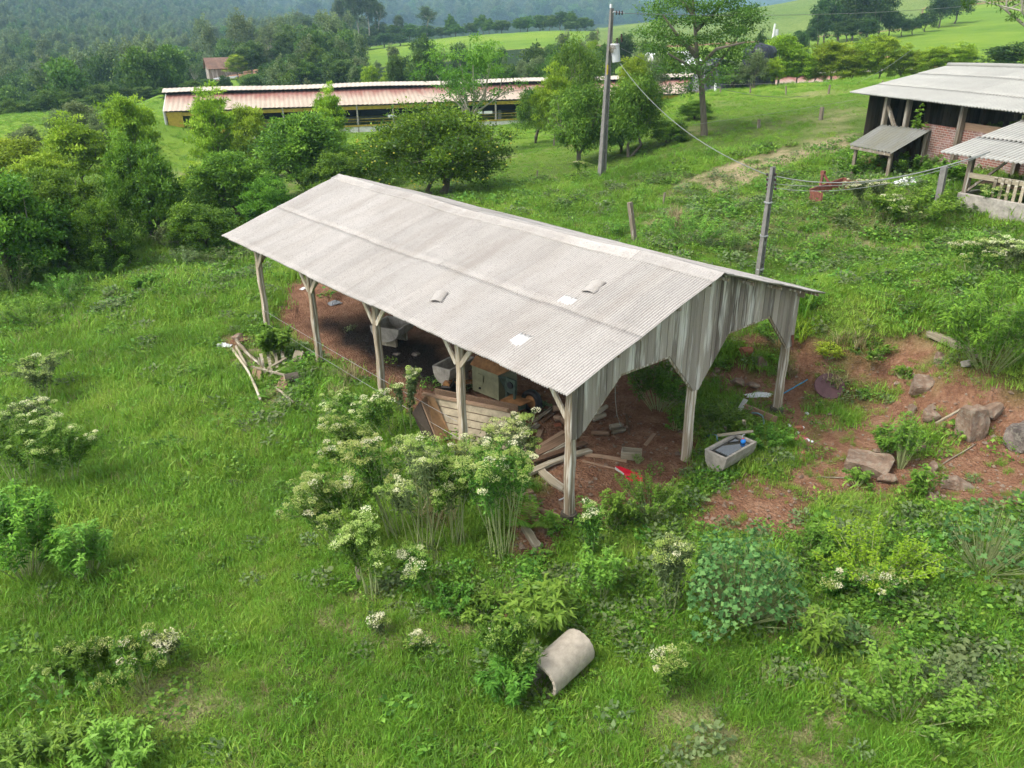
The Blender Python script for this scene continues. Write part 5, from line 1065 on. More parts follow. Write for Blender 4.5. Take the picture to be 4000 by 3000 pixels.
# car
p = place(3905, 114); t = thing('parked_car', 'silver-white car on the far dirt road behind the barn roof', 'car', tuple(p), -YAW+.25)
b = MB(); bm = bmesh.new()
prof_c = [(-2.1,.35),(-2.1,.85),(-1.3,.98),(-.8,1.42),(.7,1.45),(1.35,1.0),(2.05,.9),(2.1,.35)]
V = [(x, y, z) for y in (-.82, .82) for x, z in prof_c]; n = 8; F = [tuple(range(n)), tuple(range(2*n-1, n-1, -1))]+[(i, n+i, n+(i+1) % n, (i+1) % n) for i in range(n)]; b.add(V, F); o = b.build('body', M_carp, t); md = o.modifiers.new('b','BEVEL'); md.width = .08; md.segments = 2
b = MB(); b.add([(-1.15,-.84,1.0),(-.72,-.84,1.36),(.64,-.84,1.38),(1.15,-.84,1.02)], [(0,1,2,3)]); b.add([(1.3,-.7,1.04),(1.3,.7,1.04),(.76,.68,1.42),(.76,-.68,1.42)], [(0,1,2,3)]); b.build('window', M_glass, t)
for x in (-1.3, 1.3):
    for y in (-.8, .8): b = MB(); b.tube([(x, y-.1, .33), (x, y+.1, .33)], .33, 16); b.build('wheel', M_black, t)
# ---------------------------------------------------------------- foliage materials
L_bush = leaf('bush_leaves', (.028, .08, .01), (.095, .22, .022), (.25, .44, .045))
L_hedge = leaf('hedge_leaves', (.03, .085, .012), (.11, .24, .024), (.27, .46, .05))
L_feather = leaf('feathery_leaves', (.09, .17, .012), (.24, .38, .022), (.44, .58, .05))
L_citrus = leaf('citrus_leaves', (.018, .05, .007), (.075, .17, .014), (.30, .46, .035), rough=.35)
L_tree = leaf('tree_leaves', (.03, .075, .012), (.085, .18, .026), (.19, .32, .045))
L_willow = leaf('narrow_leaves', (.045, .12, .014), (.115, .26, .026), (.24, .41, .05))
L_dark = leaf('dark_tree_leaves', (.016, .042, .012), (.042, .095, .022), (.09, .17, .035))
L_euc = leaf('eucalyptus_leaves', (.05, .09, .04), (.1, .16, .07), (.18, .25, .11))
L_grey = leaf('grey_green_leaves', (.06, .10, .035), (.14, .20, .075), (.26, .33, .13))
L_far = leaf('woodland_leaves', (.03, .07, .018), (.075, .15, .032), (.17, .27, .055))
L_weed = leaf('weed_leaves', (.045, .115, .016), (.11, .24, .03), (.25, .43, .06))
L_vine = leaf('lobed_leaves', (.03, .09, .024), (.08, .185, .048), (.18, .32, .09), rough=.7)
L_head = leaf('flower_heads', (.28, .42, .07), (.56, .64, .19), (.90, .86, .64), trans=.35, rough=.8)
L_grass = leaf('grass_blades', (.075, .175, .02), (.18, .36, .034), (.40, .54, .09), trans=.4, wn=.62)
L_dry = leaf('dry_grass', (.15, .12, .05), (.32, .26, .12), (.5, .43, .24), trans=.3)
L_fern = leaf('fern_leaves', (.05, .13, .015), (.12, .26, .03), (.22, .4, .05))
M_fruit = simple('yellow_fruit', (.45, .40, .05), .5)

def trunk_mesh(rg, Hh, spread, nl, r0, crown0, m, multi=1, lean=0):
    b = MB(); tips = []
    for q in range(multi):
        a0 = rg.rand()*6.28; ox = .12*q*math.cos(a0); oy = .12*q*math.sin(a0); tl = (lean if multi == 1 else .25)*Hh*crown0
        base = np.array([ox, oy, -.15]); top = np.array([ox+tl*math.cos(a0), oy+tl*math.sin(a0), Hh*crown0])
        mid = (base+top)/2+rg.normal(size=3)*.03*Hh; b.tube([base, mid, top], [r0*1.15, r0*.85, r0*.65], 8, .4)
        for i in range(nl):
            a = 6.28*(i/nl)+rg.uniform(-.4, .4)+q; up = rg.uniform(.45, 1); e = top+np.array([math.cos(a)*spread*rg.uniform(.5, .9)*(1.15-up*.6), math.sin(a)*spread*rg.uniform(.5, .9)*(1.15-up*.6), (Hh*.92-Hh*crown0)*up])
            md = (top+e)/2+np.array([0, 0, -.06*Hh])+rg.normal(size=3)*.03*Hh; b.tube([top-np.array([0, 0, rg.uniform(0, .15)*Hh*crown0]), md, e], [r0*.45, r0*.28, r0*.1], 5, .6, caps=False); tips.append(e)
            for _ in range(2):
                e2 = md+(e-md)*.4+rg.normal(size=3)*spread*.28; e2[2] = max(e2[2], md[2]); b.tube([md, e2], [r0*.2, r0*.06], 4, .6, caps=False); tips.append(e2)
    return b, np.array(tips)
def crown_mesh(rg, name, m, Hh, R, z0, ncl, nlv, ls, wd, flat=.55, shell=.5, tips=None, droop=0, clump=.2, shape=1.0, tn=(0, 1), holes=0, up=.5):
    """leaf clumps through an uneven ellipsoid between z0 and Hh"""
    D = rnd_dir(rg, ncl); D[:, 2] = np.where(D[:, 2] < -.75, -D[:, 2], D[:, 2]); rad = rg.uniform(shell**3, 1, ncl)**(1/3)
    lob = 1+.22*np.sin(D[:, 0]*5+rg.rand()*6)*np.sin(D[:, 1]*4+rg.rand()*6)+.12*rg.normal(size=ncl)
    zc = (z0+Hh)/2; C = D*(rad*lob)[:, None]*np.array([R, R, (Hh-z0)/2]); C[:, :2] *= (1-shape*.25*(C[:, 2:3]/((Hh-z0)/2)))
    C[:, 2] += zc
    if tips is not None and len(tips): k = rg.randint(0, len(tips), ncl//2); C[:ncl//2] = tips[k]+rg.normal(size=(ncl//2, 3))*R*.12
    if holes: keep = np.sin(C[:, 0]*2.2/R*1.7+1)*np.sin(C[:, 1]*2.4/R*1.7)*np.sin(C[:, 2]*6/(Hh-z0))<holes; C = C[keep]
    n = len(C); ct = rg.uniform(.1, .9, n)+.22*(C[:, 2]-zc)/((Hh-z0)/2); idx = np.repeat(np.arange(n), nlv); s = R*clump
    sz = rg.uniform(.6, 1.3, n)[idx][:, None]; off = rg.normal(size=(len(idx), 3))*np.array([1, 1, flat])*s*.55*sz; P = C[idx]+off
    P[:, 2] -= droop*np.abs(rg.normal(size=len(P)))*s; P[:, 2] = np.maximum(P[:, 2], .02)
    Dr = nrm(off)*.8+rg.normal(size=off.shape)*.6; Dr[:, 2] += .15-droop*1.2
    V = leaves(rg, P, Dr, ls*rg.uniform(.7, 1.3, len(P)), ls*wd*rg.uniform(.8, 1.2, len(P)), up)
    ez = np.percentile(V[:, 2, 2], 99.2); eR = np.percentile(np.hypot(V[:, 2, 0], V[:, 2, 1]), 99); V = V*np.array([R/eR, R/eR, 1]); V[:, :, 2] = np.where(V[:, :, 2] > z0, z0+(V[:, :, 2]-z0)*(Hh-z0)/(ez-z0), V[:, :, 2])
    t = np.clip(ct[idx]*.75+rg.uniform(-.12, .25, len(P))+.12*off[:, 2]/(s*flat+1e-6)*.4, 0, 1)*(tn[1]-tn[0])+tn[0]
    return quads_mesh(name, V, t, m)
PROTO = {}
def proto_tree(kind, seed, H0, R0, z0, leafmat, ncl, nlv, ls, wd, nl=7, r0=None, crown0=.3, multi=1, **kw):
    rg = np.random.RandomState(seed); tb, tips = trunk_mesh(rg, H0, R0, nl, r0 or H0*.022, crown0, M_bark, multi, kw.pop('lean', .05)); bark = kw.pop('bark', M_bark); ut = kw.pop('tips', True)
    cm = crown_mesh(rg, 'crown', leafmat, H0, R0, z0, ncl, nlv, ls, wd, tips=tips if ut else None, **kw)
    v = np.concatenate(tb.v); me = bpy.data.meshes.new('trunk'); me.from_pydata([tuple(p) for p in v], [], tb.f); a = me.attributes.new('tone', 'FLOAT', 'POINT'); a.data.foreach_set('value', np.concatenate(tb.t).astype(np.float32)); me.materials.append(bark)
    PROTO.setdefault(kind, []).append((H0, R0, me, cm))
M_palebark = simple('pale_bark', (.36, .33, .27), .85, var=.3, scale=2)
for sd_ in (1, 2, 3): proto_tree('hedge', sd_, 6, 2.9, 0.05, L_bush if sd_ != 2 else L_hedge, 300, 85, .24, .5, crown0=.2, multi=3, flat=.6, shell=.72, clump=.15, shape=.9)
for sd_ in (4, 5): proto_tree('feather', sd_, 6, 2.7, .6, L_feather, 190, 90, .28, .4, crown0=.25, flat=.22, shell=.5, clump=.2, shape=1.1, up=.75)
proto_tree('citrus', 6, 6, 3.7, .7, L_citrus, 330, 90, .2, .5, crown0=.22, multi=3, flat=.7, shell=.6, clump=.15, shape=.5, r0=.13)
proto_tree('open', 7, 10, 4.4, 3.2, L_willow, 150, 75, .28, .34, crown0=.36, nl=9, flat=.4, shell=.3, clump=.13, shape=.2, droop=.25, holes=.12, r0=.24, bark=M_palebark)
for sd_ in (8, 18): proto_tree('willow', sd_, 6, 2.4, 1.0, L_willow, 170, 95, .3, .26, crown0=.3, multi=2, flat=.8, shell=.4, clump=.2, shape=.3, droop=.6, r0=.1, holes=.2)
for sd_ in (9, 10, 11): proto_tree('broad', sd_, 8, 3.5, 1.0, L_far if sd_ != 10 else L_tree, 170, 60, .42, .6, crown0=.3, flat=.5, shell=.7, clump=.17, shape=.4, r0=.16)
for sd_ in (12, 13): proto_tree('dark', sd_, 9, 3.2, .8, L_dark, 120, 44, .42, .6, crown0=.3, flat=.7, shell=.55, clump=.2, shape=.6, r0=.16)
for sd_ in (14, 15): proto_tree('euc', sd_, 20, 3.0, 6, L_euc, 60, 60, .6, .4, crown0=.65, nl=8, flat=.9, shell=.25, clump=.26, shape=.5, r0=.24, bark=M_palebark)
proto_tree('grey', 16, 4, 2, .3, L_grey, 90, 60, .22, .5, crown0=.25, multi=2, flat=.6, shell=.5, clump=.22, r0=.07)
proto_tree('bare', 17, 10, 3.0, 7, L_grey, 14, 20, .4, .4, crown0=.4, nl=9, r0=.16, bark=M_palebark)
_cnt = {}
def tree(kind, px, r, ytop, wpx, label, group=None, base=None, seed=None, name=None, cat='tree', sink=0):
    """a tree standing at a heading and distance, its height read off its top"""
    if base: p = G(*base); r = math.hypot(p.x-CAM[0], p.y-CAM[1])
    else:
        p = place(px, r); gy = float(to_px(p.x, p.y, p.z)[1]); q = at_r(px, (gy+max(ytop, -60))/2, r); p = Vector((q[0], q[1], H(q[0], q[1])))
    top = at_r(px, ytop, r); Hh = max(1.2, top[2]-p.z+sink); D = math.hypot(r, p.z-CAM[2]); wR = wpx/2*D/FPX
    i = _cnt.get(kind, 0); _cnt[kind] = i+1; H0, R0, tm, cm = PROTO[kind][i % len(PROTO[kind])]
    t = thing(name or ('tree' if cat == 'tree' else cat.replace(' ', '_')), label, cat, (p.x, p.y, p.z-sink), (i*2.4+(seed or 0)) % 6.28, group)
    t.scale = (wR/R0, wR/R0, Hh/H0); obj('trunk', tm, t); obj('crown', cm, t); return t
gh = 'dense bushy trees in the hedge row left of the shed'
for a in [(35,38,690,420,'dark bushy tree cut by the left picture edge'), (235,40,665,340,'dark bushy tree second from the left edge in the hedge row'), (555,42,548,300,'tall rounded bushy tree rising above the left hedge row'), (400,38,780,230,'low bushy tree in front of the tall rounded one'),
          (900,44,600,360,'bushy tree in the hedge row right of the tall rounded one'), (770,39,800,260,'low dark bush tree below the gap in the hedge row'), (1040,41,700,230,'bushy tree just behind the far left roof corner'), (1180,49,452,400,'glossy bright-topped tree left of the round citrus tree'), (1400,52,560,300,'low hedge tree between glossy tree and citrus tree'), (1310,46,600,260,'dark hedge tree behind the shed ridge end')]:
    tree('hedge', *a, group=gh)
gfz = 'feathery yellow-green trees near the long barn'
for a in [(60,56,545,330,'yellow-green feathery tree at the left edge behind the hedge'), (300,62,455,250,'yellow-green feathery tree left of centre of the left field'), (512,62,378,220,'feathery tree standing just left of the long barn end'), (840,63,345,215,'feathery tree hiding the end of the long barn wall'), (985,62,418,190,'feathery tree right of the one hiding the barn end'), (1290,66,340,150,'small feathery tree before the long barn roof'), (190,50,600,260,'low feathery tree behind the hedge row at far left'), (2165,68,262,170,'small feathery tree left of the power pole group'),(2470,76,225,160,'bright feathery tree just right of the power pole'),(780,50,640,180,'small feathery tree below the barn curtains')]:
    tree('feather', *a, group=gfz)
tc = tree('citrus', 1690, 46, 418, 600, 'round citrus tree with yellow fruit behind the shed ridge', base=(1712, 770))
rg = np.random.RandomState(4); b = MB()
me = bpy.data.meshes.new('fruit'); bm = bmesh.new(); bmesh.ops.create_icosphere(bm, subdivisions=1, radius=.045); bm.to_mesh(me); bm.free(); me.materials.append(M_fruit)
for k in range(60):
    a = rg.uniform(0, 6.28); zz = rg.uniform(1.2, 4.2); q = 3.6*math.sqrt(max(.1, 1-((zz-3.3)/2.9)**2)); o = obj('fruit', me, tc, (q*math.cos(a), q*math.sin(a), zz)); o.scale = (1, 1, 1.2)
tree('open', 1835, 68, 152, 440, 'tall open-crowned tree with pale trunk before the long barn')
gw = 'narrow-leaved trees around the power pole'
tree('willow', 2230, 50, 335, 300, 'narrow-leaved tree with drooping branches left of the power pole', gw, base=(2262, 640))
tree('willow', 2500, 53, 300, 290, 'narrow-leaved tree right behind the power pole', gw, base=(2455, 612))
tree('willow', 2250, 74, 165, 240, 'light green tree behind the drooping one left of the pole', gw)
tree('willow', 2080, 58, 352, 200, 'drooping-branched tree farthest left of the power pole', gw, base=(2090, 560))
tree('willow', 2430, 54, 420, 200, 'short narrow-leaved tree just right of the power pole foot', gw)
# the tall tree right of the power pole, built on its own for its layered limbs
rg = np.random.RandomState(31); pbse = G(2752, 530); r = math.hypot(pbse.x-CAM[0], pbse.y-CAM[1]); t = thing('tall_tree', 'tall tree with bare trunk and layered crown reaching the picture top', 'tree', tuple(pbse)); k = (pbse-V3(CAM)).length/FPX
def tp_(x, y, dz=0): return np.array(at_r(x, y, r+dz))-np.array(pbse)
b = MB(); fk = tp_(2740, 330); b.tube([tp_(2752, 545), tp_(2748, 440), fk], [.24, .19, .17], 9, .4)
limbs = [[fk, tp_(2722, 220), tp_(2712, 60), tp_(2700, -70)], [fk, tp_(2790, 270, .6), tp_(2850, 190, 1), tp_(2900, 120, 1.4)], [tp_(2725, 230), tp_(2640, 130, -1), tp_(2590, 60, -1.3)], [tp_(2718, 120), tp_(2800, 40, 1.2), tp_(2860, -50, 1.5)], [tp_(2724, 200), tp_(2660, 170, 1.3), tp_(2570, 130, 2)], [tp_(2730, 260), tp_(2800, 190, -1.4), tp_(2910, 165, -2)], [tp_(2735, 290), tp_(2680, 250, -1), tp_(2610, 210, -1.5)], [tp_(2712, 60), tp_(2660, 0, .8), tp_(2620, -60, 1)]]
for i, l in enumerate(limbs): b.tube(l, [.13, .09, .05, .03][:len(l)] if i else [.17, .13, .09, .05], 6, .5, caps=False)
b.build('trunk', M_bark, t)
spots = [(2700,-60),(2640,-40),(2760,-50),(2820,-40),(2870,-60),(2600,20),(2670,10),(2730,20),(2790,30),(2850,10),(2560,50),(2620,80),(2700,90),(2780,80),(2840,70),(2900,60),(2920,40),(2540,130),(2600,150),(2660,160),(2730,150),(2800,140),(2860,130),(2930,80),(2570,205),(2640,215),(2700,220),(2780,210),(2850,200),(2890,175),(2620,265),(2690,280),(2760,275),(2830,260),(2870,240),(2690,330),(2800,310),(2580,110),(2880,110)]
Cc = np.concatenate([np.array([tp_(x+rg.normal()*14, y+rg.normal()*10, rg.normal()*1.5) for x, y in spots]) for _ in range(3)]); n = len(Cc); idx = np.repeat(np.arange(n), 155); s = 34*k
off = rg.normal(size=(len(idx), 3))*np.array([1, 1, .36])*s*.62; P = Cc[idx]+off; V = leaves(rg, P, nrm(off)+rg.normal(size=off.shape)*.5, .17*rg.uniform(.7, 1.3, len(P)), .085, .6)
tt = np.clip(rg.uniform(.1, .7, n)[idx]+rg.uniform(-.1, .25, len(P))+.12*off[:, 2]/(s*.4), 0, 1); obj('crown', quads_mesh('crown', V, tt, L_tree), t)
tree('hedge', 2715, 60, 470, 150, 'bush around the foot of the tall bare-trunked tree', cat='bush', name='bush')
tree('hedge', 2620, 57, 470, 150, 'dark leafy bush left of the tall bare-trunked tree', cat='bush', name='bush', base=(2620, 560))
gr = 'rounded trees in the row before the right part of the long barn'
for a in [(3045,98,140,190,'rounded tree right beside the black tarp heap'), (3120,98,185,130,'second rounded tree from the black tarp heap'), (3255,99,165,190,'broad rounded tree in the middle of the barn row'), (3375,99,152,130,'narrow rounded tree right of the broad one'), (3450,99,143,150,'tallest rounded tree in the barn row'), (3525,100,178,110,'small rounded tree right of the tallest'), (3655,98,183,130,'feathery tree left of the pair by the roof'), (3755,98,172,140,'feathery tree right of the pair by the roof'), (3330,98,210,110,'low rounded tree in the barn row gap'), (3190,101,190,100,'low rounded tree left of the broad one'), (3580,100,200,80,'smallest rounded tree at end of the row')]: tree('feather', *a, group=gr)
tree('grey', 2955, 89, 200, 110, 'olive grey bush in front of the black tarp', cat='bush', name='bush'); tree('grey', 2865, 90, 240, 120, 'green bush before the middle of the black tarp', cat='bush', name='bush'); tree('feather', 3020, 90, 230, 90, 'low bush right of the tarp heap', cat='bush', name='bush')
for a in [(2500,84,205,150,'grey-green tree behind the bright feathery one'), (2560,90,215,120,'grey-green tree left of the white-roofed shed'), (225,84,432,110,'grey-green bush in the left field'), (315,88,398,170,'larger grey-green tree in the left field'), (110,74,492,140,'grey-green bush low in the left field'), (385,80,450,110,'grey-green tree behind the feathery one')]: tree('grey', *a)
gd = 'trees of the dark grove on the right hill'
for i, (x, r_, y, w_) in enumerate([(3235,205,-25,120), (3290,215,-60,150), (3345,208,-70,150), (3400,215,-70,140), (3440,205,-60,110), (3200,200,45,90), (3165,195,100,70), (3480,208,40,90), (3530,212,60,80), (3570,215,70,70), (3620,225,40,90), (3680,240,-20,110), (3740,250,-40,110), (3120,190,120,60),(3310,196,60,110),(3390,196,70,100)]):
    tree('dark', x, r_, y, w_, ['leftmost tall tree of the dark grove','second tall tree of the dark grove','middle tall tree of the dark grove','fourth tall tree of the dark grove','last tall tree of the dark grove','lower tree at the left foot of the dark grove','small pale-trunked tree left of the dark grove','first low tree right of the dark grove','second low tree right of the dark grove','round dark bush on the hill line right of grove','tree between the grove and the upper right corner','tree at top edge right of the dark grove','farthest right tree at the top edge on the hill','smallest bush left of the dark grove','front tree under the tall dark grove','front tree under the right of the dark grove'][i], gd)
for a in [(2975,140,115,70,'small dark tree left of the distant white pole'), (3125,150,130,80,'grey-green tree right of the distant white pole')]: tree('dark', *a)
tree('dark', 3960, 88, 168, 220, 'dark bushy tree behind the barn roof at the right edge'); tree('dark', 2440, 150, 135, 110, 'dark round tree behind the power pole transformer')
tree('open', 4060, 60, -330, 420, 'overhanging tree crown in the upper right corner', base=None)
# woodland trees one can tell apart in the middle distance
rg = np.random.RandomState(99); gm = 'woodland trees beyond the long barn'
lands = [(700,'the far wooden barn'), (900,'the far wooden barn'), (1040,'the bare dirt knoll'), (1150,'the tiny blue house'), (1300,'the eucalyptus stand'), (1500,'the bright sloping pasture'), (1800,'the tall open-crowned tree'), (2100,'the far hedge line'), (2350,'the power pole top')]
def near_land(x): return min(lands, key=lambda q: abs(q[0]-x))[1]
seen = {}
adj = ['round', 'slender', 'broad', 'pale', 'leafy', 'low', 'full-crowned', 'ragged', 'dense', 'small']
def far_tree(kind, px, r, ytop, w_, group=gm, extra=''):
    i = seen.get('n', 0); seen['n'] = i+1; a = adj[i % len(adj)]; side = 'left' if px < min(lands, key=lambda q: abs(q[0]-px))[0] else 'right'
    dep = 'upper' if ytop < 150 else ('middle' if ytop < 230 else 'lower'); lb = f'{a} woodland tree {side} of {near_land(px)}, {dep} rows{extra}'
    while lb in seen: lb = f'{adj[int(px*7+i) % 10]} {adj[(i*3+1) % 10]} woodland tree {side} of {near_land(px)}, {dep} rows{extra}'; i += 1
    seen[lb] = 1; return tree(kind, px, r, ytop, w_, lb, group)
B_ = [(690,118,395),(640,130,380),(560,150,360),(500,150,352),(440,150,350),(380,148,352),(300,148,365),(240,145,385),(180,145,380),(110,142,400),(40,140,395),(470,140,385),(350,140,395),(750,140,330),(820,150,320)]
for x, r_, y in B_: far_tree('broad', x, r_, y-rg.uniform(0, 25), rg.uniform(80, 120), 'trees along the far edge of the left field')
for x, r_, y, w_, kd in [(975,186,165,120,'broad'),(925,182,215,90,'feather'),(1078,200,172,95,'dark'),(880,150,295,60,'dark'),(1180,215,160,80,'broad'),(1205,240,150,80,'feather'),(1110,205,130,90,'broad'),(1020,190,150,80,'grey'),(1290,190,130,110,'broad'),(1240,170,180,110,'broad'),(990,140,290,120,'broad'),(1060,145,270,110,'broad'),(1130,150,250,120,'grey'),(1200,150,240,110,'broad'),(1270,160,220,110,'dark'),(1340,150,235,110,'broad'),(1400,160,225,90,'grey'),(760,160,250,60,'bare'),(1050,215,140,60,'bare'),(1160,185,210,100,'broad'),(1320,200,160,90,'dark'),(1260,260,120,70,'broad')]: far_tree(kd, x, r_, y, w_)
for x, y, kd in [(1450,250,'feather'),(1520,262,'feather'),(1545,170,'broad'),(1600,172,'dark'),(1650,150,'broad'),(1690,150,'broad'),(1600,255,'broad'),(1660,262,'grey'),(1980,205,'broad'),(2040,190,'grey'),(2110,175,'grey'),(2160,160,'broad'),(2200,150,'broad'),(2260,120,'grey'),(2310,115,'feather'),(2350,130,'broad'),(2400,150,'broad'),(2520,150,'broad'),(2575,165,'broad'),(2090,210,'broad'),(2000,250,'feather'),(1920,240,'broad'),(2330,180,'broad'),(2560,200,'broad'),(2620,190,'feather'),(2650,205,'broad')]:
    far_tree(kd, x, 112+rg.uniform(0, 40), y+(48 if x < 2460 else 12) if y < 225 else y+10, rg.uniform(80, 115))
for x, y, w_ in [(1300,95,60),(1420,110,80),(1480,95,90),(1540,100,80),(1600,95,80),(1660,100,90),(1720,108,80),(1780,95,80),(1840,90,70),(1880,60,60),(1910,75,60),(1960,80,80),(2030,70,60),(2060,65,70),(2110,60,70),(2150,60,60),(2190,45,70),(2230,48,60),(2270,70,50),(2290,70,60),(1760,60,50),(2230,85,70),(1365,130,70),(1450,140,80)]: far_tree('broad' if x % 3 else 'dark', x, 330+rg.uniform(0, 25), y, w_, 'trees on the ridge line beyond the bright pasture', ', on the skyline ridge')
ge = 'tall eucalyptus trees at the picture top'
for x, y, w_, lb in [(1328,-5,45,'isolated slim eucalyptus left of the eucalyptus stand'), (1362,-30,60,'leftmost eucalyptus of the dense stand'), (1395,-35,60,'second eucalyptus of the dense stand'), (1430,-25,60,'middle eucalyptus of the dense stand'), (1462,-10,55,'fourth eucalyptus of the dense stand'), (1480,5,50,'rightmost eucalyptus of the dense stand'), (1667,25,65,'single conical eucalyptus between stand and ridge trees'), (1205,60,50,'hazy eucalyptus left of the dense stand'), (1560,60,45,'short eucalyptus right of the dense stand'), (1290,90,55,'shortest eucalyptus below the dense stand')]: tree('euc', x, 335, y, w_*1.25, lb, ge)
for x, y in [(1500,130),(1420,145),(1350,140),(1560,135)]: far_tree('dark', x, 300, y, 90, extra=' under the eucalyptus')

# ---------------------------------------------------------------- instanced masses (grass, weeds, far forest)
def scatter(name, label, cat, pts, rot, scl, idx, meshes, kind='stuff'):
    me = bpy.data.meshes.new(name); me.vertices.add(len(pts)); me.vertices.foreach_set('co', np.asarray(pts, np.float32).reshape(-1))
    for nm, arr, ty in (('rot', rot, 'FLOAT_VECTOR'), ('scl', scl, 'FLOAT_VECTOR')): a = me.attributes.new(nm, ty, 'POINT'); a.data.foreach_set('vector', np.asarray(arr, np.float32).reshape(-1))
    a = me.attributes.new('pick', 'INT', 'POINT'); a.data.foreach_set('value', np.asarray(idx, np.int32)); me.update()
    o = obj(name, me); tag(o, label, cat, kind=kind); ng = bpy.data.node_groups.new(name, 'GeometryNodeTree')
    ng.interface.new_socket('Geometry', in_out='INPUT', socket_type='NodeSocketGeometry'); ng.interface.new_socket('Geometry', in_out='OUTPUT', socket_type='NodeSocketGeometry')
    gi = ng.nodes.new('NodeGroupInput'); go = ng.nodes.new('NodeGroupOutput'); ip = ng.nodes.new('GeometryNodeInstanceOnPoints'); jn = ng.nodes.new('GeometryNodeJoinGeometry')
    for m_ in meshes:
        po = bpy.data.objects.new(name+'_piece', m_); oi = ng.nodes.new('GeometryNodeObjectInfo'); oi.inputs['Object'].default_value = po; oi.inputs['As Instance'].default_value = True; ng.links.new(oi.outputs['Geometry'], jn.inputs[0])
    def na(nm, dt): n = ng.nodes.new('GeometryNodeInputNamedAttribute'); n.data_type = dt; n.inputs['Name'].default_value = nm; return n.outputs['Attribute']
    ng.links.new(gi.outputs[0], ip.inputs['Points']); ng.links.new(jn.outputs[0], ip.inputs['Instance']); ip.inputs['Pick Instance'].default_value = True
    ng.links.new(na('pick', 'INT'), ip.inputs['Instance Index']); ng.links.new(na('rot', 'FLOAT_VECTOR'), ip.inputs['Rotation']); ng.links.new(na('scl', 'FLOAT_VECTOR'), ip.inputs['Scale']); ng.links.new(ip.outputs[0], go.inputs[0])
    md = o.modifiers.new('scatter', 'NODES'); md.node_group = ng; return o
def tuft(seed, n, R, h, wd, m, bendy=.5, seg=3, tn=(.1, .9), lay=0):
    rg = np.random.RandomState(seed); V = []; T = []; hh = h*rg.uniform(.5, 1.15, n); a = rg.uniform(0, 6.28, n); rr_ = R*np.sqrt(rg.rand(n)); bx = rr_*np.cos(rg.uniform(0, 6.28, n)); by = rr_*np.sin(rg.uniform(0, 6.28, n)); ln = bendy*rg.uniform(.2, 1.2, n)
    for i in range(n):
        d = np.array([math.cos(a[i]), math.sin(a[i]), 0]); s = np.array([-d[1], d[0], 0]); w_ = wd*rg.uniform(.7, 1.3); prev = None
        for k in range(seg+1):
            f = k/seg; p = np.array([bx[i], by[i], 0])+d*hh[i]*ln[i]*f*f+np.array([0, 0, hh[i]*(f-.35*ln[i]*f*f-lay*f*f)]); ww = w_*(1-f)**.6/2+.0005
            cur = (p-s*ww, p+s*ww)
            if prev: V.append([prev[0], prev[1], cur[1], cur[0]]); T.append(0)
            prev = cur
        tv = rg.uniform(*tn); T[-seg:] = [tv]*seg
    return quads_mesh('tuft', np.array(V), np.array(T), m)
def sector(rg, r0, r1, n, a0=-2, a1=83):
    r = np.sqrt(rg.uniform(r0*r0, r1*r1, n)); a = np.radians(rg.uniform(a0, a1, n)); return CAM[0]+r*np.sin(a), CAM[1]+r*np.cos(a), r
def inview(x, y, z, mg=250):
    u, v = to_px(x, y, z); return (u > -mg)&(u < 4000+mg)&(v < 3000+mg*2)
tufts = [tuft(s, 60, .2, .19, .0085, L_grass, .8) for s in (1, 2, 3)]+[tuft(s, 54, .19, .27, .009, L_grass, 1.0) for s in (4, 5)]+[tuft(6, 70, .24, .13, .009, L_grass, .9)]+[tuft(7, 26, .15, .3, .009, L_dry, .9)]
big = [tuft(s, 80, .6, .27, .028, L_grass, .8, 2) for s in (11, 12, 13)]
rg = np.random.RandomState(12)
GP, GR, GS, GI = [], [], [], []
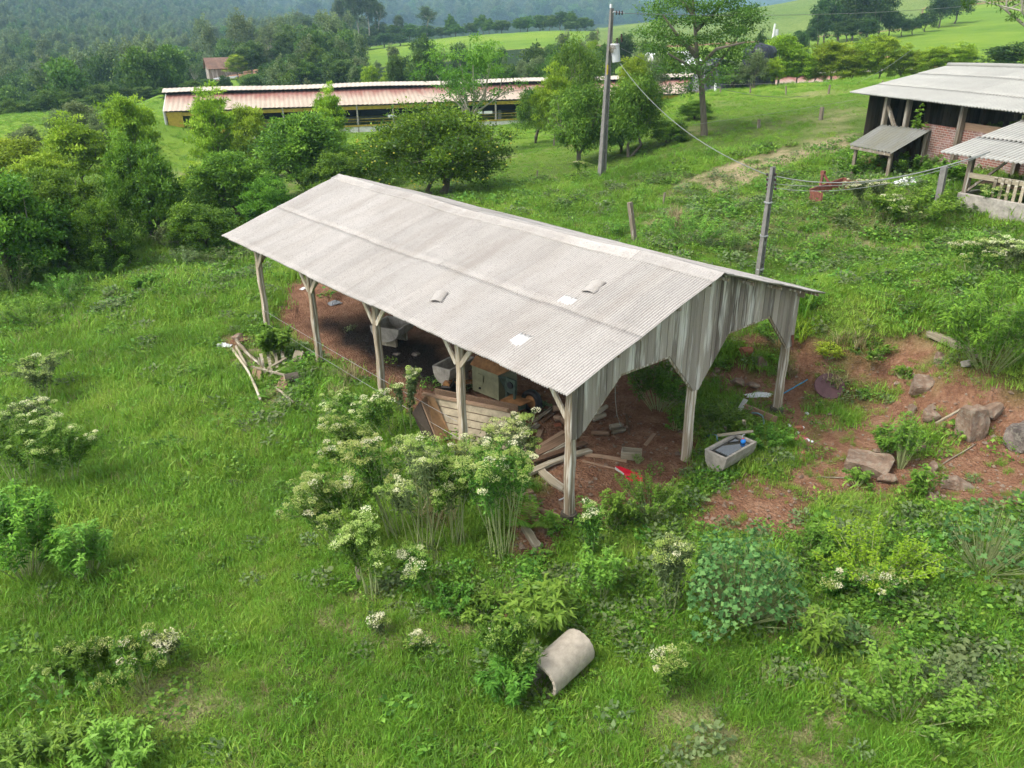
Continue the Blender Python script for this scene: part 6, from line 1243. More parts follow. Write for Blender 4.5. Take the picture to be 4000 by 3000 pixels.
def sow(r0, r1, dens, first, count, s0, thin=1.0):
    a0, a1 = -2, 83; area = math.radians(a1-a0)/2*(r1*r1-r0*r0); n = int(area*dens); x, y, r = sector(rg, r0, r1, n, a0, a1); z = height(x, y); k = inview(x, y, z); x, y, z, r = x[k], y[k], z[k], r[k]
    if r1 <= 75: d, s, m = masks(x, y)
    else: d = s = m = np.zeros(len(x))
    zn = zone_of(x, y); bx = pdist(x, y, np.array([tuple(G(3300, 620))[:2], tuple(G(3560, 700))[:2], (40, 2), (40, 20), (25, 20)]))
    pch = fbm(x, y, 1.9, 3, 50); keep = (rg.rand(len(x)) > d*1.6)&(rg.rand(len(x)) > s*1.25)&(zn < .2)&(rg.rand(len(x)) < .45+1.1*pch)
    x, y, z, s, pch, r = x[keep], y[keep], z[keep], s[keep], pch[keep], r[keep]; n = len(x)
    sc = s0*(.3+1.3*pch)*rg.uniform(.75, 1.25, n)*(1-.45*s)
    plate = (y > 0)&(x > 10)|(r > 45); sc = np.where(plate & (r < 75), sc*.8, sc)
    i = first+rg.randint(0, count, n)
    if first == 0: dry = (rg.rand(n) < .08+s*.45+.22*(fbm(x, y, 3, 3, 70) > .585)); i = np.where(dry, 6, i)
    if first == 0:                       # dry litter and small tufts on the bare yard
        n2 = int(area*(7 if r1 < 35 else 0)); x2, y2, r2 = sector(rg, r0, r1, n2, a0, a1); ky = (pdist(x2, y2, YARD) < .6)|(pdist(x2, y2, BANK) < .6)|(pdist(x2, y2, PATCH) < .1); x2, y2 = x2[ky], y2[ky]; n2 = len(x2)
        if n2: x = np.concatenate([x, x2]); y = np.concatenate([y, y2]); z = np.concatenate([z, height(x2, y2)]); sc = np.concatenate([sc, rg.uniform(.25, .7, n2)]); i = np.concatenate([i, np.where(rg.rand(n2) < .62, 6, 5)]); n = len(x)
    tilt = rg.normal(size=(n, 2))*.18; GP.append(np.stack([x, y, z-.01], 1)); GR.append(np.stack([tilt[:, 0], tilt[:, 1], rg.uniform(0, 6.28, n)], 1)); GS.append(np.stack([sc, sc, sc*rg.uniform(.8, 1.2, n)], 1)); GI.append(i)
sow(4.5, 16, 150, 0, 6, .66); sow(16, 30, 70, 0, 6, .8); sow(30, 48, 26, 0, 6, 1.1); sow(48, 75, 5.5, 7, 3, 1.0); sow(75, 125, 1.6, 7, 3, 1.35)
GP = np.concatenate(GP); print('tufts', len(GP))
scatter('grass', 'long lush green meadow grass covering the slope', 'grass', GP, np.concatenate(GR), np.concatenate(GS), np.concatenate(GI), (tufts+big)[::-1] if False else tufts+big)
# far forest
rg = np.random.RandomState(17); fm = []
for sd_, lm in ((51, L_far), (52, L_dark), (53, L_far), (54, L_tree)):
    r2_ = np.random.RandomState(sd_); fm.append(crown_mesh(r2_, 'canopy', lm, 9, 4.0, 0, 70, 48, .62, .7, flat=.7, shell=.6, clump=.26, shape=.3))
fm.append(crown_mesh(np.random.RandomState(55), 'canopy', L_grey, 13, 3.4, 2, 60, 36, .6, .6, flat=.6, shell=.5, clump=.3, shape=.3))
def forest(name, label, r0, r1, a0, a1, dens, sc0, cond):
    area = math.radians(a1-a0)/2*(r1*r1-r0*r0); n = int(area*dens); x, y, r = sector(rg, r0, r1, n, a0, a1); z = height(x, y); zn = zone_of(x, y); k = (zn > .9)&cond(x, y, r)&inview(x, y, z, 60)
    x, y, z, r = x[k], y[k], z[k], r[k]; n = len(x); sc = sc0*rg.uniform(.5, 1.55, n)*(1+.25*(rg.rand(n) < .12)); i = rg.choice(5, n, p=[.34, .2, .26, .14, .06]); print(name, n)
    return scatter(name, label, 'forest', np.stack([x, y, z-.5], 1), np.stack([rg.normal(size=n)*.08, rg.normal(size=n)*.08, rg.uniform(0, 6.28, n)], 1), np.stack([sc, sc, sc*rg.uniform(.75, 1.2, n)], 1), i, fm)
hL = math.degrees(heading(-200)); forest('hill_forest', 'dense green forest covering the hillside at upper left', 150, 1250, hL, math.degrees(heading(1420)), .03, .68, lambda x, y, r: (r > 150)&~((r < 228)&(np.arctan2(x-CAM[0], y-CAM[1]) > heading(640))&(np.arctan2(x-CAM[0], y-CAM[1]) < heading(1190))))
forest('valley_forest', 'mixed woodland filling the low ground beyond the long barn', 104, 300, math.degrees(heading(1000)), math.degrees(heading(2330)), .02, .42, lambda x, y, r: (r > 104)&((r < 175)|(np.arctan2(x-CAM[0], y-CAM[1]) < heading(1390))))
forest('mountain_forest', 'hazy blue-green forest on the distant central mountain', 1250, 2300, math.degrees(heading(700)), math.degrees(heading(2700)), .0035, 2.3, lambda x, y, r: r > 1250)
# ---------------------------------------------------------------- shrubs and weeds
def flower_shrub(px, py, hpx, wpx, label, seed, stems=9, heads=1.0, lean=0, white=.4, leafy=1.0, group='tall white-flowering shrubs', cat='flowering shrub', bare=.35, topx=None):
    """fan of stems, leafy above, each ending in a domed head of small flowers"""
    rg = np.random.RandomState(seed); p = G(px, py); D = (p-V3(CAM)).length; k = D/FPX; r = math.hypot(p.x-CAM[0], p.y-CAM[1])
    Hh = (at_r(px, py-hpx, r)[2]-p.z)*1.08; R = wpx/2*k; t = thing('flowering_shrub', label, cat, tuple(p), 0, group)
    lv = V3(RGT)*lean*k; b = MB(); LP = []; LD = []; LL_ = []; HC = []
    for i in range(stems):
        a = rg.uniform(0, 6.28); q = math.sqrt(rg.rand())*R; hh = Hh*(1-.28*(q/R)**2)*rg.uniform(.78, 1.02); tip = np.array([q*math.cos(a), q*math.sin(a), hh])+np.array(lv)*1.0
        a3 = a+rg.normal()*.8; q3 = rg.uniform(.05, .35)*min(1, R); base = np.array([q3*math.cos(a3), q3*math.sin(a3), -.05]); mid = base*.4+tip*.45+np.array([0, 0, hh*rg.uniform(.02, .15)])+rg.normal(size=3)*np.array([.1, .1, .04])*R; b.tube([base, mid, tip], [.012, .009, .005], 5, .5, caps=False)
        for _ in range(4):
            f = rg.uniform(.5, .88); s0 = mid+(tip-mid)*max(0, (f-.5)*2); e = tip+rg.normal(size=3)*np.array([1, 1, .35])*R*.26; e[2] = min(e[2], hh*1.02); b.tube([s0, (s0+e)/2+np.array([0, 0, -.02]), e], [.008, .006, .004], 4, .6, caps=False); HC.append(e)
            for _l in range(int(26*leafy)): g = rg.uniform(0, 1); LP.append(s0+(e-s0)*g); LD.append(rnd_dir(rg, 1)[0]+np.array([0, 0, -.15])); LL_.append(rg.uniform(.07, .13))
        HC.append(tip)
        for _ in range(2): HC.append(tip+rg.normal(size=3)*np.array([.1, .1, .05]))
        for _l in range(int(34*leafy)):
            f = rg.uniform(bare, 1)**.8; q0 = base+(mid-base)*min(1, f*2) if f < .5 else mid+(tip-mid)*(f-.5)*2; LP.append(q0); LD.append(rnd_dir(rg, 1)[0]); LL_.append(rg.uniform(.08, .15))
    b.build('stems', M_stem, t); LP = np.concatenate([np.array(LP)]*2); LP[len(LD):] += rg.normal(size=(len(LD), 3))*.05; LD = np.concatenate([np.array(LD), rnd_dir(rg, len(LD))]); LL_ = np.concatenate([LL_]*2); V = leaves(rg, LP, LD, LL_, LL_*.27, .3)
    obj('leaves', quads_mesh('leaves', V, np.clip(rg.uniform(.1, .8, len(LP)), 0, 1), L_weed if seed % 3 else L_grey), t)
    HP = []; HT = []; HS = []
    for c in HC:
        if rg.rand() > heads: continue
        n = rg.randint(45, 120); s = rg.uniform(.045, .11); d = rnd_dir(rg, n); d[:, 2] = np.abs(d[:, 2])*.75; P = c+d*s*rg.uniform(.75, 1.05, (n, 1))*np.array([1.15, 1.15, .8])+np.array([0, 0, -.02]); HP.append(P)
        w_ = rg.rand() < white*.3; base = rg.uniform(.7, .95) if w_ else rg.uniform(.0, .55); HT.append(np.clip(base+rg.normal(size=n)*.13+.1*(d[:, 2]-.35), 0, 1)); HS.append(np.full(n, .022 if w_ else .02))
    if HP:
        HP = np.concatenate(HP); HT = np.concatenate(HT); HS = np.concatenate(HS); V = leaves(rg, HP, rg.normal(size=HP.shape)+np.array([0, 0, .4]), HS*1.25, HS, .5); obj('flower_heads', quads_mesh('flower_heads', V, HT, L_head), t)
    return t
def leafy_shrub(px, py, hpx, wpx, label, seed, m=None, L=.14, asp=.3, n=900, stems=9, up=.35, cat='shrub', group=None, dome=.6, name=None, tn=(0, 1), whorl=True):
    rg = np.random.RandomState(seed); p = G(px, py); k = (p-V3(CAM)).length/FPX; r = math.hypot(p.x-CAM[0], p.y-CAM[1]); Hh = max(.12, at_r(px, py-hpx, r)[2]-p.z); R = wpx/2*k
    t = thing(name or cat.replace(' ', '_'), label, cat, tuple(p), 0, group); b = MB(); P = []; D_ = []; T = []; ns = stems; per = n//(ns*2)
    for i in range(ns*2):
        a = rg.uniform(0, 6.28); q = math.sqrt(rg.rand())*R; hh = Hh*math.sqrt(max(.06, 1-dome*(q/R)**2))*rg.uniform(.7, 1.02); tip = np.array([q*math.cos(a), q*math.sin(a), hh]); base = tip*np.array([.2, .2, 0]); mid = (base+tip)/2*np.array([1.1, 1.1, 1.1]); b.tube([base, mid, tip], [.01, .008, .004], 4, .5, caps=False)
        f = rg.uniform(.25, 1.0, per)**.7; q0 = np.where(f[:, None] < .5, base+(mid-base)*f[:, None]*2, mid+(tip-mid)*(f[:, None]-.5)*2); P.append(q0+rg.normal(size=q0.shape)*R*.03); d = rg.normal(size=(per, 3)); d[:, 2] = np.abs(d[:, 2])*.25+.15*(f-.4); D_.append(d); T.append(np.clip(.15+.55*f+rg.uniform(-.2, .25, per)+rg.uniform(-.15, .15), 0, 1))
    b.build('stems', M_stem, t); P = np.concatenate(P); D_ = np.concatenate(D_); T = np.concatenate(T)*(tn[1]-tn[0])+tn[0]; LL_ = L*rg.uniform(.6, 1.25, len(P)); V = leaves(rg, P, D_, LL_, LL_*asp, 1-up*.6); 
    V[:, 2, 2] -= LL_*.25
    obj('leaves', quads_mesh('leaves', V, T, m or L_weed), t); return t
def lobed(px, py, hpx, wpx, label, seed, n=420, s=.07, m=None, dome=.9, cat='bush'):
    """bush roofed by broad five-lobed leaves"""
    rg = np.random.RandomState(seed); p = G(px, py); k = (p-V3(CAM)).length/FPX; r = math.hypot(p.x-CAM[0], p.y-CAM[1]); Hh = max(.15, at_r(px, py-hpx, r)[2]-p.z); R = wpx/2*k
    t = thing('lobed_leaf_bush', label, cat, tuple(p), 0); b = MB(); Vs = []; Ts = []
    for i in range(n):
        a = rg.uniform(0, 6.28); q = math.sqrt(rg.rand())*R*(1+.2*math.sin(a*3+seed)); z = Hh*math.sqrt(max(.04, 1-dome*(q/R/1.1)**2))*rg.uniform(.55, 1.12)*(1+.15*math.sin(a*5)*q/R); c = np.array([q*math.cos(a), q*math.sin(a), z]); nn = nrm(np.array([c[0]*.5, c[1]*.5, .7])+rg.normal(size=3)*.3); u = nrm(np.cross(nn, rg.normal(size=3))); v = np.cross(nn, u); sz = s*rg.uniform(.4, 1.45)
        ang = np.linspace(0, 2*math.pi, 11)[:-1]; rad = np.array([1, .62]*5)*sz; rad[0] = sz*.25; Vs.append(c+rad[:, None]*(np.cos(ang)[:, None]*u+np.sin(ang)[:, None]*v)-nn*0.1*rad[:, None]); Ts.append(np.clip(rg.uniform(.15, .95), 0, 1))
        if i % 5 == 0: b.tube([(c[0]*.2, c[1]*.2, 0), (c[0]*.7, c[1]*.7, z*.6), c], [.008, .006, .003], 4, .5, caps=False)
    b.build('stems', M_stem, t); obj('leaves', quads_mesh('leaves', np.array(Vs), np.array(Ts), m or L_vine, 10), t); return t
def fern(px, py, s, label, seed, nf=5, dirs=None):
    rg = np.random.RandomState(seed); p = G(px, py); t = thing('fern', label, 'fern', tuple(p), 0, 'ferns'); 
    for i in range(nf):
        a = (dirs[i] if dirs else rg.uniform(0, 6.28)); d = np.array([math.cos(a), math.sin(a), 0]); sd = np.array([-d[1], d[0], 0]); P = []; D_ = []; L_ = []
        for j in range(22):
            f = j/22; c = d*s*f*.75+np.array([0, 0, s*(f*.9-.55*f*f)+.05]); ln = s*.26*math.sin(math.pi*min(1, f*.85+.15))**.8
            for q in (-1, 1): P.append(c); D_.append(sd*q+d*.35+np.array([0, 0, -.12])); L_.append(ln)
        V = leaves(rg, np.array(P), np.array(D_), np.array(L_), s*.035, .95); obj('frond', quads_mesh('frond', V, rg.uniform(.3, .9, len(P)), L_fern), t)
    return t
FS = flower_shrub
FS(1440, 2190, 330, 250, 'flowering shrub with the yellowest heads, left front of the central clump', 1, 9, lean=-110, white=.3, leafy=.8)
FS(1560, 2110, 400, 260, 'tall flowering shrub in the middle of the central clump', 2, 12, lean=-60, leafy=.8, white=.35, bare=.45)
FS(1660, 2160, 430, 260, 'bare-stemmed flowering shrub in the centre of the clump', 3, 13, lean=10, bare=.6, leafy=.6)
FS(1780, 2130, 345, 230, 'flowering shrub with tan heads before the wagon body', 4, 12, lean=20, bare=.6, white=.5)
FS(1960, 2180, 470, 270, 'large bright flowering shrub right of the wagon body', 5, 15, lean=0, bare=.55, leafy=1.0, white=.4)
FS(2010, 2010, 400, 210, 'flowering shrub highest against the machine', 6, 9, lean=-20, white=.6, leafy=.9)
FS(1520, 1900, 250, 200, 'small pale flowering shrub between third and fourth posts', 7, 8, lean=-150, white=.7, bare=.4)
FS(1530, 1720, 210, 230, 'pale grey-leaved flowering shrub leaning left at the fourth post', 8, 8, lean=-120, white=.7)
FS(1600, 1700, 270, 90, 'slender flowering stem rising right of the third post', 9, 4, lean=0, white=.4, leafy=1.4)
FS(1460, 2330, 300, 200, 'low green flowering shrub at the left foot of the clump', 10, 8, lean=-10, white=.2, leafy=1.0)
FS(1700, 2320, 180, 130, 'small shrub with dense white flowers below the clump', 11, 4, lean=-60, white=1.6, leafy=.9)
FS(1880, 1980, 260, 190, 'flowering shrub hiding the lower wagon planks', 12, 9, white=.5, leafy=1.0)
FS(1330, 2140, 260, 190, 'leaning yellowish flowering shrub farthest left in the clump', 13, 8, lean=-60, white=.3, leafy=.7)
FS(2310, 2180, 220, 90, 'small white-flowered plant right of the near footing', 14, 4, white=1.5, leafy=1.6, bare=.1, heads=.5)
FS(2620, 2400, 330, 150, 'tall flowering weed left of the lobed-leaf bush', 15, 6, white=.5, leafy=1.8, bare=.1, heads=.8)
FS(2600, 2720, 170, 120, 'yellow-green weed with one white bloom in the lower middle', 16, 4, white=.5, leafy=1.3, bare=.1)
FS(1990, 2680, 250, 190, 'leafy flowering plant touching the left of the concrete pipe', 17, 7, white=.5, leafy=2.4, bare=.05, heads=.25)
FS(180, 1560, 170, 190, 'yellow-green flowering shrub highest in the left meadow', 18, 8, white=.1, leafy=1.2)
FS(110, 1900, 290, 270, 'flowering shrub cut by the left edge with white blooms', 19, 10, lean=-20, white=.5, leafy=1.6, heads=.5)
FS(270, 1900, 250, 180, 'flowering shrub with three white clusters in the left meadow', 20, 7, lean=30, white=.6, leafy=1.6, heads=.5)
FS(160, 1730, 170, 180, 'orange-tipped flowering shrub between the two left ones', 21, 7, white=.5, leafy=1.4)
FS(560, 2680, 180, 190, 'toppled flowering shrub with white row of blooms at lower left', 22, 6, lean=-20, white=1.0, leafy=.9, heads=.6)
FS(380, 2660, 160, 180, 'hazy yellow-green shrub left of the toppled one', 23, 5, lean=-30, white=.05, leafy=1.6, heads=.5)
FS(650, 2600, 120, 90, 'small bent stem with white flowers at lower left', 24, 3, white=1.4)
FS(3260, 2330, 110, 100, 'white-flowered weed left of the yellowish thicket', 25, 4, white=1.2, leafy=1.8, bare=.1)
FS(3420, 2350, 120, 130, 'white-flowered weed right of its neighbour in the yellowish thicket', 26, 5, white=1.1, leafy=1.8, bare=.1)
FS(3380, 820, 130, 130, 'white flowering shrub before the lean-to posts', 27, 8, white=1.6, leafy=1.4)
FS(3450, 880, 110, 170, 'low white flowering shrub in front of the taller one by the barn', 28, 8, white=1.2, leafy=1.6)
FS(3790, 1080, 150, 170, 'white flowering shrub above the big leafy shrub, left one', 29, 9, white=1.3, leafy=1.2)
FS(3910, 1080, 150, 170, 'cream flowering shrub above the big leafy shrub, right one', 30, 9, white=.7, leafy=1.2)
FS(3870, 830, 120, 80, 'yellow-green flower stems before the slatted gate', 31, 5, white=.05, leafy=1)
FS(3940, 850, 120, 60, 'thin yellow-green flower stems right of the slatted gate', 32, 4, white=.05, leafy=1)
FS(1490, 2480, 70, 50, 'tiny white bloom on a stalk in the middle meadow', 33, 2, white=1.6); FS(1630, 2560, 60, 70, 'tiny pale bloom on a stalk below the clump', 34, 2, white=1.2)
FS(2270, 680, 60, 60, 'pale flower stem at the left of the power pole foot', 35, 3, white=.7)
LS = leafy_shrub
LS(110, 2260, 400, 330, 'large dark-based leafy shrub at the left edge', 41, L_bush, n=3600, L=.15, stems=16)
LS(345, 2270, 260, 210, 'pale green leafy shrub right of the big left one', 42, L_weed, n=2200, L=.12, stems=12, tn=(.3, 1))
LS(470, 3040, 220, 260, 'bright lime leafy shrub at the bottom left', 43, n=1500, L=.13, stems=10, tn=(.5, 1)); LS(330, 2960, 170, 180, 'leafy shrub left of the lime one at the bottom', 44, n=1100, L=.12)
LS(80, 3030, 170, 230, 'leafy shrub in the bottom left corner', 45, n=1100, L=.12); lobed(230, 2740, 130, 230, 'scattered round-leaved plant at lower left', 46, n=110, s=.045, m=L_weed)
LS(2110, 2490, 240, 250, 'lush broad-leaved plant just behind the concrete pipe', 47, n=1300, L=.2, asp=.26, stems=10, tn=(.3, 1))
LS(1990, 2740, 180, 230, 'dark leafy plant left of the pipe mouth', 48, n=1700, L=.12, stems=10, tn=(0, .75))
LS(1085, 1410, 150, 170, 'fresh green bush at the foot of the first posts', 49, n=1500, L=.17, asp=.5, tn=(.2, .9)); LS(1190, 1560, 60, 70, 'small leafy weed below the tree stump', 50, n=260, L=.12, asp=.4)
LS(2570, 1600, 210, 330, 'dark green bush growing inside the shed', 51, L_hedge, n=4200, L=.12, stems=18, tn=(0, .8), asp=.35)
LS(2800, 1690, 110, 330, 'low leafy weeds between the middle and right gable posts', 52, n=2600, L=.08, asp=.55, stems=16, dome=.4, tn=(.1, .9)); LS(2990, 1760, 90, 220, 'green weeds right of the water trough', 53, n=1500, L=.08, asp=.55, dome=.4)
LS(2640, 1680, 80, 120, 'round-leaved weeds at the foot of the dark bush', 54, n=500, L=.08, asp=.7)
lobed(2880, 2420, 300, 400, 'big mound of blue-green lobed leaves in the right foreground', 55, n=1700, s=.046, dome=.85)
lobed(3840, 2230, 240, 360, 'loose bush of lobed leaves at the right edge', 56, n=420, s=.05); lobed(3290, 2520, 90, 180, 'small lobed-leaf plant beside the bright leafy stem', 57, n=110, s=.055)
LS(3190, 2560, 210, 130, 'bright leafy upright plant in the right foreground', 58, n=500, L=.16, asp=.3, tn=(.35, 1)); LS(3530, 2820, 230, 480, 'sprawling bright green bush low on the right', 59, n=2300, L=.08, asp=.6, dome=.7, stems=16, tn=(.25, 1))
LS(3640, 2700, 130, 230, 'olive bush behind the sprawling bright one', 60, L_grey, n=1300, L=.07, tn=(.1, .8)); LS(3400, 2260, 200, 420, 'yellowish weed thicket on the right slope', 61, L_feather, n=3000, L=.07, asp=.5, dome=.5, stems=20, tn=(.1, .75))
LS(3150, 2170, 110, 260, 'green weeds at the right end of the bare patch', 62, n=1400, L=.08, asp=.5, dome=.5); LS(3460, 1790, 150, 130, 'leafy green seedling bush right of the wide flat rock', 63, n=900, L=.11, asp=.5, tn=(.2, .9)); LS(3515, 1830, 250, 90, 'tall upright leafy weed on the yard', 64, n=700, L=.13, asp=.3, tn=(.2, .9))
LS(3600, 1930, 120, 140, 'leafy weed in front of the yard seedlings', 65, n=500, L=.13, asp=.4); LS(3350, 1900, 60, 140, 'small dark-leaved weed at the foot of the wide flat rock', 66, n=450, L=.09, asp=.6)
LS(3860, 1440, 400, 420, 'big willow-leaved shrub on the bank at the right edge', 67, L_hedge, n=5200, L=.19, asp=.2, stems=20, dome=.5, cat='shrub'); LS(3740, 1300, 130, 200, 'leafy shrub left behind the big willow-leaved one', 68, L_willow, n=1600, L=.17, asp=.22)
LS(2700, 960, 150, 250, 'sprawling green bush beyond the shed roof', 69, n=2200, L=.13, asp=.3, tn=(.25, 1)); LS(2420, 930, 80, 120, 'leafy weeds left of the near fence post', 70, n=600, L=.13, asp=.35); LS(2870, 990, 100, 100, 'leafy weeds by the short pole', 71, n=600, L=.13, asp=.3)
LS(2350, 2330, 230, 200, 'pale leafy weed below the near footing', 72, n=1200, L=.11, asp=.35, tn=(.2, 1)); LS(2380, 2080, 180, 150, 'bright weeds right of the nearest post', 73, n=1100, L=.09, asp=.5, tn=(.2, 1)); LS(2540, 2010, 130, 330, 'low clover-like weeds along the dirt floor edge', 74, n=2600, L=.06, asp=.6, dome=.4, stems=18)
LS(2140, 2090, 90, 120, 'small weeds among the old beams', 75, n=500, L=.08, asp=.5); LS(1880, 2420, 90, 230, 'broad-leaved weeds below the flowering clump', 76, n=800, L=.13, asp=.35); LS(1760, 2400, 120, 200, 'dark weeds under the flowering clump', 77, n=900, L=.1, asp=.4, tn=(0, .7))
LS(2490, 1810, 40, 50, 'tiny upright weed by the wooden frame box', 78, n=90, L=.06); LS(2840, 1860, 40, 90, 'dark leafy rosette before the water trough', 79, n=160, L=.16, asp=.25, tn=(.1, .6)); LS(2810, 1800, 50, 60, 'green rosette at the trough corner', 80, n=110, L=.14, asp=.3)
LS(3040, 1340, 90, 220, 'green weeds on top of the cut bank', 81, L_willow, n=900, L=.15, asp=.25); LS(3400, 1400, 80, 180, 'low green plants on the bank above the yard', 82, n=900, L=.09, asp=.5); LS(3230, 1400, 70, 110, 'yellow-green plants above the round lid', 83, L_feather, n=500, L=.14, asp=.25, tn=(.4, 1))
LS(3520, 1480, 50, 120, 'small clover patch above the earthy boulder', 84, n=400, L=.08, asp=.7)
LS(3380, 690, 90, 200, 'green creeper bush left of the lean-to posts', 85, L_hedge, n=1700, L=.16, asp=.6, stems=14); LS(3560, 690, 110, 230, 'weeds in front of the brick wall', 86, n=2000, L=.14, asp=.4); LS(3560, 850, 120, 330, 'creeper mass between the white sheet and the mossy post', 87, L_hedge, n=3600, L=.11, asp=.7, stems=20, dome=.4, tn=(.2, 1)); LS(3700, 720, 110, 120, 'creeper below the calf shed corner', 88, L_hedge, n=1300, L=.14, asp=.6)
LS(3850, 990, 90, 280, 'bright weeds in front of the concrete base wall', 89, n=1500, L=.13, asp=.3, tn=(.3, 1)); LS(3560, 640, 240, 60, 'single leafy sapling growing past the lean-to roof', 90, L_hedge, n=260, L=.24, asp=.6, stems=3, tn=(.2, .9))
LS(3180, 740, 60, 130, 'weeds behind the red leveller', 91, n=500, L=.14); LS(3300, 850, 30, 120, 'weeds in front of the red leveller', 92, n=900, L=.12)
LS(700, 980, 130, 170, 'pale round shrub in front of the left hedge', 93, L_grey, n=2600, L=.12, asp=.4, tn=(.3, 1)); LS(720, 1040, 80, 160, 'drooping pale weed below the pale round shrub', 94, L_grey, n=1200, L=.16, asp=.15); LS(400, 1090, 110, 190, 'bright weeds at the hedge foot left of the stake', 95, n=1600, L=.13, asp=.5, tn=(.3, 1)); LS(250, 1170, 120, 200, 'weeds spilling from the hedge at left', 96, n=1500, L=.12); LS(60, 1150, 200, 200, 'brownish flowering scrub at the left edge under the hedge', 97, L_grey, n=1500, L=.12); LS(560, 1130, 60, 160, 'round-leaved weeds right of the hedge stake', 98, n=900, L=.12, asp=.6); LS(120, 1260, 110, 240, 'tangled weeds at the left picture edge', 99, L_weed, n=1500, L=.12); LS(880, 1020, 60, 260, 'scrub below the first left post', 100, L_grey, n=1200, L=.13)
LS(3400, 668, 70, 130, 'dry brown brush under the lean-to', 101, L_dry, n=700, L=.18, asp=.1, stems=14); LS(3450, 660, 60, 110, 'dark weeds under the lean-to', 102, L_bush, n=900, L=.14)
fern(2075, 2060, .95, 'large bright fern beside the old beams', 1, 6); fern(1160, 1470, .7, 'fern beside the stump left of the shed', 2, 5); fern(1050, 1560, .5, 'small fern between the poles', 3, 4)
# clumps of tall and dry grass that stand out
rg = np.random.RandomState(5)
def clump(px, py, s, label, m, seed, h=.8, wd=.02, name='grass_clump'):
    o = obj(name, tuft(seed, 150, .3*s, h*s, wd, m, .9, 4), None, G(px, py)); tag(o, label, 'grass clump', 'grass clumps'); return o
clump(3120, 1215, 1.6, 'tall fresh grass clump at the shed roof corner', L_willow, 1, .7, .05); clump(2650, 905, 1.3, 'dry straw-coloured grass clump beyond the roof', L_dry, 2, .9); clump(3260, 1500, 1.0, 'dry grass tuft on the round lid', L_dry, 3, .5); clump(3110, 1320, 1.3, 'yellowing grass clump on the bank', L_feather, 4, .7, .03)
clump(1370, 1500, 1.1, 'dry brown weeds right of the second footing', L_dry, 5, .7); clump(1320, 1560, .9, 'dry grass below the second footing', L_dry, 6, .6); clump(3330, 1340, 1.4, 'dry trampled grass on top of the bank', L_dry, 7, .4); clump(3080, 1460, .8, 'dry grass tuft behind the right gable post', L_dry, 8, .4); clump(3150, 2460, 1.0, 'dry stems on the red rut', L_dry, 9, .4); clump(1700, 2040, 1.5, 'matted dry grass under the flowering clump', L_dry, 10, .5); clump(2640, 860, 1.0, 'dry reeds beyond the roof, smaller clump', L_dry, 11, .8)
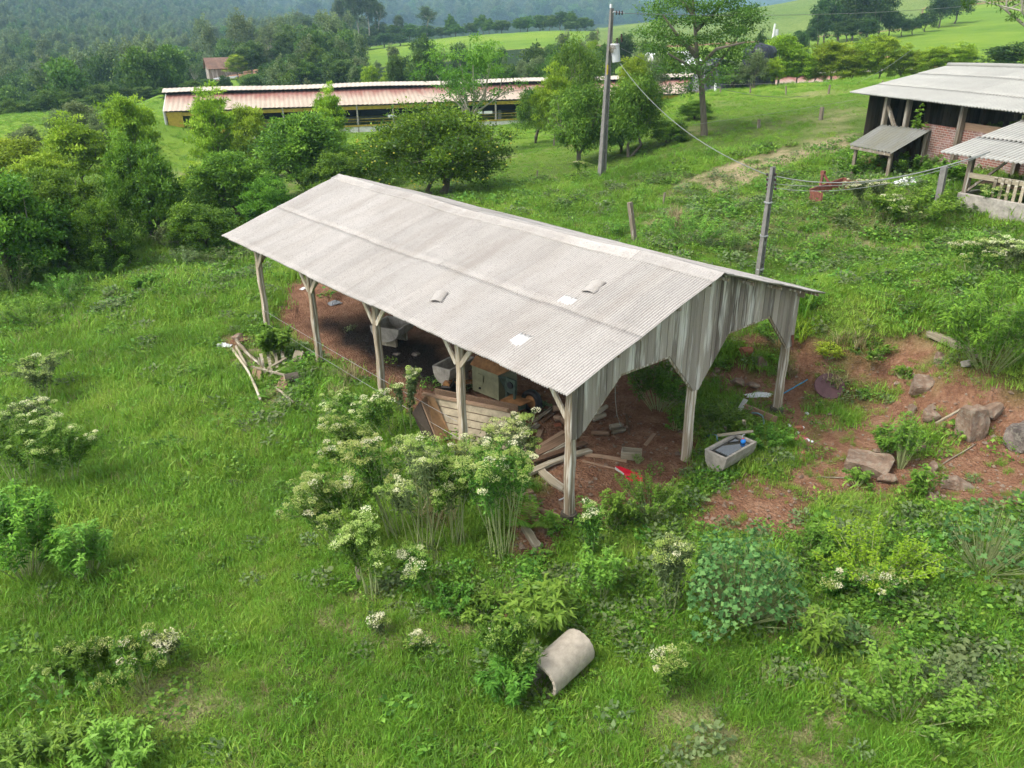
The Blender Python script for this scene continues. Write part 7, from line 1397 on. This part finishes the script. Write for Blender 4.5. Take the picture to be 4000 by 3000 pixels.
# low broad-leaved ground cover
cov = []
for sd_ in range(5):
    r2_ = np.random.RandomState(300+sd_); n = 90; R = .24; q = R*np.sqrt(r2_.rand(n)); a = r2_.uniform(0, 6.28, n); P = np.stack([q*np.cos(a), q*np.sin(a), r2_.uniform(.03, .2, n)*(1-.5*q/R)], 1); L_ = r2_.uniform(.03, .07, n)*(1.5 if sd_ > 2 else 1)
    cov.append(quads_mesh('cover', leaves(r2_, P, r2_.normal(size=(n, 3))*np.array([1, 1, .3]), L_, L_*.6, .75), r2_.uniform(.1, .95, n), [L_weed, L_hedge, L_weed, L_weed, L_grey][sd_]))
WZ = [poly(q) for q in ([(2080,2020),(2500,1950),(2850,1900),(3200,1900),(4100,1950),(4100,2900),(3300,2700),(2500,2500),(1900,2450),(1500,2300),(1900,2150)], [(2600,1560),(3060,1700),(3080,1800),(2700,1760)], [(3300,600),(4000,900),(4100,1300),(3500,1250),(3050,1000),(2500,980),(2650,800)], [(0,1080),(900,950),(1100,1080),(400,1250),(0,1350)], [(3000,1230),(3500,1380),(4100,1400),(4100,1900),(3500,1850),(3300,1560),(3000,1400)], [(1000,1250),(1250,1450),(1500,1700),(1300,1750),(1050,1500)])]
a0, a1 = -2, 83; x, y, r = sector(rg, 6, 48, 52000, a0, a1); x = np.array(x); z = height(x, y); kk = inview(x, y, z); x, y, z, r = x[kk], y[kk], z[kk], r[kk]; wz = np.zeros(len(x))
for Q, am in zip(WZ, (.62, 1.0, .3, .7, .3, .6)): wz = np.maximum(wz, np.clip(.5-(pdist(x, y, Q)+(fbm(x, y, 2, 3, 61)-.5)*3)/1.5, 0, 1)*am)
d, s, m_ = masks(x, y); pr = (wz*.75+.11)*(fbm(x, y, 1.4, 3, 66)*1.7-.15)*(1-d*.93)*np.where(r < 22, 1, .8); kk = rg.rand(len(x)) < pr; x, y, z, r = x[kk], y[kk], z[kk], r[kk]; n = len(x); print('cover', n); sc = rg.uniform(.6, 1.5, n)*(.9+r/60)
scatter('ground_cover', 'low broad-leaved weeds creeping between the grass', 'ground cover', np.stack([x, y, z], 1), np.stack([rg.normal(size=n)*.2, rg.normal(size=n)*.2, rg.uniform(0, 6.28, n)], 1), np.stack([sc]*3, 1), rg.randint(0, 5, n), cov)
# ---------------------------------------------------------------- the air
_gz = np.empty(len(ground.data.vertices)*3, np.float32); ground.data.vertices.foreach_get('co', _gz); _gz = _gz[2::3]; _z0 = float(_gz.min())-1; _z1 = float(_gz.max())+14; _zc = (_z0+_z1)/2; _zh = _z1-_z0; print('haze', _z0, _z1)
_b = MB(); _b.box((0, 0, _zc), (12400, 12400, _zh)); hz = _b.build('haze', mat('haze', lambda t, bs: None)); hz['kind'] = 'stuff'; hz['label'] = 'thin pale blue haze between the hills'; hz['category'] = 'haze'
hm = hz.data.materials[0]; tt = hm.node_tree; tt.nodes.clear(); vo = tt.nodes.new('ShaderNodeVolumePrincipled'); vo.inputs['Density'].default_value = .00031; vo.inputs['Color'].default_value = (.47, .74, 1.0, 1); vo.inputs['Anisotropy'].default_value = .1
oo = tt.nodes.new('ShaderNodeOutputMaterial'); tt.links.new(vo.outputs[0], oo.inputs['Volume'])
